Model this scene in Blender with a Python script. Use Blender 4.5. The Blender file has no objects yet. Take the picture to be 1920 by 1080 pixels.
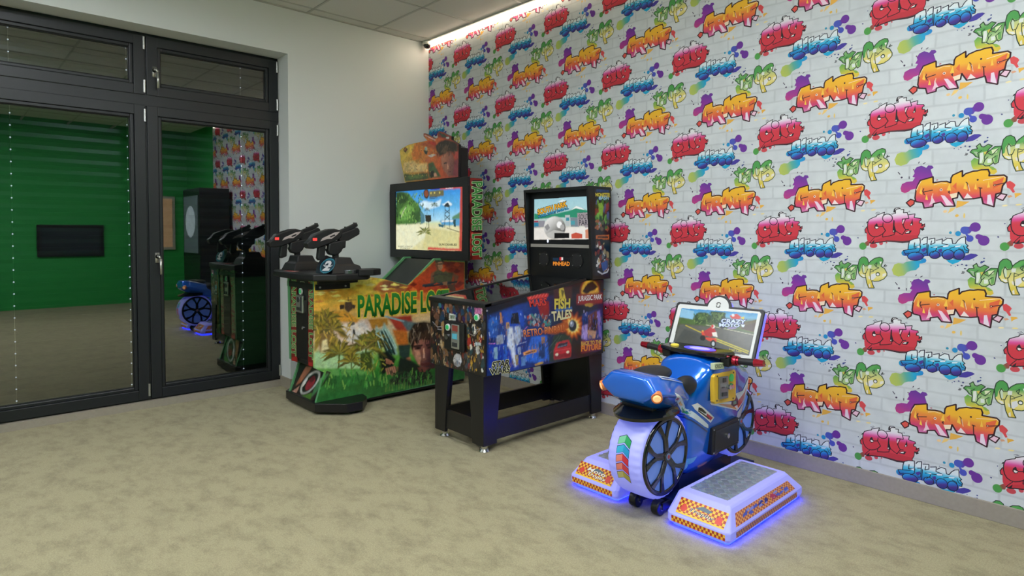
import bpy, bmesh, math, random
import numpy as np
from mathutils import Matrix, Vector
from mathutils.geometry import tessellate_polygon

scene = bpy.context.scene
COL = scene.collection
# ------------------------------------------------------------------ camera
YAW, PITCH, ROLL, FPX, PY = 0.7463, 0.0340, 0.0030, 1160.834, 474.63
cam_data = bpy.data.cameras.new('camera'); cam = bpy.data.objects.new('camera', cam_data); COL.objects.link(cam)
_fh = Vector((math.sin(YAW), math.cos(YAW), 0)); _r = Vector((math.cos(YAW), -math.sin(YAW), 0)); _u = Vector((0, 0, 1))
_f = math.cos(PITCH) * _fh - math.sin(PITCH) * _u; _u2 = math.sin(PITCH) * _fh + math.cos(PITCH) * _u
_r2 = math.cos(ROLL) * _r + math.sin(ROLL) * _u2; _u3 = -math.sin(ROLL) * _r + math.cos(ROLL) * _u2
cam.matrix_world = Matrix(((_r2.x, _u3.x, -_f.x, -3.4816), (_r2.y, _u3.y, -_f.y, -4.9513), (_r2.z, _u3.z, -_f.z, 1.3), (0, 0, 0, 1)))
cam_data.sensor_fit = 'HORIZONTAL'; cam_data.sensor_width = 36.0; cam_data.lens = FPX / 1920 * 36.0
cam_data.shift_y = -(540 - PY) / 1920; cam_data.clip_start = 0.02; cam_data.clip_end = 100
scene.camera = cam
# ------------------------------------------------------------------ world (night outside), exposure
world = bpy.data.worlds.new('night'); scene.world = world; world.use_nodes = True
world.node_tree.nodes['Background'].inputs[0].default_value = (0.010, 0.013, 0.020, 1)
world.node_tree.nodes['Background'].inputs[1].default_value = 1.0
vs = scene.view_settings; vs.view_transform = 'Standard'; vs.look = 'None'; vs.gamma = 1.0; vs.use_curve_mapping = False
vs.exposure = 0.0
PANEL_POWER = 40.0       # radiance of the ceiling light panels
STRIP_POWER = 17.0       # radiance of the LED strip along the papered wall
H = 3.096                # ceiling height

# ------------------------------------------------------------------ helpers
def lin(h, k=1.0):
    h = h.lstrip('#'); out = []
    for i in (0, 2, 4):
        c = int(h[i:i + 2], 16) / 255
        out.append((c / 12.92 if c <= .04045 else ((c + .055) / 1.055) ** 2.4) * k)
    return (*out, 1.0)
MATS = {}
def mat(name, color='#808080', rough=.5, metal=0.0, bump=0, bscale=200, noise=0, nscale=20, emit=None, estr=0, coat=0, spec=.5, alpha=None):
    if name in MATS: return MATS[name]
    m = bpy.data.materials.new(name); m.use_nodes = True; nt = m.node_tree; b = nt.nodes['Principled BSDF']
    c = lin(color); b.inputs['Base Color'].default_value = c; b.inputs['Roughness'].default_value = rough; b.inputs['Metallic'].default_value = metal
    b.inputs['Specular IOR Level'].default_value = spec
    if coat: b.inputs['Coat Weight'].default_value = coat; b.inputs['Coat Roughness'].default_value = .05
    if emit: b.inputs['Emission Color'].default_value = lin(emit); b.inputs['Emission Strength'].default_value = estr
    tc = None
    if bump or noise:
        tc = nt.nodes.new('ShaderNodeTexCoord')
    if noise:
        n = nt.nodes.new('ShaderNodeTexNoise'); n.inputs['Scale'].default_value = nscale; n.inputs['Detail'].default_value = 6
        nt.links.new(tc.outputs['Object'], n.inputs['Vector'])
        mx = nt.nodes.new('ShaderNodeMix'); mx.data_type = 'RGBA'
        mx.inputs[6].default_value = tuple(x * (1 - noise) for x in c[:3]) + (1,); mx.inputs[7].default_value = tuple(min(1, x * (1 + noise)) for x in c[:3]) + (1,)
        nt.links.new(n.outputs['Fac'], mx.inputs[0]); nt.links.new(mx.outputs[2], b.inputs['Base Color'])
    if bump:
        n2 = nt.nodes.new('ShaderNodeTexNoise'); n2.inputs['Scale'].default_value = bscale; n2.inputs['Detail'].default_value = 4
        nt.links.new(tc.outputs['Object'], n2.inputs['Vector'])
        bp = nt.nodes.new('ShaderNodeBump'); bp.inputs['Strength'].default_value = bump; bp.inputs['Distance'].default_value = .004
        nt.links.new(n2.outputs['Fac'], bp.inputs['Height']); nt.links.new(bp.outputs['Normal'], b.inputs['Normal'])
    MATS[name] = m; return m
def print_mat(name, rough=.5, emit=0.0, coat=0.0, grain=0.0):
    if name in MATS: return MATS[name]
    m = bpy.data.materials.new(name); m.use_nodes = True; nt = m.node_tree; b = nt.nodes['Principled BSDF']
    a = nt.nodes.new('ShaderNodeAttribute'); a.attribute_name = 'Col'
    b.inputs['Roughness'].default_value = rough
    if coat: b.inputs['Coat Weight'].default_value = coat; b.inputs['Coat Roughness'].default_value = .08
    if emit:
        b.inputs['Base Color'].default_value = (.01, .01, .01, 1); b.inputs['Specular IOR Level'].default_value = .2; nt.links.new(a.outputs['Color'], b.inputs['Emission Color']); b.inputs['Emission Strength'].default_value = emit
    elif grain:      # painterly mottling of the printed picture
        tc = nt.nodes.new('ShaderNodeTexCoord'); n = nt.nodes.new('ShaderNodeTexNoise'); n.inputs['Scale'].default_value = 28; n.inputs['Detail'].default_value = 9; n.inputs['Roughness'].default_value = .7
        nt.links.new(tc.outputs['Object'], n.inputs['Vector'])
        r = nt.nodes.new('ShaderNodeMapRange'); r.inputs['From Min'].default_value = .3; r.inputs['From Max'].default_value = .7; r.inputs['To Min'].default_value = 1 - grain; r.inputs['To Max'].default_value = 1 + grain; nt.links.new(n.outputs['Fac'], r.inputs['Value'])
        mx = nt.nodes.new('ShaderNodeVectorMath'); mx.operation = 'MULTIPLY'; nt.links.new(a.outputs['Color'], mx.inputs[0]); nt.links.new(r.outputs[0], mx.inputs[1]); nt.links.new(mx.outputs[0], b.inputs['Base Color'])
    else:
        nt.links.new(a.outputs['Color'], b.inputs['Base Color'])
    MATS[name] = m; return m

def tag(o, label=None, cat=None, group=None, kind=None):
    if label: o['label'] = label
    if cat: o['category'] = cat
    if group: o['group'] = group
    if kind: o['kind'] = kind
    return o
def empty(name, loc):
    o = bpy.data.objects.new(name, None); COL.objects.link(o); o.location = loc; o.empty_display_size = .1; return o
def root_loc(p):
    v = Vector((0, 0, 0))
    while p is not None: v += p.location; p = p.parent
    return v
def link_mesh(name, me, material, parent=None):
    o = bpy.data.objects.new(name, me); COL.objects.link(o)
    if material is not None and not me.materials: me.materials.append(material)
    if parent is not None:
        me.transform(Matrix.Translation(-root_loc(parent))); o.parent = parent
    return o
def obj(name, bm, material, parent=None, smooth=0, bevel=0, seg=2, subsurf=0, loc=None):
    """bmesh given in room coordinates -> one mesh object (parts are kept relative to their thing's base)"""
    bmesh.ops.remove_doubles(bm, verts=bm.verts, dist=1e-6)
    bmesh.ops.recalc_face_normals(bm, faces=bm.faces)
    me = bpy.data.meshes.new(name); bm.to_mesh(me); bm.free()
    if smooth: me.shade_smooth()
    o = link_mesh(name, me, material, parent)
    if parent is None and loc is not None:
        me.transform(Matrix.Translation(-Vector(loc))); o.location = loc
    if bevel:
        b = o.modifiers.new('bevel', 'BEVEL'); b.width = bevel; b.segments = seg; b.limit_method = 'ANGLE'; b.angle_limit = math.radians(40)
    if subsurf:
        s = o.modifiers.new('subsurf', 'SUBSURF'); s.levels = subsurf; s.render_levels = subsurf
    return o
def B(): return bmesh.new()
def box(bm, x0, x1, y0, y1, z0, z1):
    v = [bm.verts.new(p) for p in ((x0, y0, z0), (x1, y0, z0), (x1, y1, z0), (x0, y1, z0), (x0, y0, z1), (x1, y0, z1), (x1, y1, z1), (x0, y1, z1))]
    for f in ((0, 3, 2, 1), (4, 5, 6, 7), (0, 1, 5, 4), (1, 2, 6, 5), (2, 3, 7, 6), (3, 0, 4, 7)): bm.faces.new([v[i] for i in f])
    return bm
def prism(bm, poly, axis, a, b):
    """poly: 2-D points; axis 'y': (x,z) extruded in y; 'x': (y,z); 'z': (x,y)"""
    mk = {'y': lambda p, t: (p[0], t, p[1]), 'x': lambda p, t: (t, p[0], p[1]), 'z': lambda p, t: (p[0], p[1], t)}[axis]
    A = [bm.verts.new(mk(p, a)) for p in poly]; C = [bm.verts.new(mk(p, b)) for p in poly]
    bm.faces.new(A); bm.faces.new(C[::-1]); n = len(poly)
    for i in range(n): bm.faces.new((A[i], C[i], C[(i + 1) % n], A[(i + 1) % n]))
    return bm
def cyl(bm, p0, p1, r0, r1=None, seg=20):
    r1 = r0 if r1 is None else r1; p0 = Vector(p0); p1 = Vector(p1); d = (p1 - p0).normalized()
    a = d.orthogonal().normalized(); c = d.cross(a); A = []; Bv = []
    for k in range(seg):
        t = 2 * math.pi * k / seg; n = a * math.cos(t) + c * math.sin(t); A.append(bm.verts.new(p0 + n * r0)); Bv.append(bm.verts.new(p1 + n * r1))
    bm.faces.new(A[::-1]); bm.faces.new(Bv)
    for k in range(seg): bm.faces.new((A[k], A[(k + 1) % seg], Bv[(k + 1) % seg], Bv[k]))
    return bm
def tube(bm, pts, r, seg=10):
    for a, b in zip(pts[:-1], pts[1:]): cyl(bm, a, b, r, seg=seg)
    return bm
def loft(bm, rings, cap=True, closed=True):
    R = [[bm.verts.new(p) for p in ring] for ring in rings]; n = len(R[0])
    for a, b in zip(R[:-1], R[1:]):
        for i in range(n if closed else n - 1): bm.faces.new((a[i], a[(i + 1) % n], b[(i + 1) % n], b[i]))
    if cap: bm.faces.new(R[0][::-1]); bm.faces.new(R[-1])
    return bm
def ball(bm, c, r, sx=1, sy=1, sz=1, u=16, v=10):
    g = bmesh.ops.create_uvsphere(bm, u_segments=u, v_segments=v, radius=r)
    for q in g['verts']: q.co = Vector((q.co.x * sx + c[0], q.co.y * sy + c[1], q.co.z * sz + c[2]))
    return bm

# ------------------------------------------------------------------ flat print: polygons, strokes and lettering on a plane
_TXT = {}
def text_tris(s, off, shear):
    key = (s, off, shear)
    if key in _TXT: return _TXT[key]
    def mk(o):
        c = bpy.data.curves.new('lettering', 'FONT'); c.body = s; c.size = 1; c.offset = o; c.shear = shear; c.resolution_u = 3; c.fill_mode = 'FRONT'
        ob = bpy.data.objects.new('lettering', c); COL.objects.link(ob)
        dg = bpy.context.evaluated_depsgraph_get(); me = ob.evaluated_get(dg).to_mesh(); me.calc_loop_triangles()
        v = [(q.co.x, q.co.y) for q in me.vertices]; t = [tuple(q.vertices) for q in me.loop_triangles]
        ob.evaluated_get(dg).to_mesh_clear(); bpy.data.objects.remove(ob); bpy.data.curves.remove(c)
        return v, t
    if (s, None, shear) not in _TXT:
        v, _ = mk(0.0); xs = [p[0] for p in v]; ys = [p[1] for p in v]; _TXT[(s, None, shear)] = (min(xs), max(xs), min(ys), max(ys))
    _TXT[key] = (*mk(off), _TXT[(s, None, shear)]); return _TXT[key]
def art_mesh(ops):
    """-> verts (u,v) in metres, triangles, linear colour per vertex, layer per vertex"""
    V = []; T = []; C = []; L = []; boxes = []; ops = _expand(ops)
    for op in ops:
        if op[0] == 't':
            q = op[3]; tl, tr, br, bl = [(q[i], q[i + 1]) for i in (0, 2, 4, 6)]
            v, tris, bb = text_tris(op[1], op[4], op[5]); col = op[2]; pts = []
            for (x, y) in v:
                a = (x - bb[0]) / (bb[1] - bb[0]); b = (y - bb[2]) / (bb[3] - bb[2])
                pts.append(tuple((bl[k] * (1 - a) + br[k] * a) * (1 - b) + (tl[k] * (1 - a) + tr[k] * a) * b for k in (0, 1)))
        elif op[0] == 'p':
            col = op[1]; pts = list(zip(op[2][0::2], op[2][1::2])); tris = tessellate_polygon([[Vector((x, y, 0)) for x, y in pts]])
        else:
            col = op[1]; w = op[2] / 2; ln = list(zip(op[3][0::2], op[3][1::2])); pts = []; tris = []
            for a, b in zip(ln[:-1], ln[1:]):
                d = Vector((b[0] - a[0], b[1] - a[1])); d = d.normalized() * w if d.length > 0 else Vector((w, 0)); n = Vector((-d.y, d.x)); k = len(pts); e = d * .45
                pts += [(a[0] - e.x + n.x, a[1] - e.y + n.y), (a[0] - e.x - n.x, a[1] - e.y - n.y), (b[0] + e.x - n.x, b[1] + e.y - n.y), (b[0] + e.x + n.x, b[1] + e.y + n.y)]
                tris += [(k, k + 1, k + 2), (k, k + 2, k + 3)]
        if isinstance(col, list):
            gx, gy, hx, hy = col[0]; stops = col[1]; g = Vector((hx - gx, hy - gy, 0)); g2 = g.length_squared
            bm = bmesh.new(); vv = [bm.verts.new((x, y, 0)) for x, y in pts]
            for t in tris:
                try: bm.faces.new([vv[i] for i in t])
                except ValueError: pass
            cuts = sorted({s[0] for s in stops} | {(a[0] + b[0]) / 2 for a, b in zip(stops[:-1], stops[1:])})
            for t in cuts:
                bmesh.ops.bisect_plane(bm, geom=bm.verts[:] + bm.edges[:] + bm.faces[:], dist=1e-4, plane_co=Vector((gx, gy, 0)) + g * t, plane_no=g)
            bmesh.ops.triangulate(bm, faces=bm.faces[:]); bm.verts.index_update()
            pts = [(v.co.x, v.co.y) for v in bm.verts]; tris = [tuple(v.index for v in f.verts) for f in bm.faces]; bm.free()
            cols = []; lc = [(s[0], lin(s[1])) for s in stops]
            for x, y in pts:
                t = ((x - gx) * g.x + (y - gy) * g.y) / g2
                if t <= lc[0][0]: cols.append(lc[0][1]); continue
                if t >= lc[-1][0]: cols.append(lc[-1][1]); continue
                for a, b in zip(lc[:-1], lc[1:]):
                    if a[0] <= t <= b[0]:
                        k = (t - a[0]) / max(1e-9, b[0] - a[0]); cols.append(tuple(a[1][i] * (1 - k) + b[1][i] * k for i in range(4))); break
        else:
            cols = [lin(col)] * len(pts)
        if not pts: continue
        xs = [p[0] for p in pts]; ys = [p[1] for p in pts]; bb = (min(xs), max(xs), min(ys), max(ys))
        lay = 1
        for (q, k) in boxes:
            if q[0] + 1 < bb[1] and bb[0] + 1 < q[1] and q[2] + 1 < bb[3] and bb[2] + 1 < q[3]: lay = max(lay, k + 1)
        boxes.append((bb, lay)); n0 = len(V)
        V += [(x * 1e-4, y * 1e-4) for x, y in pts]; T += [tuple(i + n0 for i in t) for t in tris]; C += cols; L += [lay] * len(pts)
    return V, T, C, L
def refine(V, T, C, L, mx):
    """split long edges so that a print can follow a curved surface"""
    V = list(V); C = list(C); L = list(L); out = []; st = list(T); mid = {}
    while st:
        a, b, c = st.pop(); e = sorted(((math.dist(V[p], V[q]), p, q, r) for p, q, r in ((a, b, c), (b, c, a), (c, a, b))), reverse=True)[0]
        if e[0] < mx: out.append((a, b, c)); continue
        _, p, q, r = e; k = (min(p, q), max(p, q))
        if k not in mid:
            mid[k] = len(V); V.append(tuple((x + y) / 2 for x, y in zip(V[p], V[q]))); C.append(tuple((x + y) / 2 for x, y in zip(C[p], C[q]))); L.append(L[p])
        st += [(p, mid[k], r), (mid[k], q, r)]
    return V, out, C, L
def print_obj(name, V, T, C, L, place, material, parent=None, step=3e-5, lift=1e-4):
    me = bpy.data.meshes.new(name)
    me.from_pydata([place(u, v, lift + l * step) for (u, v), l in zip(V, L)], [], T)
    at = me.color_attributes.new('Col', 'FLOAT_COLOR', 'POINT')
    at.data.foreach_set('color', np.array(C, dtype=np.float32).ravel()); me.update()
    return link_mesh(name, me, material, parent)
def art(name, key, place, material, parent): return print_obj(name, *art_mesh(ART[key]), place, material, parent)
def _noise(rs, U, Vv, cell):
    """smooth value noise in 0..1 over the arrays U, Vv (1e-4 m units)"""
    x = U / cell; y = Vv / cell; x0 = np.floor(x).astype(int); y0 = np.floor(y).astype(int); fx = x - x0; fy = y - y0
    fx = fx * fx * (3 - 2 * fx); fy = fy * fy * (3 - 2 * fy); g = rs.rand(257, 257)
    G = lambda a, b: g[a % 257, b % 257]
    return (G(x0, y0) * (1 - fx) + G(x0 + 1, y0) * fx) * (1 - fy) + (G(x0, y0 + 1) * (1 - fx) + G(x0 + 1, y0 + 1) * fx) * fy
def _fbm(rs, U, Vv, cell, n=4, gain=.6):
    s = 0; w = 0; a = 1.0
    for k in range(n): s = s + a * _noise(rs, U, Vv, cell / 2 ** k); w += a; a *= gain
    return s / w
def _inside(P, U, Vv):
    m = np.zeros(U.shape, bool); n = len(P)
    for i in range(n):
        (x0, y0), (x1, y1) = P[i], P[(i + 1) % n]
        if y0 == y1: continue
        c = (y0 > Vv) != (y1 > Vv); m ^= c & (U < (x1 - x0) * (Vv - y0) / (y1 - y0) + x0)
    return m
def _blur(M, r):
    if r < 1: return M
    for ax in (0, 1):
        P = np.pad(M, [(r + 1, r) if a == ax else (0, 0) for a in (0, 1)], mode='edge'); c = np.cumsum(P, ax)
        M = (np.take(c, range(2 * r + 1, c.shape[ax]), ax) - np.take(c, range(0, c.shape[ax] - 2 * r - 1), ax)) / (2 * r + 1)
    return M
def _expand(ops):
    out = []
    for op in ops:
        if op[0] not in 'rb': out.append(op); continue
        R = random.Random(op[1]); q = op[3]
        for _ in range(op[2]):
            a, b = R.random(), R.random(); x, y = [(q[k] * (1 - a) + q[2 + k] * a) * (1 - b) + (q[6 + k] * (1 - a) + q[4 + k] * a) * b for k in (0, 1)]
            if op[0] == 'r': out.append(['l', R.choice(op[4]), op[5], [x, y, x + R.uniform(*op[6]), y + R.uniform(*op[7])]])
            else:
                r = R.uniform(op[5], op[6]); m = R.randint(5, 8); ph = R.random() * 6; P = []
                for j in range(m): P += [x + r * R.uniform(.45, 1) * math.cos(ph + 6.283 * j / m), y + r * op[7] * R.uniform(.45, 1) * math.sin(ph + 6.283 * j / m)]
                out.append(['p', R.choice(op[4]), P])
    return out
def painted(ops, cell=30, warp=45, soft=1, grain=.3, seed=1, gain=1.0):
    """the picture of a printed panel as a fine mesh of coloured cells: brush-like edges, airbrushed blends; lettering is left to art_mesh"""
    ops = _expand(ops); rs = np.random.RandomState(seed); P0 = list(zip(ops[0][2][0::2], ops[0][2][1::2])); xs = [p[0] for p in P0]; ys = [p[1] for p in P0]
    nx = int((max(xs) - min(xs)) / cell) + 2; ny = int((max(ys) - min(ys)) / cell) + 2
    U, Vv = np.meshgrid(min(xs) + np.arange(nx) * cell, min(ys) + np.arange(ny) * cell, indexing='ij'); U = U.astype(float); Vv = Vv.astype(float)
    wu = U + (_fbm(rs, U, Vv, 260) - .5) * 2.4 * warp + (_fbm(rs, U, Vv, 60, 2) - .5) * .9 * warp; wv = Vv + (_fbm(rs, U, Vv, 260) - .5) * 2.4 * warp + (_fbm(rs, U, Vv, 60, 2) - .5) * .9 * warp
    img = np.zeros((nx, ny, 3))
    def colour(col):
        if not isinstance(col, list): return np.array(lin(col)[:3])
        gx, gy, hx, hy = col[0]; t = np.clip(((U - gx) * (hx - gx) + (Vv - gy) * (hy - gy)) / ((hx - gx) ** 2 + (hy - gy) ** 2), 0, 1)
        ts = [s[0] for s in col[1]]; cs = np.array([lin(s[1])[:3] for s in col[1]]); return np.stack([np.interp(t, ts, cs[:, k]) for k in range(3)], -1)
    for i, op in enumerate(ops):
        if op[0] == 't': continue
        if op[0] == 'p':
            P = list(zip(op[2][0::2], op[2][1::2])); m = np.ones(U.shape) if i == 0 else _inside(P, wu, wv).astype(float); size = math.sqrt(max(1, (max(p[0] for p in P) - min(p[0] for p in P)) * (max(p[1] for p in P) - min(p[1] for p in P))))
        else:
            ln = list(zip(op[3][0::2], op[3][1::2])); m = np.zeros(U.shape, bool); size = 200
            for (x0, y0), (x1, y1) in zip(ln[:-1], ln[1:]):
                dx, dy = x1 - x0, y1 - y0; t = np.clip(((U - x0) * dx + (Vv - y0) * dy) / max(1, dx * dx + dy * dy), 0, 1); m |= np.hypot(U - x0 - t * dx, Vv - y0 - t * dy) < max(op[2] / 2, cell * .55)
            m = m.astype(float)
        if i: m = _blur(m, int(round(soft * min(3.2, max(.6, size / 500)))))
        img = img * (1 - m[..., None]) + colour(op[1]) * m[..., None]
    k = gain * (1 + (_fbm(rs, U, Vv, 300, 6, .72) - .5) * 2 * grain * 1.7); img = img * np.clip(k, .25, 2.5)[..., None]
    hue = (_fbm(rs, U, Vv, 420, 4) - .5) * grain; img = np.clip(img * np.stack([1 + hue, 1 + hue * .2, 1 - hue], -1), 0, 1)
    keep = _inside(P0, U[:-1, :-1] + cell / 2, Vv[:-1, :-1] + cell / 2)
    idx = np.arange(nx * ny).reshape(nx, ny); q = np.stack([idx[:-1, :-1], idx[1:, :-1], idx[1:, 1:], idx[:-1, 1:]], -1)[keep]
    used = np.unique(q); remap = np.zeros(nx * ny, int); remap[used] = np.arange(len(used))
    return np.stack([U.ravel()[used], Vv.ravel()[used]], 1) * 1e-4, remap[q], img.reshape(-1, 3)[used]
def picture(name, key, place, material, parent, label=None, **kw):
    V, Q, C = painted(ART[key], **kw); me = bpy.data.meshes.new(name); n = len(V)
    co = np.array([place(u, v, 1e-4) for u, v in V], dtype=np.float32); me.vertices.add(n); me.vertices.foreach_set('co', co.ravel())
    me.loops.add(len(Q) * 4); me.loops.foreach_set('vertex_index', Q.ravel().astype(np.int32)); me.polygons.add(len(Q)); me.polygons.foreach_set('loop_start', np.arange(0, len(Q) * 4, 4, dtype=np.int32)); me.update(calc_edges=True)
    at = me.color_attributes.new('Col', 'FLOAT_COLOR', 'POINT'); at.data.foreach_set('color', np.concatenate([C, np.ones((n, 1))], 1).astype(np.float32).ravel())
    o = link_mesh(name, me, material, parent)
    tx = [op for op in ART[key] if op[0] == 't']
    words = {}
    for op in tx: words.setdefault(tuple(op[3]), []).append(op)
    for w in words.values(): print_obj(name.split('_')[0] + '_lettering', *art_mesh(w), place, material, parent, lift=2.5e-4)
    return o
ART = {}
ART['city']=[["p","#4c9a48",[38578,12336,38569,12271,38540,12214,38495,12171,38439,12147,38379,12146,38322,12167,38275,12208,38243,12265,38231,12330,38240,12395,38270,12453,38315,12496,38371,12519,38431,12520,38488,12499,38535,12457,38566,12401]],["p",[[38442,12390,38717,12561],[[0.0,"#4c9a48"],[0.5,"#8a4a3c"],[1.0,"#b8404a"]]],[38466,12487,38640,12643,38718,12505,38683,12366,38570,12336]],["p","#c8454f",[39069,12373,39060,12330,39031,12291,38985,12262,38929,12246,38868,12244,38811,12258,38764,12286,38732,12323,38721,12367,38730,12410,38760,12449,38806,12478,38863,12494,38923,12495,38981,12481,39027,12454,39058,12416]],["p","#cc4856",[39327,12501,39322,12467,39308,12437,39285,12415,39256,12403,39226,12402,39197,12413,39173,12435,39157,12464,39151,12498,39155,12532,39170,12562,39193,12584,39222,12596,39252,12596,39281,12585,39305,12563,39321,12534]],["p","#d0505c",[39521,12531,39519,12518,39513,12506,39505,12497,39494,12493,39482,12493,39471,12497,39461,12505,39455,12517,39453,12530,39455,12543,39460,12554,39469,12563,39480,12568,39492,12568,39503,12563,39512,12555,39518,12544]],["p",[[39475,14010,39525,13359],[[0,"#e4e4e6"],[0.18,"#e6dce4"],[0.42,"#e2a0cc"],[0.62,"#dc4f98"],[0.85,"#d23850"],[1,"#cf3544"]]],[38633,13599,38673,13701,38989,13842,39013,13905,39358,14045,39336,13926,39428,13952,39573,13965,39669,13947,39688,13979,39847,13989,39857,14062,39786,14085,39779,14166,39830,14245,39971,14263,40062,14212,40068,14159,40208,14169,40200,14009,40351,14014,40404,13906,40686,13946,40651,13762,40929,13719,40958,13645,40882,13601,40871,13504,40979,13482,41014,13430,41103,13481,41112,13351,41052,13260,41076,13194,41009,13147,40918,13221,40895,13011,40824,12839,40860,12761,40634,12666,40475,12571,40173,12540,39505,12593,39017,12523,38844,12474,38705,12519,38589,12670,38571,12920,38582,13003,38511,13017,38477,13170,38575,13336,38623,13447]],["p","#c02f3c",[38705,12519,38841,12617,39306,12787,39811,12899,40165,12901,40834,12905,40860,12761,40475,12571,40173,12540,39505,12593,39017,12523,38844,12474]],["l","#241a22",38,[38633,13599,38673,13701,38866,13797,38989,13842,39018,13910,39365,14051,39320,13877]],["l","#241a22",41,[38625,13599,38603,13447,38602,13253,38644,13059,38735,12907,38862,12825,39011,12817,39158,12873,39303,12964,39426,13128,39295,13355,39124,13312,39061,13356,39022,13477,38950,13376,38937,13274,39003,13210,39100,13257]],["p","#e8e6e2",[38963,13320,39025,13334,39105,13290,39039,13230,38977,13246]],["p","#241a22",[39009,13499,39061,13361,39124,13312,38975,13334,38962,13389]],["l","#241a22",40,[39721,13744,39709,13672,39673,13609,39615,13563,39543,13538,39466,13539,39392,13565,39332,13613,39292,13677,39277,13750,39289,13823,39326,13886,39385,13932,39457,13956,39534,13955,39607,13928,39667,13880,39706,13816,39721,13744]],["l","#241a22",37,[39310,13537,39295,13355,39426,13128,39303,12973,39296,12809,39596,12865,39815,12932,39820,13029]],["p","#241a22",[39766,13681,39800,13627,39797,13331,39890,13088,39856,13029,39736,13047]],["p","#d8d4c8",[39758,13128,39794,13142,39802,13074,39754,13082]],["l","#241a22",36,[39669,13942,39854,13989,39847,14083,39781,14090,39784,14166,39835,14240,39971,14263,40062,14218,39902,14190,39833,14111]],["p","#241a22",[39779,14193,39854,14231,39827,14138,39870,14043,39775,14018,39750,14072]],["l","#241a22",36,[40068,14159,40208,14169,40193,14006,40356,14014,40431,13726,40148,13698,40156,13543,40190,13382,40304,13168]],["l","#241a22",36,[39800,13627,39800,13384,39878,13115,40022,13008,40169,12928,40304,13168,40438,13190]],["l","#241a22",36,[40404,13901,40686,13943,40651,13760,40929,13719,40958,13645,40882,13601,40871,13504,40984,13482]],["p","#e0d6d4",[40177,13649,40242,13664,40172,13457,40148,13503]],["l","#241a22",29,[40293,13701,40201,13409,40227,13275,40304,13174]],["p","#241a22",[40579,13737,40613,13433,40538,13359,40476,13381,40545,13565]],["p","#e8e4da",[40520,13446,40566,13473,40554,13385,40512,13394]],["p","#241a22",[40325,13089,40463,13129,40573,13137,40489,12983,40257,12976]],["p","#efece6",[40348,13067,40463,13105,40442,13030,40303,13009]],["p","#241a22",[40979,13488,41037,13417,41114,13492,41126,13325,41063,13267,41098,13189,41005,13121,40930,13189,40906,13247,41018,13247,41072,13377,40960,13325]],["p","#b04a50",[41038,13377,41088,13429,41091,13325,41040,13286]],["l","#241a22",29,[40918,13221,40900,13011,40824,12839,40860,12769]],["l","#241a22",52,[38713,12511,38844,12474,39017,12523,39262,12562,39505,12598,39841,12576,40173,12543,40475,12579]],["l","#5a3038",53,[39456,12611,39841,12608,40172,12591,40520,12625]],["l","#241a22",31,[38718,12519,38815,12645,38937,12784]],["p","#241a22",[38793,12501,38939,12674,38917,12536,38844,12452]],["l","#241a22",38,[38575,13336,38482,13170,38511,13014,38587,12997]],["p","#241a22",[38521,13489,38570,13586,38658,13599,38597,13516]],["l","#44405a",20,[38949,14007,39083,14073]],["l","#44405a",21,[38987,13952,39133,14045]],["l","#44405a",19,[40385,14071,40409,14018]],["l","#44405a",20,[40442,14097,40467,14022]],["p","#5a5054",[38202,12755,38201,12745,38196,12735,38189,12728,38179,12725,38170,12725,38160,12728,38153,12735,38147,12744,38145,12755,38147,12765,38152,12775,38159,12782,38168,12785,38178,12785,38187,12782,38195,12775,38200,12766]],["p","#3a3234",[38410,13356,38409,13350,38406,13344,38401,13339,38396,13337,38389,13337,38383,13339,38379,13344,38375,13350,38374,13356,38375,13363,38378,13369,38383,13373,38389,13375,38395,13375,38401,13373,38405,13369,38409,13363]]]
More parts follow.
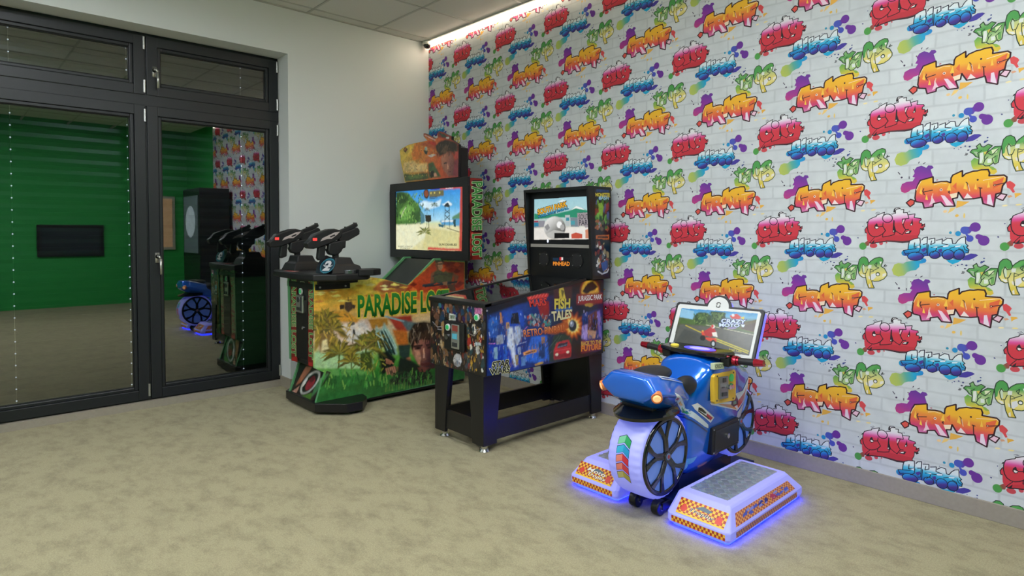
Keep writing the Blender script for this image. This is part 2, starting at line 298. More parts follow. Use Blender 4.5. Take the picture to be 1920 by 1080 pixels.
ART['street']=[["p",[[34018,11113,35423,11540],[[0.0,"#b4c058"],[0.25,"#a8bc62"],[0.5,"#58aa9c"],[0.75,"#14a0cc"],[1.0,"#1a84cc"]]],[34097,11368,34264,11437,34472,11415,34594,11511,34839,11561,35202,11597,35280,11718,35408,11694,35450,11602,35404,11506,35285,11461,35165,11440,35160,11285,35018,11123,34807,11081,34653,11007,34532,10844,34276,10765,34064,10855,33984,11091]],["p",[[36967,13073,37323,13205],[[0.0,"#4a50b0"],[0.5,"#5c3aa2"],[1.0,"#6a2e96"]]],[36797,13191,36922,13235,37089,13214,37264,13419,37428,13394,37527,13190,37436,13016,37272,13001,37189,13015,37122,12912,36971,12882,36774,12955]],["p","#6a2e96",[37527,13205,37516,13130,37482,13065,37429,13016,37363,12990,37291,12989,37224,13015,37168,13064,37131,13130,37117,13205,37128,13281,37162,13347,37216,13395,37283,13421,37354,13421,37421,13394,37477,13345,37513,13279]],["p","#4656b4",[37092,13059,37083,12998,37055,12945,37012,12906,36958,12884,36900,12884,36845,12905,36799,12944,36769,12997,36758,13058,36767,13119,36795,13172,36839,13212,36893,13233,36951,13232,37006,13211,37051,13172,37081,13119]],["p","#1c8cc4",[36789,12904,36783,12864,36764,12828,36735,12802,36698,12787,36659,12787,36622,12801,36592,12827,36571,12863,36564,12903,36570,12944,36589,12980,36618,13006,36655,13020,36694,13021,36731,13007,36761,12980,36781,12945]],["p","#2a90b4",[36435,12947,36432,12927,36422,12909,36408,12895,36389,12888,36369,12888,36351,12895,36335,12908,36325,12926,36321,12947,36324,12967,36334,12985,36349,12999,36367,13006,36387,13006,36406,12999,36421,12985,36431,12968]],["p","#4450b8",[37270,12679,37263,12627,37239,12581,37201,12546,37155,12527,37105,12527,37058,12544,37019,12578,36993,12623,36983,12676,36991,12728,37015,12774,37053,12809,37099,12827,37149,12828,37196,12810,37235,12776,37261,12731]],["p","#6a2e96",[37862,12593,37851,12513,37815,12443,37759,12391,37689,12362,37614,12361,37543,12387,37484,12438,37445,12508,37431,12587,37442,12667,37478,12738,37535,12790,37605,12818,37680,12819,37751,12792,37809,12741,37847,12671]],["p","#6a2e96",[37560,12763,37554,12721,37535,12684,37505,12657,37468,12642,37429,12641,37391,12656,37360,12683,37339,12719,37332,12761,37338,12803,37357,12840,37387,12868,37424,12883,37464,12883,37501,12869,37532,12841,37552,12805]],["p","#4450b8",[36943,12896,37026,12897,37125,12795,37029,12720]],["p","#6a2e96",[37359,12753,37507,12865,37711,12785,37527,12521]],["p","#1a9ac4",[34666,11948,34659,11899,34635,11855,34598,11822,34552,11804,34502,11803,34455,11818,34417,11849,34391,11892,34382,11941,34389,11990,34414,12034,34451,12066,34497,12085,34547,12086,34593,12070,34632,12039,34657,11996]],["p","#44389a",[36935,11864,37182,11988,37374,11970,37463,11914,37296,11780,37133,11687,36855,11666]],["p","#14a4d0",[36245,11649,36657,11722,36841,11678,36689,11554,36492,11469,36348,11548]],["p","#3a4080",[36898,11478,36887,11454,36859,11444,36831,11452,36819,11475,36830,11499,36858,11510,36886,11501]],["p","#3a4080",[37071,11441,37059,11413,37027,11401,36996,11411,36982,11437,36995,11464,37026,11477,37058,11467]],["p","#3a4080",[37013,11285,37002,11261,36975,11250,36947,11259,36935,11282,36946,11305,36973,11316,37001,11308]],["p","#4a5a80",[36462,11402,36455,11387,36437,11380,36418,11385,36411,11400,36418,11416,36436,11423,36454,11417]],["p","#3a4080",[37653,11608,37638,11575,37600,11560,37562,11572,37545,11604,37560,11638,37598,11653,37637,11641]],["p","#3a4080",[37701,11775,37694,11760,37677,11754,37660,11759,37653,11774,37660,11789,37677,11796,37694,11790]],["p","#3a4080",[36725,11427,36715,11407,36692,11398,36668,11405,36657,11425,36667,11445,36691,11455,36715,11447]],["p","#3a4080",[37712,11654,37703,11634,37680,11625,37657,11632,37647,11652,37656,11672,37679,11681,37702,11673]],["p","#4a5a80",[36222,12719,36215,12703,36197,12697,36178,12703,36170,12718,36178,12734,36196,12740,36214,12734]],["p","#3a4080",[36630,11364,36624,11350,36608,11344,36592,11349,36585,11362,36591,11376,36607,11382,36623,11377]],["p","#3a4080",[38198,12760,38188,12739,38164,12730,38140,12739,38129,12760,38139,12781,38163,12790,38187,12781]],["p","#3a4080",[38411,13346,38404,13332,38388,13326,38371,13332,38364,13346,38370,13361,38387,13367,38404,13361]],["p","#3a4080",[37430,11922,37422,11905,37403,11898,37384,11904,37375,11920,37383,11937,37402,11944,37422,11938]],["p","#3a4080",[37320,11699,37313,11686,37298,11680,37282,11685,37276,11698,37282,11711,37297,11717,37313,11712]],["p",[[35892,12740,35912,11653],[[0,"#e2e8e8"],[0.25,"#dce6ea"],[0.38,"#5ec2dc"],[0.52,"#1aa4d2"],[0.68,"#1c74bc"],[0.8,"#2a4aa0"],[1,"#2e2c7c"]]],[34660,12109,34687,12357,34729,12544,34911,12639,35152,12687,35174,12488,35244,12612,35302,12689,35465,12736,35460,12553,35541,12645,35761,12684,35771,12497,35836,12588,36068,12651,36047,12531,36183,12637,36354,12699,36470,12626,36478,12477,36587,12449,36682,12598,36807,12718,36959,12764,36979,12440,37078,12339,37010,12279,37110,12163,37085,12015,36988,12013,36964,11806,36827,11683,36658,11678,36487,11747,36288,11665,36143,11706,36054,11839,35940,11745,35736,11693,35617,11735,35556,11824,35378,11819,35261,11663,35021,11578,34777,11601,34668,11706,34675,11799,34496,11810,34431,11948,34466,12067]],["p",[[34923,11994,35050,11652],[[0,"#2aa0d4"],[0.4,"#2268c0"],[0.7,"#4a2e86"],[1,"#2c2c80"]]],[35318,11802,35300,11733,35244,11670,35157,11622,35049,11594,34933,11590,34823,11611,34732,11654,34673,11713,34651,11783,34670,11854,34728,11917,34816,11964,34925,11991,35041,11994,35150,11973,35239,11930,35297,11871]],["l","#181c34",35,[35318,11802,35300,11733,35244,11670,35157,11622,35049,11594,34933,11590,34823,11611,34732,11654,34673,11713,34651,11783,34670,11854,34728,11917,34816,11964,34925,11991,35041,11994,35150,11973,35239,11930,35297,11871,35318,11802]],["p",[[35714,12065,35837,11760],[[0,"#2aa0d4"],[0.4,"#2268c0"],[0.7,"#4a2e86"],[1,"#2c2c80"]]],[35981,11891,35969,11829,35935,11773,35882,11731,35815,11707,35744,11705,35676,11725,35621,11764,35584,11817,35570,11880,35581,11942,35616,11998,35670,12040,35737,12063,35808,12065,35876,12045,35931,12006,35967,11952]],["l","#181c34",35,[35981,11891,35969,11829,35935,11773,35882,11731,35815,11707,35744,11705,35676,11725,35621,11764,35584,11817,35570,11880,35581,11942,35616,11998,35670,12040,35737,12063,35808,12065,35876,12045,35931,12006,35967,11952,35981,11891]],["p",[[36250,12144,36372,11750],[[0,"#2aa0d4"],[0.4,"#2268c0"],[0.7,"#4a2e86"],[1,"#2c2c80"]]],[36546,11918,36533,11838,36494,11767,36433,11713,36357,11683,36276,11681,36198,11706,36134,11756,36092,11826,36076,11905,36089,11986,36129,12058,36191,12111,36267,12141,36348,12143,36425,12117,36488,12066,36530,11997]],["l","#181c34",34,[36546,11918,36533,11838,36494,11767,36433,11713,36357,11683,36276,11681,36198,11706,36134,11756,36092,11826,36076,11905,36089,11986,36129,12058,36191,12111,36267,12141,36348,12143,36425,12117,36488,12066,36530,11997,36546,11918]],["p",[[36677,12153,36797,11763],[[0,"#2aa0d4"],[0.4,"#2268c0"],[0.7,"#4a2e86"],[1,"#2c2c80"]]],[36939,11929,36929,11850,36895,11779,36843,11726,36777,11697,36707,11695,36640,11720,36585,11770,36548,11839,36534,11918,36545,11998,36579,12068,36632,12121,36698,12150,36768,12152,36835,12126,36889,12076,36926,12007]],["l","#181c34",34,[36939,11929,36929,11850,36895,11779,36843,11726,36777,11697,36707,11695,36640,11720,36585,11770,36548,11839,36534,11918,36545,11998,36579,12068,36632,12121,36698,12150,36768,12152,36835,12126,36889,12076,36926,12007,36939,11929]],["l","#181c34",40,[34660,12109,34677,12357,34729,12544,34911,12639,35152,12687,35174,12488,35153,12304,34918,12232,34938,12454]],["l","#181c34",36,[34466,12067,34950,12162,35189,12305,35158,12059,35014,11963]],["l","#181c34",36,[34466,12067,34563,11883,34709,11955]],["l","#181c34",40,[35229,12581,35302,12689,35465,12736,35456,12416,35293,12368]],["l","#181c34",35,[35456,12416,35435,11973,35316,11940]],["l","#181c34",39,[35517,12630,35761,12684,35771,12466,35605,12373,35637,12555]],["l","#181c34",35,[35502,12371,35482,11837]],["l","#181c34",35,[35608,12221,35871,12293,35816,12104,35672,11979]],["l","#181c34",38,[35822,12573,36068,12651,36060,12426,36260,12384,36332,12355]],["l","#181c34",35,[35901,12257,36132,12292,36333,12340]],["l","#181c34",38,[36099,12546,36269,12683,36441,12661,36479,12432,36587,12434,36682,12598,36807,12718,36959,12764,36979,12440,37078,12339,37010,12279,37110,12163,37085,12015,36993,12013]],["l","#181c34",30,[36364,12206,36589,12300,36814,12349]],["l","#181c34",30,[36704,12213,36873,12158,36933,11982]],["l","#181c34",31,[35932,12137,36051,11989]],["l","#181c34",30,[36898,12335,36957,12159,37083,12103]],["p","#e0e6ee",[36561,12314,36827,12370,36759,12297,36590,12270]],["p","#e0e6ee",[36074,12306,36332,12379,36305,12295,36133,12262]],["p","#e0e6ee",[35666,12252,35885,12302,35858,12226]],["p","#e0e6ee",[34979,12239,35153,12319,35149,12206]],["p","#4a3590",[35193,12121,35400,12247,35432,12126,35315,12001]],["p","#4a3590",[35903,12136,36047,12200,36079,12080,35964,11987]]]
ART['graff']=[["p",[[37432,10907,37552,10368],[[0.0,"#6aa84e"],[0.5,"#9cb84c"],[1.0,"#dcc040"]]],[37086,10772,37212,10916,37379,10827,37438,10595,37658,10492,37873,10466,38018,10359,38063,10208,37952,10104,37772,10150,37479,10344,37186,10385,37116,10538]],["p","#8ab04c",[37729,10515,37909,10449,38036,10322,37876,10311]],["p",[[34936,10699,34590,9454],[[0.0,"#6a3496"],[0.333,"#86309a"],[0.667,"#9a3490"],[1.0,"#b83a80"]]],[34275,9660,34333,9873,34539,9971,34786,9987,34885,10159,34774,10194,34861,10364,34826,10486,34937,10649,35138,10718,35341,10597,35419,10704,35578,10684,35639,10573,35522,10493,35585,10285,35627,10125,35111,9989,34956,9627,34712,9567,34631,9486,34466,9423,34319,9496]],["l","#3a3048",38,[34155,10469,34241,10349]],["l","#3a3048",37,[34638,10218,34640,10110]],["l","#3a3048",37,[35015,10835,35046,10902]],["l","#3a3048",36,[35217,10795,35296,10849]],["p","#3c2c4c",[34361,10197,34359,10181,34351,10167,34339,10156,34324,10149,34308,10148,34293,10153,34281,10162,34272,10176,34269,10191,34272,10207,34279,10221,34292,10232,34306,10239,34322,10240,34337,10235,34350,10226,34358,10212]],["p","#5a3048",[34845,10541,34844,10531,34839,10522,34832,10515,34822,10511,34812,10511,34803,10514,34795,10520,34790,10528,34788,10538,34790,10548,34795,10557,34802,10564,34811,10568,34821,10568,34831,10565,34838,10559,34843,10551]],["p","#b05060",[35842,9986,35840,9977,35832,9969,35819,9963,35804,9959,35788,9958,35772,9960,35760,9964,35751,9971,35748,9979,35751,9988,35759,9995,35771,10002,35787,10006,35803,10007,35818,10005,35831,10000,35839,9994]],["p","#d8484c",[38390,9733,38521,9789,38661,9678,38722,9588,38649,9441,38711,9283,38636,9249,38528,9430,38429,9487]],["p","#e8b040",[38688,9231,38876,9233,38952,9191,38784,9080,38727,9007]],["p","#d8a080",[38430,9123,38568,9155,38639,9086,38501,9035]],["p","#e8b048",[36597,8973,36843,8936,37085,8920,36809,8727,36566,8631]],["p","#ecc878",[36355,8650,36565,8670,36453,8519,36245,8389]],["p","#e8b850",[36686,8292,36672,8253,36635,8225,36588,8220,36550,8239,36534,8275,36548,8315,36586,8342,36632,8347,36671,8328]],["p","#e8c870",[36930,8278,36921,8188,36895,8148,36868,8182,36855,8270,36865,8361,36890,8401,36918,8367]],["p","#ecd890",[38968,8738,38947,8714,38889,8694,38817,8687,38759,8694,38736,8715,38758,8739,38816,8759,38888,8766,38946,8758]],["p","#f0e0a8",[38473,8707,38454,8682,38402,8663,38337,8656,38284,8665,38264,8685,38283,8710,38336,8729,38400,8736,38453,8727]],["p","#ecc890",[36231,8497,36208,8448,36148,8423,36087,8436,36062,8479,36086,8527,36145,8552,36206,8539]],["p",[[36704,10275,36697,8684],[[0,"#f0bc28"],[0.28,"#eeb02c"],[0.42,"#e88c38"],[0.56,"#e66e3c"],[0.68,"#dc5058"],[0.8,"#cc3c74"],[1,"#d480b4"]]],[34903,9168,34937,9543,35013,9797,35111,10009,35627,10146,35640,9862,35945,9904,36178,9900,36333,9823,36348,10052,36410,10177,36777,10359,36783,10082,36893,10208,37187,10306,37334,10308,37479,10344,37733,10341,37789,10189,37774,10053,38306,10052,38413,9964,38399,9772,38273,9589,38224,9277,38041,9223,37981,8656,37583,8810,37522,9098,37249,9045,36841,9035,36646,9376,36606,9114,36424,9077,36526,8727,36123,8728,35964,8935,35671,8867,35654,8723,35296,8668,35231,8929,34947,8986]],["p","#eecfe0",[35957,9258,36113,9231,36487,8735,36199,8763]],["p","#e8d4e4",[37737,9195,37845,9217,37952,8684,37727,8805]],["p","#f0dcdc",[36985,9306,37193,9068,36859,9065]],["p","#ecc8d4",[35584,9267,35749,8915,35494,8789,35569,9021]],["p","#f4dcc0",[36305,9287,36608,9353,36594,9120,36385,9086]],["p","#f4c448",[35082,9390,35156,9725,35204,9317]],["p","#f4c448",[36186,9478,36295,9808,36359,9452]],["p","#f4c448",[36831,9530,36900,9853,36982,9464]],["p","#f4c448",[37713,9524,37761,9838,37821,9533]],["p","#f4c448",[37240,9485,37290,9764,37351,9455]],["p","#f4c448",[35329,9081,35384,9332,35449,9051]],["p","#e2643a",[35802,9204,35912,9618,36034,9305]],["p","#e2643a",[36413,9657,36561,9828,36568,9469]],["p","#e2643a",[37923,9773,38308,9956,38244,9644,37929,9464]],["l","#3a141e",64,[34903,9168,34937,9543,35013,9797,35111,10009,35627,10146,35640,9862,35945,9904,36178,9900,36333,9823,36348,10052,36410,10177,36777,10359,36783,10082,36893,10208,37187,10306,37334,10308,37479,10344,37733,10341,37789,10189,37774,10053,38306,10052,38413,9964,38399,9772,38273,9589,38224,9277,38041,9223,37981,8656,37583,8810,37522,9098,37249,9045,36841,9035,36646,9376,36606,9114,36424,9077,36526,8727,36123,8728,35964,8935,35671,8867,35654,8723,35296,8668,35231,8929,34947,8986,34903,9168]],["p","#e8c0d4",[38044,9049,38217,9238,38429,9181,38294,8926]],["l","#3a141e",54,[38044,9049,38217,9238,38429,9181,38294,8926,38044,9049]],["p","#dc5448",[34537,8950,34720,9111,34885,9043,34868,8875,34706,8748]],["l","#3a141e",54,[34537,8950,34720,9111,34885,9043,34868,8875,34706,8748,34537,8950]],["l","#402028",42,[35259,9609,35221,9483,35293,9304]],["l","#402028",42,[35242,9435,35619,9514]],["p","#402028",[36226,9401,36309,9468,36313,9288]],["l","#402028",35,[36919,9822,36976,9779,37048,9489]],["l","#402028",39,[37990,9616,38383,9724]],["p","#402028",[38040,9628,38037,9609,38029,9592,38016,9579,38000,9571,37983,9570,37966,9575,37953,9586,37944,9602,37940,9620,37943,9639,37951,9655,37964,9669,37980,9676,37998,9678,38014,9673,38027,9662,38036,9646]],["p","#f0c090",[38015,9626,38014,9616,38009,9608,38003,9601,37995,9598,37986,9597,37978,9599,37971,9605,37967,9613,37965,9622,37967,9631,37971,9640,37977,9646,37985,9650,37994,9651,38002,9648,38009,9643,38013,9635]],["p","#402028",[37401,9901,37399,9886,37392,9873,37381,9863,37368,9856,37354,9855,37341,9860,37330,9868,37323,9881,37320,9895,37323,9910,37329,9924,37340,9934,37353,9940,37367,9941,37380,9937,37391,9928,37398,9916]],["p","#f4e0d0",[36023,9518,36019,9497,36010,9478,35994,9463,35976,9454,35955,9453,35936,9458,35920,9471,35910,9488,35906,9509,35909,9530,35919,9549,35934,9563,35953,9572,35973,9574,35992,9568,36008,9556,36019,9538]],["p","#502028",[35995,9516,35994,9504,35989,9494,35980,9486,35970,9482,35960,9481,35949,9484,35941,9491,35935,9500,35933,9511,35935,9522,35940,9532,35948,9540,35958,9545,35969,9545,35979,9542,35988,9536,35993,9527]],["l","#3a141e",44,[37460,9503,37486,9094]],["l","#3a141e",40,[37404,9537,37532,9509]],["l","#f4d8b0",27,[34957,9545,35042,9778,35144,9970]],["l","#f4d8b0",26,[35674,9763,35946,9843,36180,9800]],["l","#f6d8c0",24,[37562,9862,38307,10002,38365,9922]],["l","#f0d0b0",26,[35642,9353,35607,9106]],["l","#f0d0b0",25,[37014,9703,37076,9392]]]
ART['tags']=[["p",[[37565,11505,37729,10517],[[0,"#8ab878"],[0.25,"#4c9848"],[0.5,"#7aa860"],[0.7,"#b4cc94"],[1,"#a8c478"]]],[37047,11184,37131,11293,37322,11314,37276,11429,37407,11546,37471,11393,37556,11375,37710,11479,37867,11395,37738,11253,37665,11095,37951,11352,38198,11350,38149,11092,38088,10628,37966,10564,37918,10631,37777,10506,37633,10508,37535,10596,37377,10613,37388,10900,37265,10959,37185,11073]],["p","#dce0d8",[37416,11109,37536,11141,37553,10908,37485,10658,37412,10667]],["p","#d8e0b8",[37835,11206,38070,11268,38027,11086,37862,11053]],["p","#dce2dc",[37699,10812,37842,10820,37846,10640,37703,10631]],["p","#5a9c50",[37496,11321,37759,11435,37807,11385,37619,11197]],["p","#d0bc50",[37548,11142,37668,11173,37719,11046,37599,11014]],["p","#9cb890",[37158,11202,37305,11183,37368,11081,37309,10987]],["p","#6aa458",[37935,10928,38076,10986,38059,10652,37965,10621]],["l","#26402c",40,[37047,11184,37131,11293,37322,11314,37276,11429,37407,11546,37471,11393,37556,11375,37710,11479,37867,11395,37738,11253,37665,11095,37951,11352,38198,11350,38149,11092,38088,10628,37966,10564,37918,10631,37777,10506,37633,10508,37535,10596,37377,10613,37388,10900,37265,10959,37185,11073,37047,11184]],["l","#26402c",33,[37388,10900,37331,11106,37474,11216]],["l","#26402c",33,[37665,11095,37577,10910,37604,10755,37535,10596]],["l","#26402c",33,[37721,10917,37580,10754]],["l","#26402c",32,[37918,10631,37866,10821,38006,10931]],["l","#26402c",33,[37670,11095,37863,10976,38071,11242]],["p",[[38687,11786,38765,10212],[[0,"#54a04c"],[0.2,"#4a9a4c"],[0.33,"#b8c480"],[0.5,"#dcd078"],[0.65,"#e4d88c"],[0.8,"#dcc850"],[1,"#d8b848"]]],[38198,11350,38251,11633,38365,11764,38503,11788,38631,11696,38705,11467,38783,11575,38961,11727,39184,11790,39319,11744,39355,11621,39261,11331,39419,11226,39534,11009,39536,10885,39408,10704,39187,10579,38985,10554,38849,10583,38898,10398,38981,10214,38720,10196,38622,10456,38571,10732,38456,10713,38314,10794,38230,10943]],["p","#4a9a4c",[38221,11351,38297,11660,38457,11754,38621,11645,38683,11395,38558,11339,38440,11487,38328,11279,38309,11049,38240,10994]],["p","#c8d4c0",[38396,11358,38489,11362,38519,11008,38451,10954]],["p","#d8dcd4",[38661,11369,38832,11376,38813,11199,38676,11193]],["p","#dcdce0",[38819,10897,38999,10982,39048,10783,38894,10599,38813,10644]],["p","#e8e4e0",[39189,11565,39301,11570,39237,11418]],["p","#e6e2d8",[39336,10949,39490,11006,39492,10882,39339,10800]],["p","#e0e0dc",[38312,10896,38499,10855,38547,10756,38455,10751]],["p","#dfd9d0",[38684,10814,38799,10770,38802,10644,38710,10664]],["p","#dcd8cc",[38716,10361,38783,10441,38810,10240,38742,10236]],["p","#5aa452",[38784,11525,38984,11696,39163,11744,39010,11534,38809,11400]],["l","#26402c",38,[38198,11350,38251,11633,38365,11764,38503,11788,38631,11696,38705,11467,38783,11575,38961,11727,39184,11790,39319,11744,39355,11621,39261,11331,39419,11226,39534,11009,39536,10885,39408,10704,39187,10579,38985,10554,38849,10583,38898,10398,38981,10214,38720,10196,38622,10456,38571,10732,38456,10713,38314,10794,38230,10943,38198,11350]],["l","#26402c",32,[38426,11029,38380,11256,38441,11431,38517,11307,38662,11344,38705,11467]],["l","#26402c",32,[38426,11029,38463,10924,38578,10948,38654,11166]],["l","#26402c",32,[38768,11172,38929,11104,39173,11253,39038,11297,38968,11407,39078,11511,39058,11385,39037,11309]],["l","#26402c",31,[38769,11146,38763,10869,38803,10606]],["l","#26402c",32,[38794,11022,38929,11066]],["l","#26402c",32,[38571,10732,38543,10958]],["p","#26402c",[39222,10930,39217,10894,39201,10862,39175,10837,39143,10823,39109,10821,39077,10832,39050,10854,39032,10884,39025,10920,39030,10956,39047,10989,39073,11014,39105,11028,39139,11030,39171,11019,39198,10997,39216,10966]],["p","#e6e4ea",[39187,10921,39184,10900,39173,10880,39157,10865,39136,10857,39115,10856,39094,10862,39077,10875,39066,10893,39061,10915,39065,10936,39075,10956,39092,10970,39112,10979,39134,10980,39154,10974,39171,10960,39183,10942]],["l","#1c1c1e",43,[39384,11319,39454,11426]],["l","#1c1c1e",36,[39427,11338,39526,11375]],["l","#34303c",33,[36851,11057,36900,11099]],["l","#34303c",34,[36901,11060,36950,11093]],["l","#34303c",33,[36874,11150,36962,11128]],["l","#34303c",33,[36946,11285,37020,11288]],["p","#4a5cA0",[37612,11571,37602,11549,37577,11539,37551,11547,37540,11569,37550,11591,37575,11601,37601,11593]],["p","#4a5cA0",[37695,11639,37685,11617,37659,11607,37634,11615,37623,11637,37633,11659,37658,11669,37684,11661]],["p","#4a5cA0",[37716,11782,37706,11759,37681,11750,37655,11758,37644,11779,37654,11802,37679,11811,37705,11803]]]
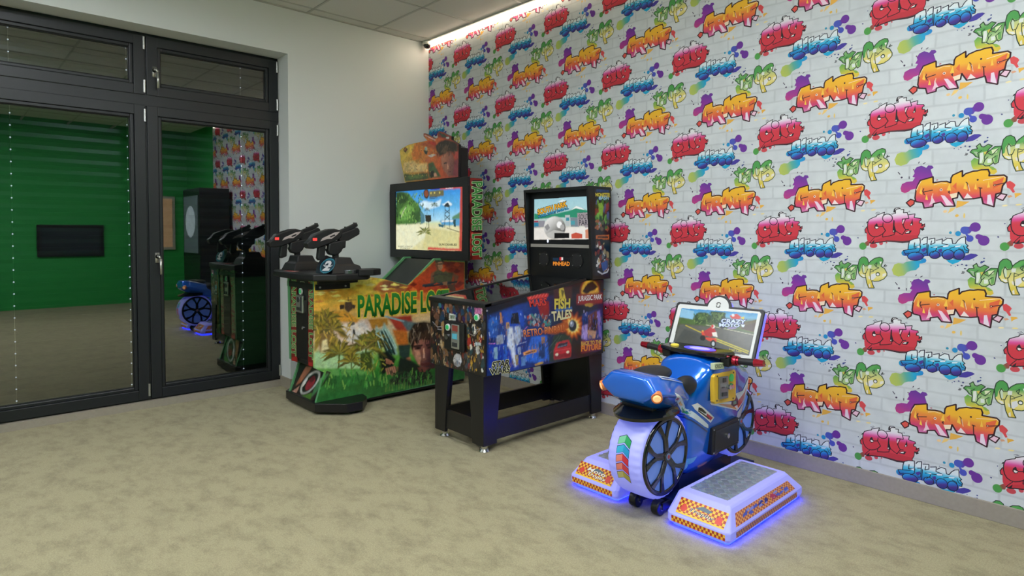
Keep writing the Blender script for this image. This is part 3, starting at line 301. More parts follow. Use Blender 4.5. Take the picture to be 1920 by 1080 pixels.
ART['gunside']=[["p",[[4588,9673,4539,209],[[0,"#d2c650"],[0.12,"#d0b448"],[0.22,"#cc9c3c"],[0.34,"#cfae70"],[0.46,"#c8b896"],[0.58,"#a8b068"],[0.68,"#5a9a3c"],[0.78,"#2c7a2c"],[0.9,"#28602c"],[1,"#2a6a34"]]],[13,9882,3110,9814,5437,9408,7747,8779,10418,10702,13501,10446,13460,7917,13464,449,10205,560,3705,392,116,880,699,2911,-128,3389]],["p","#c09030",[33,8765,2310,8911,3589,8541,2621,8166,470,8034,-1,8209]],["p","#d8d070",[188,9735,3110,9741,4586,9225,2309,8766,479,9159]],["p","#a86438",[5264,9190,5957,9306,7746,8747,10021,8296,8114,7940,5604,8262,4583,8627]],["p","#7c5038",[5609,9248,6662,9194,8302,8637,7018,8479,5434,8727]],["p",[[10025,10552,10019,7004],[[0.0,"#8c3420"],[0.333,"#b04424"],[0.667,"#a83c20"],[1.0,"#b86828"]]],[7839,8820,10418,10702,13501,10446,13460,7749,10019,7327,7378,7990]],["p","#c87030",[4580,8179,8114,8255,10811,7921,10413,7298,7015,7705,5258,7982]],["p","#6a4430",[10516,10699,11175,10762,11377,10183,11114,9702,10614,9804,10417,10297]],["p","#3c3c30",[10418,10750,11216,10793,11316,10513,10417,10459]],["p","#4c5038",[10023,9586,10614,9885,11215,9780,12341,9568,12030,8505,10217,8608]],["p","#7a5038",[10023,9586,10318,9735,10257,8767,9924,8866]],["p","#7a5038",[12134,9660,12864,9295,12549,8476,12133,8333,12341,9153]],["l","#2c3a40",211,[9247,8662,10415,8726,12030,8753]],["p","#503828",[11722,8605,12445,8648,12549,7975,11619,8034]],["p","#cdb4a0",[-13,6671,2295,6595,4571,6382,4902,4993,4558,3828,441,4367,-25,5270]],["p","#cfc8c0",[1979,6191,3904,6295,4733,5012,3894,4511,2442,4980]],["p","#c08a30",[-9,7230,2299,7247,3577,6475,3250,6211,908,6583,-13,6671]],["p","#a87828",[4236,6413,5944,6329,5941,5794,4567,5631]],["p","#9cc090",[-32,4429,1658,4784,2436,4106,4559,4129,4720,2599,-41,3305]],["p","#7c6438",[311,6640,912,7150,1363,6539,1508,5377,1194,4268,441,4367,153,5390]],["p","#9a7a2c",[-10,7091,764,7446,1673,6797,2601,5107,1973,5325,1361,6253,753,6030,158,6093]],["p","#8c7430",[-18,6111,453,5921,296,4809,-32,4429]],["p","#8c7a34",[1207,5983,1816,5198,1654,4208,1198,4840]],["p","#d8cc9c",[597,5197,898,5304,1118,4278,441,4367]],["l","#4e5c20",128,[1886,4033,1800,2887]],["p","#4e5c20",[1886,4033,2674,3728,3358,3456,2703,3972]],["p","#6c7a22",[1886,4033,2553,3949,3057,3914,2498,4199]],["p","#4e5c20",[1886,4033,2512,4276,2873,4462,2340,4487]],["p","#6c7a22",[1886,4033,2363,4569,2538,4906,2125,4709]],["p","#4e5c20",[1886,4033,1974,4578,1805,4861,1710,4591]],["p","#6c7a22",[1886,4033,1764,4693,1441,4973,1519,4635]],["p","#4e5c20",[1886,4033,1555,4534,1124,4628,1376,4378]],["p","#6c7a22",[1886,4033,1187,4419,565,4302,1121,4192]],["p","#4e5c20",[1886,4033,1064,4089,456,3676,1121,3845]],["l","#4e5c20",92,[2829,3320,2870,2211]],["p","#4e5c20",[2829,3320,3384,3010,3892,2726,3436,3175]],["p","#6c7a22",[2829,3320,3277,3312,3587,3337,3211,3488]],["p","#4e5c20",[2829,3320,3342,3481,3662,3594,3228,3639]],["p","#6c7a22",[2829,3320,3136,3631,3230,3840,2964,3734]],["p","#4e5c20",[2829,3320,2940,3794,2854,4053,2747,3824]],["p","#6c7a22",[2829,3320,2735,3748,2499,3921,2560,3700]],["p","#4e5c20",[2829,3320,2509,3719,2140,3792,2389,3600]],["p","#6c7a22",[2829,3320,2285,3647,1794,3593,2227,3489]],["p","#4e5c20",[2829,3320,2304,3442,1892,3230,2319,3265]],["l","#4e5c20",159,[4058,4193,3963,2113]],["p","#4e5c20",[4058,4193,4945,3830,5727,3531,4988,4125]],["p","#6c7a22",[4058,4193,5003,4167,5707,4152,4908,4469]],["p","#4e5c20",[4058,4193,4757,4412,5145,4615,4548,4672]],["p","#6c7a22",[4058,4193,4554,4932,4673,5379,4238,5068]],["p","#4e5c20",[4058,4193,4189,4908,3993,5284,3858,4932]],["p","#6c7a22",[4058,4193,3928,5004,3539,5356,3617,4942]],["p","#4e5c20",[4058,4193,3544,4910,2925,5071,3317,4724]],["p","#6c7a22",[4058,4193,3368,4619,2729,4499,3274,4348]],["p","#4e5c20",[4058,4193,3052,4334,2289,3899,3098,4037]],["p","#4e5c20",[4563,4881,5090,4655,5554,4502,5120,4862]],["p","#6c7a22",[4563,4881,5133,4852,5544,4862,5067,5063]],["p","#4e5c20",[4563,4881,5083,5133,5359,5321,4915,5301]],["p","#6c7a22",[4563,4881,5019,5321,5205,5601,4813,5449]],["p","#4e5c20",[4563,4881,4714,5366,4622,5635,4479,5402]],["p","#6c7a22",[4563,4881,4432,5410,4130,5619,4218,5346]],["p","#4e5c20",[4563,4881,4199,5292,3779,5334,4061,5139]],["p","#6c7a22",[4563,4881,3882,5192,3290,5061,3834,4994]],["p","#4e5c20",[4563,4881,3861,4998,3316,4708,3885,4788]],["p","#3c4a20",[3562,3959,4558,3979,4717,1994,3551,2178]],["p","#58904a",[-42,3165,1957,3009,4551,2473,4548,2021,-46,2743]],["p","#2e6c30",[697,2626,4549,2172,5229,1761,10206,1131,10205,560,3705,392,414,895]],["p","#286028",[2261,1650,4547,1719,6990,855,4540,436]],["l","#3a3028",45,[1758,8010,3260,7945]],["p","#4a3a2c",[2382,7892,2858,7886,3063,7403,2613,7002,2268,7394]],["p","#3a3028",[1911,7639,2302,7681,2268,7322,1987,7345]],["p","#3a3028",[2904,7635,3225,7536,3094,7180]],["l","#3a3028",76,[2621,8166,2619,7875]],["p","#5a5450",[2577,6248,2848,6397,3121,6312,3152,6103,2543,5989]],["p","#2a2a28",[2957,5771,3118,5783,3212,5302,3018,5353]],["p","#a03a28",[5944,6406,8109,6366,8292,5242,7005,4910]],["p","#b86a28",[6292,5451,7735,5143,7915,3705,6822,4154]],["p","#283c34",[6822,4154,8102,4076,7819,2613,6998,3197]],["p","#586c6c",[7009,6153,8859,5661,9239,5143,7735,5143]],["l","#7aa0a8",131,[5683,6506,7371,5963]],["p","#8cb0a8",[4871,5600,4941,5924,5076,5578,5419,5542,5629,6054,5940,5488,6643,4176,6819,3377,5932,3648,5588,4610,4902,4842,4819,5304]],["p","#20403c",[5246,5409,5679,5515,6464,4197,6640,3401,5932,3572,5415,4630]],["p","#182420",[4532,5335,4819,5379,5072,4822,4816,4701]],["p","#10201e",[4732,4861,5415,4782,5240,4043,4813,4172]],["p","#101a18",[5067,3762,5933,3802,6638,3091,6278,2058,5402,2039]],["p","#8a5a44",[5755,3212,6282,2985,6192,2689,5754,2829]],["p","#946450",[6103,2471,6905,2430,6994,1949,6365,1735,6013,2099]],["p","#a06a4e",[7544,2966,8006,3061,8189,1925,7817,1981]],["p","#1c2820",[6998,3197,8098,2731,10009,1488,10205,560,7354,873,5921,1189,6814,2132]],["p","#2a2018",[7827,4976,8293,5637,9241,5784,10410,5509,10408,4042,8856,4385,8289,3975,7824,4189]],["p",[[8290,4292,10209,3414],[[0.0,"#b07a60"],[0.5,"#8c5a50"],[1.0,"#4a2c34"]]],[8196,4303,8667,4566,10309,4217,10406,2409,9814,1680,9136,1782,8567,2666,8137,3360]],["p","#54342c",[8382,3804,9045,3786,9006,3535,8438,3559]],["p","#54342c",[9526,3743,10210,3708,10170,3419,9583,3461]],["p","#c89478",[9236,3538,9466,2702,9138,2667]],["p","#6a3430",[9041,2359,9815,2330,9620,2131,9194,2160]],["p","#241a14",[8105,5103,8858,5183,8665,3929,8383,4281,8249,3345,8009,4009]],["p","#3c2c20",[8385,4915,9820,5082,10210,4066,8856,4385]],["p","#6a8c3c",[9220,456,9317,440,9360,1325]],["p","#4c8438",[5830,658,5918,643,5992,1799]],["p","#6a8c3c",[9783,423,9881,407,9999,931]],["p","#4c8438",[6305,630,6394,615,6360,1430]],["p","#6a8c3c",[6296,630,6385,615,6195,1480]],["p","#4c8438",[8128,521,8222,506,8260,1736]],["p","#6a8c3c",[8966,472,9061,455,9129,1396]],["p","#4c8438",[6704,606,6794,591,6619,1695]],["p","#6a8c3c",[6253,633,6342,618,6456,1182]],["p","#4c8438",[7360,567,7451,552,7352,1171]],["p","#6a8c3c",[7879,536,7972,520,7893,1558]],["p","#4c8438",[7309,570,7401,555,7372,1903]],["p","#6a8c3c",[7415,564,7506,548,7513,1650]],["p","#4c8438",[6403,624,6492,609,6509,1710]],["p","#6a8c3c",[5705,666,5792,651,5815,1710]],["p","#4c8438",[9830,420,9928,404,9681,1648]],["p","#6a8c3c",[6880,596,6971,580,6913,1450]],["p","#4c8438",[7641,550,7734,535,7796,1910]],["p","#6a8c3c",[6045,645,6133,630,6140,1403]],["p","#4c8438",[8393,506,8487,490,8540,1459]],["p","#6a8c3c",[9528,438,9625,422,9642,1651]],["p","#4c8438",[5970,650,6058,635,6076,1683]],["p","#6a8c3c",[9794,422,9892,406,9694,949]],["p","#4c8438",[9625,432,9723,416,9842,1754]],["p","#6a8c3c",[8565,495,8660,479,8734,1123]],["p","#4c8438",[6953,591,7043,576,7148,1821]],["p","#5c5424",[833,6661,1622,6316,2328,5917,1675,6580]],["p","#8a7c2c",[833,6661,1606,6475,2243,6245,1598,6749]],["p","#5c5424",[833,6661,1677,6785,2272,6765,1560,7045]],["p","#8a7c2c",[833,6661,1558,6896,2009,6982,1395,7135]],["p","#5c5424",[833,6661,1353,7076,1564,7286,1116,7251]],["p","#8a7c2c",[833,6661,1126,7284,1109,7558,846,7362]],["p","#5c5424",[833,6661,992,7255,860,7497,706,7284]],["p","#8a7c2c",[833,6661,810,7329,538,7546,534,7288]],["p","#5c5424",[833,6661,561,7244,134,7320,336,7100]],["p","#8a7c2c",[833,6661,340,7342,-235,7389,145,7167]],["p","#5c5424",[833,6661,181,7159,-453,7022,61,6928]],["p","#8a7c2c",[833,6661,119,6840,-451,6446,126,6573]],["p","#5c5424",[833,6661,165,6706,-317,6230,230,6440]],["p","#5c5424",[454,6062,942,5729,1419,5404,1023,5936]],["p","#8a7c2c",[454,6062,1225,5980,1833,5798,1189,6210]],["p","#5c5424",[454,6062,1011,6117,1381,6127,913,6335]],["p","#8a7c2c",[454,6062,1017,6253,1352,6334,875,6450]],["p","#5c5424",[454,6062,916,6369,1126,6525,730,6531]],["p","#8a7c2c",[454,6062,799,6508,879,6720,578,6616]],["p","#5c5424",[454,6062,594,6745,489,7018,356,6772]],["p","#8a7c2c",[454,6062,382,6771,114,7005,154,6734]],["p","#5c5424",[454,6062,274,6568,-55,6665,74,6468]],["p","#8a7c2c",[454,6062,55,6605,-413,6634,-104,6456]],["p","#5c5424",[454,6062,-39,6390,-507,6233,-115,6185]],["p","#8a7c2c",[454,6062,-174,6318,-710,6055,-206,6100]],["p","#5c5424",[454,6062,-248,6145,-785,5718,-215,5920]],["p","#5c5424",[1359,5967,2090,5528,2778,5022,2177,5752]],["p","#8a7c2c",[1359,5967,1954,5772,2453,5583,1960,6017]],["p","#5c5424",[1359,5967,2049,5995,2541,5952,1961,6236]],["p","#8a7c2c",[1359,5967,1923,6160,2243,6257,1763,6370]],["p","#5c5424",[1359,5967,1830,6406,2012,6616,1606,6554]],["p","#8a7c2c",[1359,5967,1658,6531,1671,6784,1405,6615]],["p","#5c5424",[1359,5967,1436,6524,1263,6734,1178,6526]],["p","#8a7c2c",[1359,5967,1315,6615,1050,6826,1065,6576]],["p","#5c5424",[1359,5967,1045,6648,597,6783,833,6532]],["p","#8a7c2c",[1359,5967,970,6429,516,6399,817,6250]],["p","#5c5424",[1359,5967,764,6411,188,6284,658,6201]],["p","#8a7c2c",[1359,5967,656,6222,67,5916,631,5985]],["p","#5c5424",[1359,5967,692,6066,185,5655,727,5824]],["p","#5c5424",[1886,4106,2706,3629,3471,3087,2793,3885]],["p","#8a7c2c",[1886,4106,2845,3950,3615,3680,2809,4231]],["p","#5c5424",[1886,4106,2726,4194,3312,4159,2603,4463]],["p","#8a7c2c",[1886,4106,2634,4458,3067,4596,2430,4686]],["p","#5c5424",[1886,4106,2456,4647,2690,4896,2199,4819]],["p","#8a7c2c",[1886,4106,2328,4764,2434,5062,2048,4892]],["p","#5c5424",[1886,4106,2029,4923,1875,5251,1734,4955]],["p","#8a7c2c",[1886,4106,1897,4754,1641,4982,1608,4734]],["p","#5c5424",[1886,4106,1494,4938,958,5120,1253,4813]],["p","#8a7c2c",[1886,4106,1403,4741,838,4772,1211,4559]],["p","#5c5424",[1886,4106,1073,4610,336,4421,979,4365]],["p","#8a7c2c",[1886,4106,1028,4336,344,3926,1033,4064]],["p","#5c5424",[1886,4106,1184,4222,660,3786,1231,3948]],["p","#5c5424",[4058,4267,5086,3771,6023,3185,5165,4072]],["p","#8a7c2c",[4058,4267,4905,3996,5616,3716,4909,4313]],["p","#5c5424",[4058,4267,5062,4243,5811,4112,4962,4560]],["p","#8a7c2c",[4058,4267,4983,4715,5530,4883,4740,4974]],["p","#5c5424",[4058,4267,4673,4777,4906,5031,4374,4978]],["p","#8a7c2c",[4058,4267,4505,5004,4564,5338,4169,5131]],["p","#5c5424",[4058,4267,4162,5162,3929,5507,3816,5177]],["p","#8a7c2c",[4058,4267,4013,5130,3669,5426,3676,5095]],["p","#5c5424",[4058,4267,3707,5139,3156,5341,3413,5011]],["p","#8a7c2c",[4058,4267,3565,4938,2958,4966,3335,4733]],["p","#5c5424",[4058,4267,3255,4784,2508,4584,3141,4505]],["p","#8a7c2c",[4058,4267,2980,4538,2124,4051,2985,4229]],["p","#5c5424",[4058,4267,3250,4369,2663,3855,3320,4057]],["p","#5c5424",[2829,3394,3314,3084,3775,2777,3380,3273]],["p","#8a7c2c",[2829,3394,3467,3270,3972,3100,3441,3479]],["p","#5c5424",[2829,3394,3480,3475,3929,3453,3382,3676]],["p","#8a7c2c",[2829,3394,3309,3508,3587,3566,3180,3695]],["p","#5c5424",[2829,3394,3284,3713,3493,3864,3103,3861]],["p","#8a7c2c",[2829,3394,3167,3922,3248,4157,2953,4017]],["p","#5c5424",[2829,3394,3001,3892,2937,4107,2778,3941]],["p","#8a7c2c",[2829,3394,2789,4014,2557,4233,2572,3995]],["p","#5c5424",[2829,3394,2687,3863,2393,3975,2492,3789]],["p","#8a7c2c",[2829,3394,2515,3850,2121,3885,2363,3722]],["p","#5c5424",[2829,3394,2271,3731,1762,3584,2207,3544]],["p","#8a7c2c",[2829,3394,2158,3670,1590,3434,2128,3473]],["p","#5c5424",[2829,3394,2158,3424,1668,2995,2215,3220]],["p","#5c5424",[4816,4701,5537,4310,6207,3876,5613,4536]],["p","#8a7c2c",[4816,4701,5465,4484,6013,4265,5475,4727]],["p","#5c5424",[4816,4701,5617,4814,6173,4795,5497,5047]],["p","#8a7c2c",[4816,4701,5442,4934,5799,5038,5266,5140]],["p","#5c5424",[4816,4701,5327,5019,5552,5184,5112,5193]],["p","#8a7c2c",[4816,4701,5218,5209,5317,5447,4965,5328]],["p","#5c5424",[4816,4701,4883,5445,4691,5730,4613,5453]],["p","#8a7c2c",[4816,4701,4774,5266,4503,5447,4515,5226]],["p","#5c5424",[4816,4701,4529,5404,4085,5572,4298,5307]],["p","#8a7c2c",[4816,4701,4329,5292,3777,5323,4154,5131]],["p","#5c5424",[4816,4701,4344,5099,3853,5005,4224,4899]],["p","#8a7c2c",[4816,4701,4090,5008,3468,4750,4048,4777]],["p","#5c5424",[4816,4701,4060,4713,3519,4214,4135,4475]],["r",1,50,[96,7432,3094,7180,3080,4905,78,5258],["#a88c34","#6c5830","#8c7428","#c4a448"],74,[-387,387],[-119,-507]],["r",2,60,[3245,5475,5590,5220,5577,2318,3228,2672],["#5c6c24","#78842c","#3c4a1c","#98983c"],80,[-384,384],[-96,-416]],["r",3,130,[133,2927,10009,1407,10007,103,124,1798],["#3c8c38","#58a048","#2a6830","#7cac50","#1f5428"],81,[-130,130],[551,194]],["p","#c8a040",[3144,8984,3478,9103,3888,8941,3476,8886]],["p","#e0d48c",[3955,9010,4555,9123,4892,8958,4553,8861]],["p","#c8a040",[6937,8672,7337,8725,7889,8617,7336,8530]],["p","#b87838",[3798,8205,4440,8327,5159,8113,4439,8102]],["p","#dcd070",[1148,8352,1734,8474,2150,8283,1732,8244]],["p","#dcd070",[-137,8586,473,8608,866,8520,472,8469]],["p","#dcd070",[-301,9091,342,9110,907,9020,341,8997]],["p","#dcd070",[6183,8893,6519,9048,7056,8844,6518,8784]],["p","#dcd070",[3599,9280,4042,9392,4337,9242,4041,9170]],["p","#dcd070",[1117,8681,1370,8785,1880,8633,1369,8611]],["p","#dcd070",[1755,7948,2045,8066,2729,7876,2044,7866]],["p","#d8bc58",[3935,9550,4607,9640,5147,9491,4606,9421]],["p","#e0d48c",[6185,9314,6645,9378,7020,9272,6644,9172]],["p","#e0d48c",[5231,8854,5660,8943,6032,8808,5659,8750]],["p","#d8bc58",[2178,9551,2463,9686,2711,9525,2461,9438]],["p","#c8a040",[5597,8609,6155,8644,6765,8538,6154,8522]],["p","#e0d48c",[5328,8601,5779,8716,6130,8552,5778,8464]],["p","#c8a040",[1635,9647,1989,9706,2279,9616,1988,9576]],["p","#b87838",[162,9019,515,9056,1099,8963,514,8936]],["p","#dcd070",[3007,9166,3613,9227,3916,9116,3612,9058]],["p","#b87838",[668,8792,1161,8910,1693,8728,1159,8699]],["p","#d8bc58",[4194,8487,4494,8533,5015,8435,4494,8410]],["p","#c8a040",[4069,9467,4750,9517,5246,9409,4749,9344]],["p","#e0d48c",[3618,9491,4104,9639,4621,9442,4102,9353]],["p","#b87838",[-91,8087,371,8168,834,8019,369,7947]],["p","#e0d48c",[-19,8694,627,8716,952,8631,626,8600]],["p","#c04c28",[8227,9136,8602,9338,9017,9159,8676,8955]],["p","#c04c28",[10167,8639,10563,8844,11001,8657,10642,8449]],["p","#8c2c1c",[11144,10273,11549,10490,12000,10310,11631,10092]],["p","#702418",[12206,9669,12622,9885,13085,9699,12706,9481]],["p","#c04c28",[12190,10219,12606,10438,13069,10256,12690,10035]],["p","#702418",[10801,8489,11203,8695,11649,8506,11283,8297]],["p","#c04c28",[10675,10147,11075,10361,11519,10182,11155,9966]],["p","#c04c28",[10776,9865,11177,10078,11623,9898,11257,9682]],["p","#702418",[7890,8799,8261,8999,8673,8819,8335,8617]],["p","#d87038",[7870,8398,8241,8596,8653,8413,8315,8213]],["p","#702418",[8155,9594,8529,9799,8944,9623,8604,9416]],["p","#702418",[12613,8633,13034,8845,13503,8652,13119,8438]],["p","#c04c28",[12789,7933,13213,8142,13684,7944,13298,7733]],["p","#702418",[12280,8422,12698,8632,13163,8439,12782,8226]],["p","#8c2c1c",[11678,9799,12088,10015,12545,9831,12171,9614]],["p","#c04c28",[8274,10307,8649,10515,9065,10343,8724,10134]],["p","#a87c5c",[10675,10532,11115,10551,11215,10107,10973,9789,10714,9962]],["l","#2c2018",90,[10675,10337,11135,10355]],["l","#3c4038",126,[10219,9384,10813,9551,11620,9434]],["l","#20282c",141,[9439,8588,10812,8639,12654,8804]],["p","#8c6448",[11174,8848,11620,8891,11620,8594,11254,8582]],["r",4,60,[7885,5835,10410,5590,10408,4205,7881,4497],["#1c140e","#4c3a28","#6c5844","#281c14","#8c7c68"],71,[-283,212],[-177,-602]],["p","#c8937a",[8381,3519,8853,3506,9081,2755,8851,2306,8473,2838]],["p","#3a2220",[8288,3911,9141,3935,9198,3767,8325,3748]],["p","#3a2220",[9468,3895,10249,3866,10249,3703,9506,3729]],["p","#1c1010",[8570,3749,8911,3739,8892,3581,8588,3604]],["p","#1c1010",[9661,3678,10013,3667,10013,3504,9681,3530]],["p","#8c5a4c",[9083,3637,9313,3689,9543,2611,9080,2594]],["p","#d8a88c",[9198,3575,9313,3560,9388,2793,9234,2766]],["p","#5c2c2c",[8965,2354,9426,2385,9932,2248,9736,2081,9156,2133]],["p","#442430",[9818,4112,10408,4042,10405,1755,9931,1825,10051,2947]],["p","#704038",[8660,2094,9814,1973,9425,1642,8849,1730]],["l","#a8ccc4",65,[5246,5333,5933,3879]],["l","#a8ccc4",65,[5453,5539,6286,3911]],["l","#a8ccc4",65,[5696,5513,6552,3954]],["l","#a8ccc4",65,[4903,5219,5502,4772]],["l","#a8ccc4",65,[5071,4670,5240,4119]],["l","#a8ccc4",66,[5940,5488,6749,3930]],["l","#0c1c1a",98,[5329,4792,5931,3495]],["l","#0c1c1a",98,[5588,4610,6284,3448]],["l","#0c1c1a",99,[6024,4558,6551,3490]],["l","#b07c64",132,[5787,2410,5925,1989]],["l","#5c3c30",50,[5874,2427,6013,2006]],["l","#b07c64",133,[5962,2430,6101,2008]],["l","#5c3c30",50,[6050,2448,6189,2025]],["l","#b07c64",133,[6138,2450,6278,2027]],["l","#5c3c30",50,[6227,2468,6367,2045]],["l","#b07c64",134,[6315,2470,6456,2047]],["l","#5c3c30",50,[6404,2488,6545,2064]],["l","#b07c64",134,[6493,2491,6634,2066]],["l","#5c3c30",51,[6582,2509,6724,2083]],["l","#a06c54",115,[5790,3176,6105,3010]],["l","#a06c54",116,[5912,3098,6211,2918]],["l","#a06c54",116,[6035,3020,6317,2826]],["l","#a06c54",116,[6158,2941,6423,2733]],["r",5,40,[6102,2239,10009,1651,10008,592,6098,1237],["#2c3c28","#141c16","#40503a"],104,[-348,348],[244,-244]],["t","PARADISE LOST","#e0cc40",[3414,8221,11760,8130,11759,6518,3423,6668],0.075,0],["t","PARADISE LOST",[[7107,8214,7100,6409],[[0.0,"#3c9440"],[0.5,"#1c7a28"],[1.0,"#0c4a1c"]]],[3414,8221,11760,8130,11759,6518,3423,6668],0.03,0]]
ART['gunscreen']=[["p",[[6010,5952,5996,707],[[0,"#2a86d6"],[0.3,"#5cb0e4"],[0.5,"#a8d8ee"],[0.56,"#cfd8a8"],[0.62,"#e0dcae"],[1,"#d8d29c"]]],[886,5925,10658,6001,10434,779,555,697]],["p","#e6e6c2",[689,2919,5612,2962,6258,2210,3306,798,585,706]],["p","#d2cc90",[5742,2660,10262,2293,10262,1093,4944,834]],["p","#cfe8f4",[4421,4655,5223,4933,6774,4731,7772,4990,7525,4414,5746,4164]],["p","#e0f0f6",[7772,4553,8742,4811,9217,4509,8502,4314]],["p",[[1182,5952,4684,2969],[[0.0,"#2c4a24"],[0.5,"#4c7a34"],[1.0,"#3c6430"]]],[886,5885,1694,5912,2768,5722,3741,5062,4421,4732,4689,4266,5220,3723,5218,3117,3316,2980,719,2935]],["p","#6aa048",[1612,4265,2763,4706,3738,4368,3872,3593,2186,3304,1166,3316]],["p","#2a4422",[959,5722,1911,5760,2766,5331,2480,4872,1175,4755]],["p","#86b858",[1317,3953,2047,4254,2617,3927,1899,3624]],["p","#34562a",[3320,3913,4688,4114,5086,3270,3594,3055]],["r",21,150,[886,5805,5093,5619,5085,2966,868,2998],["#2c4a24","#4c7a34","#6c9c48","#1f3a1c","#8cb85c","#3c6430"],98,[-153,153],[-44,-218]],["l","#c8ccb0",68,[1681,3628,2046,4096,2478,4479]],["p","#4a7a88",[4688,4038,5352,3721,5350,3116,4818,2968]],["p","#5a8a68",[9216,3508,10376,3911,10376,3208,9216,3222]],["p","#58a0cc",[7523,3241,10262,3350,10262,2787,7769,2873]],["p","#dfe8e8",[7770,3239,9451,3255,9451,3112,7770,3092]],["p","#2c4c50",[9334,3292,9685,3287,9685,2719,9392,2720]],["p","#3a6470",[7274,2950,8137,2871,8014,2653,7398,2728]],["l","#2c4420",48,[6723,4511,6645,3549]],["p","#2c4420",[6723,4511,7057,4426,7349,4353,7081,4494]],["p","#3c5a28",[6723,4511,7104,4509,7390,4502,7079,4579]],["p","#2c4420",[6723,4511,7058,4605,7263,4665,6985,4664]],["p","#3c5a28",[6723,4511,6889,4671,6920,4767,6774,4698]],["p","#2c4420",[6723,4511,6815,4705,6779,4809,6693,4715]],["p","#3c5a28",[6723,4511,6683,4678,6545,4744,6568,4657]],["p","#2c4420",[6723,4511,6534,4655,6306,4670,6455,4602]],["p","#3c5a28",[6723,4511,6416,4607,6132,4561,6383,4539]],["p","#2c4420",[6723,4511,6423,4508,6206,4387,6456,4438]],["l","#28341a",37,[5720,4165,5611,2510]],["p","#28341a",[5720,4165,5981,4095,6213,4034,6003,4147]],["p","#34421e",[5720,4165,5953,4168,6121,4176,5929,4220]],["p","#28341a",[5720,4165,5939,4250,6057,4307,5872,4290]],["p","#34421e",[5720,4165,5877,4294,5929,4371,5792,4318]],["p","#28341a",[5720,4165,5760,4324,5708,4404,5666,4325]],["p","#34421e",[5720,4165,5633,4322,5485,4379,5549,4299]],["p","#28341a",[5720,4165,5572,4284,5393,4302,5508,4246]],["p","#34421e",[5720,4165,5473,4238,5247,4202,5448,4187]],["p","#28341a",[5720,4165,5458,4163,5263,4065,5480,4110]],["l","#2c2c22",82,[5901,3711,5975,2435]],["p","#2a2a20",[5417,3719,6262,3704,6325,3181,5873,3111,5481,3190]],["l","#2e3c40",68,[8260,4393,8197,2652]],["l","#2e3c40",67,[8801,4378,8860,2650]],["l","#2e3c40",68,[8260,4103,8837,3802]],["l","#2e3c40",67,[8837,4089,8259,3813]],["l","#2e3c40",68,[8235,3669,8860,3298]],["l","#2e3c40",67,[8860,3657,8234,3306]],["p","#26343a",[8114,4433,8381,4664,8682,4669,8920,4410,8801,4306,8163,4338]],["p","#5c6428",[5347,2207,5902,2085,6386,2008,5942,2226]],["p","#7a8038",[5347,2207,5924,2192,6352,2205,5883,2333]],["p","#5c6428",[5347,2207,5945,2350,6306,2457,5810,2469]],["p","#7a8038",[5347,2207,5778,2512,5931,2699,5561,2581]],["p","#5c6428",[5347,2207,5540,2574,5472,2768,5291,2590]],["p","#7a8038",[5347,2207,5308,2544,5057,2678,5067,2504]],["p","#5c6428",[5347,2207,5023,2604,4565,2718,4814,2522]],["p","#7a8038",[5347,2207,4879,2441,4376,2407,4754,2315]],["p","#5c6428",[5347,2207,4607,2376,3937,2241,4550,2234]],["p","#7a8038",[5347,2207,4682,2209,4170,1960,4727,2067]],["l","#3c3820",58,[8500,2615,10147,2293]],["p","#c04a3a",[7527,5986,10658,6001,10468,780,10101,806,10284,5740,7527,5767]],["p","#c8584a",[5736,776,10205,773,10468,780,10468,956,5867,1005]],["p","#b44038",[10318,5949,10658,5987,10456,779,10285,775]],["p","#3a3aa0",[6203,5942,7527,5950,7527,5789,6203,5823]],["p","#6a6848",[6010,5765,8079,5741,8079,5233,6008,5205]],["p","#3a3024",[6022,5503,5996,5361,5921,5238,5807,5149,5667,5105,5517,5110,5376,5166,5260,5264,5185,5395,5159,5541,5186,5684,5262,5808,5378,5897,5520,5940,5669,5932,5809,5876,5923,5777,5997,5648]],["p","#8a4a30",[5880,5524,5862,5433,5812,5354,5736,5297,5642,5268,5543,5272,5449,5308,5372,5372,5322,5456,5305,5549,5322,5642,5373,5721,5450,5778,5544,5806,5644,5801,5737,5764,5813,5701,5863,5617]],["p","#c8b860",[6382,5562,6348,5490,6266,5463,6185,5497,6151,5572,6185,5645,6267,5671,6348,5637]],["p","#c8b860",[6890,5540,6856,5468,6776,5441,6695,5475,6662,5550,6696,5621,6776,5648,6857,5614]],["p","#c8b860",[7638,5507,7605,5436,7526,5409,7448,5442,7415,5516,7448,5587,7527,5614,7605,5580]],["l","#2a2a2a",41,[6008,5205,7153,5219,7153,5102,6008,5085,6008,5205]],["t","GUN DISABLED","#2c2a20",[7420,1345,9859,1355,9824,1191,7395,1176],0.02,0],["t","INSERT 1 CREDIT","#4a4838",[1182,1040,3516,1067,3516,927,1181,896],0.0,0],["t","TO PLAY","#4a4838",[1519,855,3167,873,3166,764,1519,743],0,0],["t","SCORE 0","#e8e4e0",[8322,5939,9335,5916,9335,5787,8322,5809],0.02,0]]
ART['monside']=[["p","#8c2018",[166,6522,1469,6518,1370,104,29,142]],["b",4,26,[139,6382,452,6401,459,270,145,278],["#c03028","#5a1410","#d8483c","#2c4030"],112,272,2],["p","#2a1210",[452,6366,1451,6390,1366,2228,456,2296]],["t","PARADISE","#c8e0b0",[1451,6284,1366,2496,438,2450,434,6206],0.06,0],["t","PARADISE","#2c8a34",[1451,6284,1366,2496,438,2450,434,6206],0.02,0],["t","LOST","#c8e0b0",[1366,2143,1369,352,504,304,438,2101],0.06,0],["t","LOST","#2c8a34",[1366,2143,1369,352,504,304,438,2101],0.02,0]]
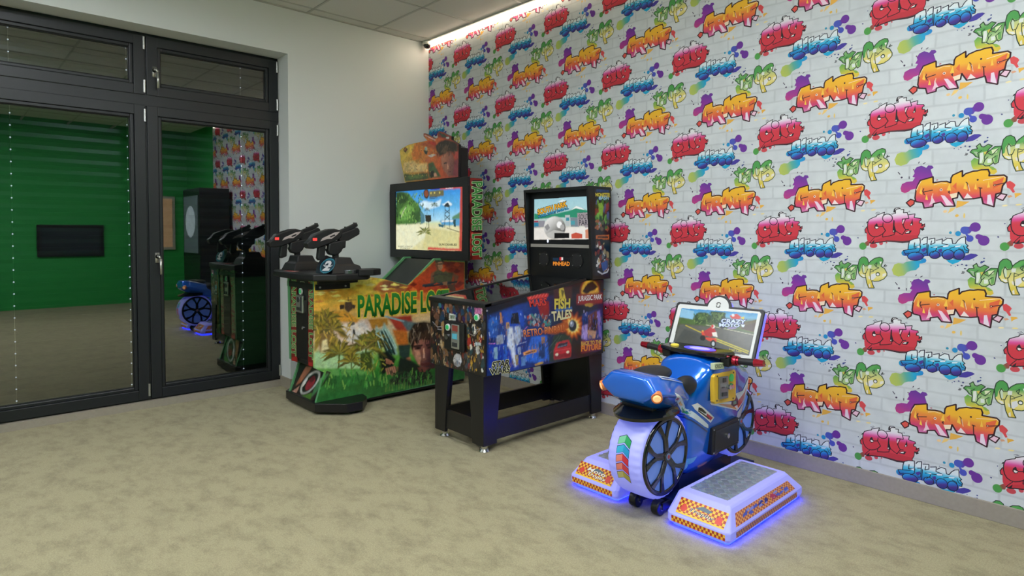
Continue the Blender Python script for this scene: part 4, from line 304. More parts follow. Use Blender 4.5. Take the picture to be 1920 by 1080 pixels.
ART['marquee']=[["p",[[153,2048,8447,1365],[[0.0,"#c8b050"],[0.25,"#c08830"],[0.5,"#c06a2c"],[0.75,"#b84c24"],[1.0,"#8c3a28"]]],[-19,2981,380,3111,1296,3322,2314,3369,4269,3396,3711,3822,3696,4053,3952,4033,5438,3407,5744,3508,5668,3784,5896,3980,6347,3883,6939,3596,7593,3391,7593,3131,8531,2645,8489,72,803,78,501,1058,153,1951]],["p","#d0b048",[25,2977,1296,3284,2314,3322,2060,2738,1291,2335,242,2041]],["p","#c87028",[2314,3276,4189,3336,3707,2583,3218,1981,2140,1884,1889,2471]],["p","#a04824",[3059,3246,4348,3342,5284,3199,5513,2503,4973,2645,3869,2980]],["p","#b83020",[4269,3373,5438,3138,5514,2817,4818,3022]],["p","#d8b878",[681,1813,2056,1891,2888,1544,4184,1533,4261,796,1025,926,502,1250]],["p","#ccb070",[1029,1785,1546,1838,1457,1086,677,1093]],["p","#3c4c28",[847,123,588,907,2051,667,3214,730,4340,699,4497,142]],["p","#587038",[1283,622,2720,623,3942,497,3538,292,1453,326]],["p","#503020",[512,2979,863,3184,1294,2952,947,2651]],["p","#8ca8a0",[3869,2889,4188,2903,4266,2531,3868,2522]],["p","#2c3830",[3707,2629,4346,2523,4186,2173,3867,2339]],["p","#c8c0b8",[4265,2120,4972,2193,5512,2100,4894,1929]],["p","#c86840",[3543,1769,4185,1899,4971,1832,4501,1599]],["p","#3c5430",[4343,1475,5126,1548,5357,1170,6192,217,4497,233]],["p","#101614",[4499,689,5124,827,5278,365,4812,214]],["p","#c89070",[5124,601,5509,620,5662,340,5278,275]],["p","#2a2018",[5437,2824,5895,3090,6791,3217,7808,2978,8447,2611,8376,1887,7520,2138,6642,2043,6044,1919,5589,2407]],["p","#5a4430",[6120,2268,6643,2704,7231,2690,6937,2061]],["p",[[6194,1551,8376,1156],[[0.0,"#b07458"],[0.5,"#8a5448"],[1.0,"#4a3034"]]],[6194,1817,6642,2087,7448,2189,8022,1573,8022,708,7807,202,7229,196,6641,631,6268,1190]],["p","#3a2420",[6530,1346,7010,1396,6973,1223,6567,1233]],["p","#c89070",[7083,1302,7302,804,7010,781]],["p","#5a2c28",[7156,595,7592,608,7447,488]],["p","#a84038",[7880,2148,8503,2090,8482,1534,8093,1567]],["p","#7a3440",[8022,1400,8482,1534,8475,116,7807,159]],["r",24,120,[161,3349,5514,2817,5509,260,145,599],["#c8a040","#8c4c24","#d8c070","#5c3820","#b86028","#e0b858"],52,[-143,143],[91,-130]],["r",25,50,[5514,3130,8376,2832,8376,1887,5512,2145],["#1c140e","#4c3a28","#6c5844","#281c14"],47,[-153,83],[-118,-354]],["p","#8a3428",[3712,4052,3952,4033,5438,3384,5130,3305,3751,3818]],["l","#d0a898",89,[3872,3896,5361,3325]],["p","#7c2824",[5745,3998,6347,3883,6939,3596,7521,3399,7521,3160,6791,3261,5744,3552]],["p","#2c4030",[5896,3847,6644,3673,7085,3360,6346,3441]],["p","#c8c8c0",[7304,3293,7291,3267,7253,3248,7195,3237,7123,3235,7047,3243,6975,3260,6917,3284,6878,3312,6865,3341,6879,3366,6917,3386,6975,3397,7047,3398,7123,3390,7195,3373,7253,3349,7291,3321]]]
ART['kick']=[["p","#2c2420",[4986,2994,8748,3010,7334,641,3160,520]],["p","#a86a50",[4844,2792,5937,2971,4821,1652,4112,1281]],["p","#c0907c",[3525,621,4816,1411,4667,903,4097,581]],["p","#487c50",[7235,2321,8564,2951,7861,1748,6952,881]],["p","#6a9468",[7492,2366,8126,2649,7738,1953]],["p","#c8ccc8",[7231,1932,6974,1640,6644,1372,6271,1154,5892,1007,5544,948,5262,985,5077,1114,5009,1323,5064,1591,5237,1890,5509,2189,5851,2457,6228,2669,6603,2804,6939,2852,7206,2808,7378,2679,7442,2476,7392,2219]],["p","#1c2420",[7012,1898,6800,1655,6531,1431,6233,1249,5933,1128,5662,1081,5447,1112,5310,1220,5267,1394,5321,1617,5467,1865,5689,2113,5965,2337,6266,2513,6562,2627,6825,2667,7030,2632,7160,2524,7201,2354,7150,2139]],["p","#8c2434",[6847,1841,6700,1647,6493,1475,6258,1353,6030,1300,5843,1323,5728,1421,5703,1579,5772,1771,5924,1967,6134,2138,6370,2257,6596,2307,6778,2281,6889,2183,6913,2029]],["p","#5c1824",[6770,2200,6657,2073,6490,1974,6312,1930,6170,1954,6105,2039,6133,2162,6247,2291,6416,2389,6593,2431,6733,2407,6797,2322]],["p","#4c7c30",[5078,684,6959,1288,7078,675,5891,550]],["p","#e0dcd4",[5625,1776,5462,1549,5290,1403,5175,1394,5163,1528,5257,1752,5421,1980,5592,2124,5705,2131,5718,1998]]]
ART['column']=[["p","#7c1c18",[3946,9769,5007,9824,4968,3267,3878,3202]],["p","#7c1c18",[6933,9875,7720,9897,7535,3323,6764,3298]],["t","PARADISE LOST","#b8d89c",[4805,9474,4683,3691,3937,3633,4064,9410],0.05,0],["t","PARADISE LOST","#2c7a30",[4805,9474,4683,3691,3937,3633,4064,9410],0.01,0],["t","PARADISE LOST","#b8d89c",[7647,9559,7544,3851,6911,3824,7017,9482],0.05,0],["t","PARADISE LOST","#2c7a30",[7647,9559,7544,3851,6911,3824,7017,9482],0.01,0],["p","#b02824",[3984,3482,4804,3606,4723,3250,3928,3210]],["p","#b02824",[6860,3565,7540,3612,7490,3325,6856,3303]],["p","#c8ccb8",[5526,9342,6279,9357,6272,9005,5518,8964]],["l","#4c5444",68,[5619,9256,6184,9281]],["l","#4c5444",68,[5617,9154,6183,9180]],["l","#4c5444",68,[5615,9063,6181,9089]]]
ART['disc2']=[["p","#0c2c3c",[9930,10656,9865,10481,9680,10321,9397,10194,9048,10116,8672,10098,8315,10141,8022,10243,7831,10390,7766,10566,7836,10747,8033,10911,8329,11037,8687,11110,9063,11122,9410,11074,9690,10971,9870,10826]],["l","#3a8ca0",85,[9837,10652,9777,10489,9609,10339,9351,10221,9031,10148,8689,10131,8364,10173,8098,10268,7924,10406,7865,10570,7929,10739,8108,10892,8377,11009,8703,11077,9045,11089,9363,11043,9618,10947,9782,10811,9837,10652]],["l","#2c6c80",43,[9651,10644,9602,10511,9466,10389,9257,10293,9000,10234,8724,10221,8463,10255,8250,10333,8111,10445,8064,10578,8115,10715,8258,10839,8474,10935,8736,10991,9011,11000,9267,10964,9473,10885,9606,10774,9651,10644]],["p","#d8e0e0",[8139,10666,8444,10622,9345,10632,9640,10710,9343,10532,8443,10527]],["t","2","#e8ecec",[8510,10905,9349,10935,9257,10324,8439,10286],0.05,0]]
ART['pinside']=[["p",[[134,2243,10622,2196],[[0,"#10285c"],[0.2,"#123a8c"],[0.4,"#102c68"],[0.6,"#141a30"],[0.8,"#161018"],[1,"#182044"]]],[146,4111,7574,5181,10698,5092,10703,267,9099,10,4315,33,155,31]],["p","#0a0c14",[146,4111,7574,5181,10698,5092,10708,4356,5313,4361,2259,3943,147,3569]],["p","#1648b0",[1339,3708,2951,3635,3218,2783,2522,2473,1506,2952]],["p","#2058a8",[1071,2934,1045,2768,972,2629,860,2531,723,2488,578,2504,442,2576,332,2696,260,2849,235,3017,259,3180,331,3319,440,3417,576,3462,721,3449,858,3378,970,3259,1044,3104]],["p","#2850a0",[291,2709,1014,2633,934,2274,292,2225]],["p","#1838a0",[293,1861,1427,1847,2966,516,2620,121,297,283]],["p","#2464c8",[3758,1956,5142,1866,5343,316,4406,183,3142,491]],["p","#c8823c",[1134,3664,1256,3654,1357,3029,1177,2985]],["p","#b08858",[1631,3002,1882,3008,1942,2660,1674,2625]],["p","#c8d0dc",[1757,2679,2179,2698,2267,1998,2532,324,2318,228,2015,1276,1761,1683]],["p","#aab8cc",[2350,2680,2781,2700,2872,1929,2527,1463,2310,1993]],["p","#8c98b0",[934,2335,1384,2347,1428,1785,854,1793]],["p","#7ca0b8",[653,1634,936,1660,979,918,695,957]],["p","#2860c0",[1428,1723,1761,1683,1681,821,1431,855]],["p","#98acc8",[2570,1394,2830,1425,2876,974,2659,940]],["p","#5884b8",[2877,783,3229,768,3276,216,2924,235]],["p","#a08850",[2400,974,2659,940,2662,368,2446,336]],["p","#0a1024",[2091,3519,2604,3538,2780,2826,2009,2902]],["p","#1c3c6c",[4398,1492,4955,1689,4963,500,4405,380]],["p","#a07858",[4627,1792,4954,1788,4957,1425,4676,1393]],["p","#b89040",[4040,170,4777,262,4872,117,4132,59]],["l","#d878d8",38,[3001,2327,3574,2716]],["l","#d080d0",42,[293,1922,773,1864]],["l","#c8d4f0",30,[2526,1589,3313,1673]],["p","#182c50",[3306,2966,5324,2972,5326,2575,3397,2573]],["b",8,40,[3481,3334,5322,3171,5327,2508,3485,2693],["#4878a0","#3c9080","#8c4438","#c8a078","#284870","#90b0c0","#a83028"],79,205,1],["p","#8c1c18",[4199,3984,5316,4031,5323,3105,4572,3172]],["p","#c83028",[3387,4428,4563,4510,5312,4493,5125,4242,4015,4256,3477,4198]],["l","#f08070",31,[3565,4275,3743,4494]],["l","#f08070",31,[3834,4288,4014,4501]],["l","#f08070",31,[4106,4301,4287,4509]],["l","#f08070",31,[4380,4314,4563,4517]],["l","#f08070",32,[4657,4328,4842,4524]],["l","#f08070",32,[4936,4341,5123,4532]],["t","MARS","#1a0c0c",[3521,4214,5078,4259,5053,3787,3657,3800],0.07,0],["t","MARS","#d83c30",[3521,4214,5078,4259,5053,3787,3657,3800],0.03,0],["p","#401c18",[5692,4801,7475,4831,7483,4009,5795,3929]],["p","#c8b040",[6226,4769,6669,4823,6875,4086,6280,4094]],["p","#6a5c20",[6423,4690,6771,4601,6576,4141]],["t","FISH","#d8c850",[5842,4112,7299,4035,7284,3442,5847,3472],0.04,0],["p","#2c5c9c",[5895,3521,7487,3494,7592,3231,5897,3287]],["t","TALES","#e0d8a0",[5560,3316,7510,3307,7392,2782,5660,2708],0.04,0],["p","#101018",[7890,4393,10709,4248,10662,3493,7950,3616]],["p","#7c2018",[10404,4303,10341,3976,10155,3698,9868,3504,9517,3417,9147,3446,8803,3586,8523,3817,8341,4113,8275,4438,8334,4755,8510,5027,8785,5223,9127,5319,9496,5301,9848,5170,10139,4940,10333,4639]],["p","#d8a838",[10247,4313,10194,4023,10034,3776,9789,3603,9489,3524,9172,3549,8876,3671,8636,3876,8479,4139,8422,4429,8473,4711,8625,4954,8861,5128,9154,5213,9470,5198,9772,5082,10021,4878,10187,4611]],["p","#14100c",[8517,4423,9045,4951,9586,5063,10142,4677,9812,4483,9375,4368,8945,4220]],["p","#8c1c1c",[7943,4286,10710,4212,10673,3478,7950,3588]],["t","JURASSIC PARK","#e8e8e8",[8100,4158,10598,4111,10580,3680,8105,3687],0.02,0],["p","#a88428",[9659,3441,9633,3400,9557,3367,9441,3348,9300,3344,9149,3356,9008,3382,8894,3420,8819,3464,8793,3509,8818,3550,8892,3582,9006,3602,9146,3606,9297,3595,9439,3569,9556,3531,9632,3487]],["p","#7c2c14",[8552,2116,8962,1822,8443,1796,8645,1409,8135,1575,8087,1189,7703,1503,7424,1207,7250,1594,6811,1453,6879,1825,6382,1865,6669,2141,6226,2352,6667,2473,6375,2807,6871,2746,6797,3132,7239,2901,7406,3253,7691,2901,8069,3137,8124,2742,8631,2804,8436,2458,8956,2327]],["p","#c85c1c",[8356,2136,8680,1902,8269,1881,8429,1573,8023,1704,7985,1395,7679,1645,7455,1408,7316,1718,6964,1604,7018,1902,6618,1934,6850,2156,6492,2325,6847,2421,6612,2690,7012,2641,6952,2950,7307,2765,7441,3046,7669,2764,7971,2952,8015,2636,8418,2684,8264,2409,8676,2304]],["p","#f0a030",[8193,2152,8448,1968,8124,1951,8251,1708,7931,1811,7900,1567,7659,1764,7482,1576,7371,1821,7091,1730,7135,1967,6816,1992,7001,2168,6716,2302,6999,2379,6811,2592,7130,2553,7082,2798,7364,2650,7470,2873,7651,2649,7889,2797,7924,2547,8242,2585,8120,2368,8445,2285]],["p","#f8e088",[8063,2166,8264,2020,8009,2007,8108,1815,7857,1896,7833,1704,7642,1859,7503,1710,7416,1904,7194,1831,7228,2019,6976,2038,7122,2177,6896,2284,7121,2344,6972,2514,7224,2482,7187,2676,7410,2559,7494,2735,7636,2557,7824,2674,7852,2477,8102,2506,8006,2335,8261,2270]],["p","#b05018",[4579,2125,7089,2605,7297,2106,5908,1848]],["p","#20242c",[7974,2188,7952,2058,7884,1948,7780,1873,7653,1841,7517,1855,7390,1914,7286,2011,7218,2134,7194,2267,7216,2396,7282,2505,7384,2581,7510,2614,7646,2601,7774,2543,7879,2447,7949,2324]],["p","#8890a0",[7704,2340,7692,2270,7657,2212,7602,2171,7536,2153,7464,2160,7398,2192,7343,2243,7307,2309,7294,2380,7306,2449,7340,2508,7394,2549,7461,2567,7532,2560,7599,2529,7654,2478,7691,2412]],["p","#e0e4ec",[7539,2411,7533,2381,7518,2356,7493,2338,7463,2331,7431,2334,7401,2347,7377,2370,7360,2398,7355,2429,7360,2459,7376,2484,7400,2502,7430,2510,7462,2507,7492,2493,7516,2471,7533,2442]],["t","RETRO PINBALL","#5c1c0c",[3062,2416,6910,2384,6954,1923,3117,1977],0.045,0],["t","RETRO PINBALL",[[4949,2480,4953,1887],[[0.0,"#f0b078"],[0.5,"#e07c3c"],[1.0,"#c05020"]]],[3062,2416,6910,2384,6954,1923,3117,1977],0.015,0],["p","#d89850",[3034,1049,3583,1126,4263,1085,4218,895,3495,893,3096,830]],["p","#5c2818",[3184,985,4126,1030,4108,968,3317,903]],["p","#24382c",[5812,1791,6896,1739,7507,1396,7417,99,5344,116,5435,836]],["l","#506858",33,[6300,1737,5433,1102]],["l","#506858",34,[6497,1715,5914,1177]],["p","#c02830",[5820,786,6030,1230,6699,1319,7202,1294,7431,854,7395,239,6609,209,5824,236]],["p","#342838",[6062,923,6255,1203,7102,1224,7054,935]],["p","#881820",[5870,512,7362,485,7375,228,5843,233]],["p","#f4e4c0",[6202,501,6194,470,6170,445,6134,428,6089,423,6042,430,5997,447,5961,473,5937,504,5928,537,5936,568,5960,594,5996,610,6040,615,6088,609,6133,592,6169,566,6193,534]],["p","#f4e4c0",[7250,520,7242,488,7217,462,7180,446,7134,441,7084,447,7038,465,7000,491,6975,523,6967,557,6975,588,6999,614,7037,631,7083,636,7132,630,7178,612,7216,586,7241,554]],["l","#e86060",33,[5917,760,7309,766]],["p","#1c2c6c",[8533,2957,10610,3136,10704,1029,9973,252,8559,434]],["p","#6c3028",[9177,2759,10050,3039,10287,1941,9851,1127,9086,1215]],["p","#28181c",[9615,2507,10170,2383,9957,1544,9514,1734]],["p","#a890d0",[8542,2117,9075,2204,9087,1073,8445,1288]],["p","#8068b8",[10051,2967,10386,3011,10636,1037,10296,1220]],["p","#c09070",[9080,1780,10068,1604,9851,1127,9194,1202]],["p","#7c1c3c",[8425,1151,10580,971,10532,289,8434,275]],["t","BACK TO THE","#e0b040",[8468,1062,10547,938,10527,687,8471,795],0.04,0],["t","FUTURE","#e88830",[8471,760,10550,670,10509,313,8475,410],0.05,0],["r",7,170,[289,3677,3303,3413,3320,209,296,647],["#1a4cb0","#2c74d8","#88a8d8","#0c1c4c","#3c5c98","#c8d4e8","#0c1438","#6c5c58","#a87c5c"],37,[-58,58],[-73,-307]],["r",8,70,[3481,3398,5512,3220,5518,2423,3485,2628],["#5c94b8","#8c3c34","#38887c","#c8b098","#14203c","#b8c8d8"],40,[-79,79],[-47,-174]],["r",9,70,[8531,3166,10612,2992,10636,1037,8551,1276],["#2c3c9c","#5c3830","#8c78c8","#1c1424","#a88068","#3c54b0","#c8b8e8"],45,[-91,91],[-91,-309]],["r",10,60,[3489,1858,5333,1646,5343,249,3497,506],["#1c54c0","#3c88e0","#0c2460","#a88c68","#2c64c8"],39,[-63,63],[-79,-269]],["r",11,50,[5142,1932,7505,1672,7520,16,5153,342],["#2c4434","#14201c","#5c4854","#243430"],42,[-252,84],[-84,-202]],["p","#c02830",[5820,786,6030,1230,6699,1319,7202,1294,7431,854,7395,239,6609,209,5824,236]],["p","#342838",[6062,923,6255,1203,7102,1224,7054,935]],["p","#881820",[5870,512,7362,485,7375,228,5843,233]],["p","#f4e4c0",[6202,501,6194,470,6170,445,6134,428,6089,423,6042,430,5997,447,5961,473,5937,504,5928,537,5936,568,5960,594,5996,610,6040,615,6088,609,6133,592,6169,566,6193,534]],["p","#f4e4c0",[7250,520,7242,488,7217,462,7180,446,7134,441,7084,447,7038,465,7000,491,6975,523,6967,557,6975,588,6999,614,7037,631,7083,636,7132,630,7178,612,7216,586,7241,554]],["l","#e86060",33,[5917,760,7309,766]],["l","#6c8494",41,[6130,962,7053,1038]],["t","STAR","#d8d890",[599,799,1950,752,1867,389,552,476],0.09,0],["t","STAR","#0c0e10",[599,799,1950,752,1867,389,552,476],0.03,0],["t","WARS","#d8d890",[376,423,1951,345,1902,8,441,78],0.09,0],["t","WARS","#0c0e10",[376,423,1951,345,1902,8,441,78],0.03,0]]
ART['pinfront']=[["p","#12100f",[60,3866,5494,4128,5504,83,50,-3]],["b",31,60,[138,3787,5494,4257,5504,238,127,-680],["#241c1a","#2c2420","#1c1a1e","#30261c","#38201c"],213,497,1.2],["b",11,46,[235,3739,5415,4198,5417,3375,233,2827],["#3c2820","#6c4838","#1c3c54","#2c6c84","#281c3c","#8c6450","#40201c","#241c5c"],128,327,1.5],["b",12,34,[135,2531,1653,2699,1651,306,129,67],["#6c5038","#3c2c20","#c0a880","#501c18","#1c1c20","#9c7c50"],91,304,1.7],["b",13,46,[3776,2775,5418,2963,5424,276,3779,-3],["#a8842c","#7c5c20","#3c3c3c","#c8c8c4","#902820","#1c3c44","#2c2c30"],80,268,1.7],["b",14,20,[1651,1030,3777,1334,3778,104,1650,-253],["#3c4048","#6c2c20","#28282c","#846040"],115,317,1.3],["p","#c4c4cc",[3271,668,3247,535,3178,410,3071,308,2939,241,2798,218,2665,242,2556,311,2485,415,2460,542,2485,678,2557,804,2665,905,2798,971,2939,991,3071,966,3178,897,3247,793]],["p","#7c7c84",[3158,434,3139,382,3085,331,3001,286,2898,253,2787,235,2683,235,2598,253,2542,287,2523,333,2542,384,2598,436,2683,481,2787,514,2898,532,3001,531,3085,513,3139,479]],["p","#e080b8",[4510,3950,5192,3982,5177,3634,4511,3604]],["p","#b04c88",[4609,3876,5096,3895,5097,3704,4609,3682]],["l","#e8a8d0",34,[4691,3847,4691,3706]],["l","#e8a8d0",33,[4838,3861,4838,3720]],["l","#e8a8d0",33,[4983,3874,4984,3734]],["p","#c8ccc0",[2002,3345,2666,3356,2666,2986,2001,2970]],["p","#4c5c44",[2092,3271,2577,3282,2577,3064,2092,3056]],["l","#a8b498",29,[2201,3222,2201,3068]],["l","#a8b498",29,[2336,3235,2336,3082]],["l","#a8b498",29,[2470,3249,2470,3096]],["r",6,260,[186,3678,5415,4147,5424,380,176,-500],["#8c6c50","#c8b090","#3c2c28","#54748c","#a88838","#e0dcd4","#201818","#703028","#5c5450","#141216","#141216"],35,[-71,71],[-57,-213]],["l","#8c8890",46,[281,2661,809,2380,1328,2496,1281,2266,809,2267]],["l","#8c8890",41,[3946,2369,4447,2273,5098,2822,4446,2589]],["p","#b0c0c8",[4571,1921,5100,1965,5101,1784,4596,1740]]]
ART['pinscreen']=[["p",[[2693,5602,2717,2531],[[0,"#9cc8d4"],[0.35,"#a8d0d4"],[0.7,"#c8c8bc"],[1,"#ccc8bc"]]],[-26,5519,5213,5536,5377,2633,-41,2537]],["p","#2c8c6c",[-31,4488,965,4318,2302,4441,3581,4632,4057,4906,4341,4827,5250,4522,5292,3962,3586,4128,2203,4149,-28,4030]],["p","#e8ece8",[3581,4632,4076,4919,4529,4786,4901,4614,4342,4699,4058,4763]],["p","#dce8e4",[2396,5283,2794,5415,3188,5293,2795,5197]],["p","#1c6c54",[4344,4471,5250,4452,5271,4242,4346,4223]],["p","#8c8c94",[-28,3953,1072,3941,1075,3490,-24,3418]],["p","#9c3c4c",[-28,3953,383,3949,384,3827,-27,3831]],["p","#2c7c9c",[-27,3800,437,3796,439,3530,-25,3510]],["p","#b4bcbc",[3049,4317,3507,4309,3494,3552,3104,3554]],["p","#3c8c9c",[3148,4134,3441,4130,3442,3913,3150,3917]],["p","#74848c",[3537,4128,4347,4116,4353,3476,3591,3479]],["p","#4c98a4",[3587,3912,3971,3907,3973,3621,3590,3623]],["p","#e4e0d8",[-24,3380,5369,3472,5377,2619,-30,2530]],["p","#9c9498",[4175,4418,5287,4451,5351,3472,4912,3403,4819,3545,4239,3534]],["t","SOUTH","#3c3c44",[4298,4316,5451,4343,5454,3995,4320,3988],0.01,0],["t","PARK","#3c3c44",[4349,3938,5410,3946,5413,3611,4352,3561],0.01,0],["t","SOUTH PARK","#0c1a20",[324,4747,3139,5258,3191,4931,380,4389],0.11,0],["t","SOUTH PARK","#e8a828",[324,4747,3139,5258,3191,4931,380,4389],0.04,0],["t","SUPER SWEET PINBALL","#0c1a20",[402,4290,3338,4854,3368,4723,435,4138],0.14,0],["t","SUPER SWEET PINBALL","#3c9cc8",[402,4290,3338,4854,3368,4723,435,4138],0.02,0],["p",[[1488,4160,2516,2676],[[0.0,"#e4e4e0"],[0.333,"#c0c0bc"],[0.667,"#787874"],[1.0,"#58585a"]]],[3105,3423,3072,3220,2970,3030,2806,2866,2591,2739,2337,2657,2063,2627,1785,2652,1524,2730,1297,2857,1121,3024,1010,3219,971,3430,1007,3640,1116,3835,1289,4001,1514,4126,1774,4202,2051,4225,2326,4193,2580,4110,2797,3982,2964,3817,3068,3626]],["p","#8c8c8c",[1023,3490,1387,3713,1596,3413,1287,3189]],["p","#f0f0ee",[2768,3629,2734,3505,2640,3414,2511,3381,2380,3415,2284,3507,2248,3632,2282,3757,2377,3848,2507,3880,2637,3845,2732,3753]],["p","#a8a8a6",[3007,3445,2978,3336,2900,3256,2791,3227,2682,3256,2601,3337,2570,3447,2599,3557,2679,3637,2788,3665,2897,3635,2977,3555]],["p","#b8b8b4",[1184,2964,2007,3264,3009,3118,2715,2788,1807,2640,1394,2740]],["p","#0c0c0e",[2029,3042,3450,3046,3452,2685,2032,2657]],["p","#c0503c",[3643,2975,4073,3084,4638,2979,4659,2682,3675,2658]],["p","#c88468",[4913,3262,5324,3367,5358,2667,4919,2698]]]
ART['pinbox']=[["p","#121420",[594,6112,2148,6118,2171,106,663,282]],["p","#1c3c6c",[756,6190,2091,6165,2059,5936,759,5946]],["t","MONSTER","#d8c838",[651,5837,2208,5907,2212,5622,686,5630],0.05,0],["p","#2c84c0",[2121,5568,2086,5503,1985,5444,1829,5397,1639,5368,1437,5361,1249,5375,1096,5410,996,5461,961,5522,994,5586,1093,5645,1245,5692,1433,5721,1634,5730,1825,5716,1982,5681,2085,5630]],["t","BASH","#b8e4f0",[1036,5644,2040,5672,2043,5451,1038,5427],0.02,0],["b",21,30,[603,5313,2044,5366,2063,3941,620,3921],["#3c7c30","#6cac48","#1c3c20","#4c5c94","#7c3430","#205030"],127,309,1.8],["p","#7cb048",[933,5116,1317,5234,1543,4924,1439,4356,1051,4418]],["p","#8c3838",[1765,5143,2102,5297,2110,4726,1828,4648]],["b",22,18,[511,3989,2062,4012,2071,3370,518,3362],["#4c5c3c","#a05c3c","#605040","#3c6c30","#8c8c98"],127,273,1],["p","#c06830",[718,3000,2246,3026,2216,2711,721,2748]],["p","#3c1c10",[904,2929,2076,2941,2056,2798,906,2817]],["b",23,50,[745,2524,2139,2511,2164,645,767,699],["#c8c8cc","#7c2c28","#a8946c","#4c3428","#d8d4d0","#94402c","#5c5c64"],92,276,1.2],["p","#2c4c8c",[1313,1103,1985,1297,2049,721,1543,527]],["l","#c8ccd4",109,[988,550,1434,354,1995,473,2107,647]]]
ART['dmd']=[["p","#0c1014",[1876,1296,3499,1369,3535,625,1881,589]],["p","#c83038",[2544,1317,2763,1346,2765,1104,2546,1089]],["p","#e4dcd8",[2724,1323,2882,1328,2884,1130,2725,1117]],["p","#142c44",[1907,1259,2464,1278,2466,1057,1908,1051]],["t","PINHEAD","#e88c2c",[1919,977,3492,1036,3514,762,1921,724],0.03,0]]
ART['ridescreen']=[["p",[[20,2237,148,24],[[0,"#3c90cc"],[0.15,"#70b4d8"],[0.25,"#5c7048"],[0.4,"#50583c"],[0.5,"#50554c"],[1,"#44494a"]]],[-2134,2126,2221,2266,2232,57,-2122,-41]],["p","#90c4e0",[-2128,2106,-1335,2033,-1286,1559,-2107,1607]],["p","#4c6a34",[-2043,1510,-1207,1534,-342,1465,582,1572,2197,1507,2232,1199,912,1287,-717,1287,-2007,1238]],["p","#34502c",[-1267,1766,-1038,1995,-623,2037,-236,1877,-224,1545,-458,1371,-1012,1333]],["p","#4c6c38",[-1082,1888,-679,1978,-458,1652,-920,1533]],["p","#2c4a28",[-367,2131,447,2147,617,1706,206,1462,-141,1488]],["p","#58783c",[-208,2047,331,2069,342,1741,-62,1729]],["r",22,60,[-1309,1932,-343,2033,-200,1448,-1156,1337],["#34502c","#4c6c38","#22401e","#6c8c48"],55,[-69,69],[-21,-97]],["r",23,60,[-283,2072,513,2154,647,1579,-141,1488],["#2c4a28","#486838","#1c361a","#68884a"],53,[-67,67],[-20,-94]],["p","#5c5434",[1470,1674,2226,1951,2249,1264,1478,1356]],["p","#4a3c30",[1622,1565,2205,1759,2206,1321,1539,1364]],["p","#5c5f58",[-1998,1204,-709,1255,2209,1165,2232,87,-2112,-26]],["p","#4c504c",[-1641,973,-892,865,2170,201,-2112,-26]],["l","#c8b838",49,[-1623,1180,-619,899]],["l","#c8c040",53,[257,686,2158,260]],["l","#c8c040",51,[353,569,2147,166]],["l","#c8ccb0",27,[-453,1352,2215,1135]],["p","#b0282c",[-466,985,-153,1255,54,1247,262,946,-20,714,-385,797]],["p","#e0d4d0",[92,1317,94,1282,83,1249,60,1223,29,1206,-8,1202,-46,1210,-80,1229,-106,1258,-121,1292,-123,1328,-112,1361,-89,1387,-57,1404,-20,1408,17,1400,51,1380,77,1352]],["p","#c83830",[2,1320,6,1289,1,1260,-12,1238,-31,1225,-54,1222,-78,1230,-101,1248,-119,1274,-130,1304,-134,1335,-129,1364,-116,1386,-97,1399,-74,1402,-50,1394,-27,1376,-9,1350]],["p","#d84830",[-636,964,-508,1013,-286,678,323,694,368,507,-106,506,-503,716]],["p","#18181c",[-285,646,-282,592,-298,543,-332,503,-380,478,-436,470,-493,481,-545,509,-584,552,-608,603,-611,656,-594,706,-560,746,-512,772,-455,779,-398,768,-347,739,-307,697]],["p","#18181c",[364,409,371,340,359,276,328,226,283,195,229,187,172,203,119,242,77,298,51,366,44,436,56,500,87,550,133,581,188,589,244,572,297,533,338,476]],["p","#b8c8d0",[286,399,291,359,286,324,271,296,249,279,221,275,193,285,166,307,144,339,130,377,125,416,131,452,145,480,168,497,195,500,224,491,251,468,272,436]],["p","#e8e4d8",[-16,976,239,1041,372,766,96,794]],["p","#d8c050",[-618,1032,-513,1032,-518,912]],["p","#c84038",[752,1982,1109,2138,1401,1988,1304,1848,916,1837]],["p","#e0e0e0",[1013,2043,1015,2016,1007,1992,990,1973,967,1961,941,1958,914,1965,889,1979,871,2001,860,2027,859,2053,867,2078,883,2097,906,2109,933,2111,960,2105,984,2090,1003,2068]],["p","#d8c838",[1345,1949,1550,2036,1553,1876]],["t","CRAZY","#1c2c88",[367,1777,1653,1855,1663,1665,384,1562],0.11,0],["t","CRAZY","#d0e4f8",[367,1777,1653,1855,1663,1665,384,1562],0.03,0],["t","MOTO","#1c2c88",[292,1525,1388,1614,1395,1442,334,1347],0.11,0],["t","MOTO","#d0e4f8",[292,1525,1388,1614,1395,1442,334,1347],0.03,0],["p","#d0e4f8",[1456,1596,1675,1609,1642,1472,1548,1467]],["p","#2c2c34",[638,1331,636,1309,618,1287,587,1269,546,1256,501,1250,457,1253,419,1263,392,1279,379,1300,382,1322,400,1344,431,1362,472,1375,517,1381,561,1378,599,1368,626,1352]],["p","#8c80b0",[1279,1383,1269,1362,1229,1340,1165,1319,1084,1302,996,1292,912,1288,841,1292,793,1304,773,1321,784,1343,824,1365,889,1386,971,1403,1059,1413,1143,1417,1212,1412,1260,1400]],["t","Insert Coin","#d0c838",[1128,295,1793,280,1810,146,1146,159],0.0,0]]
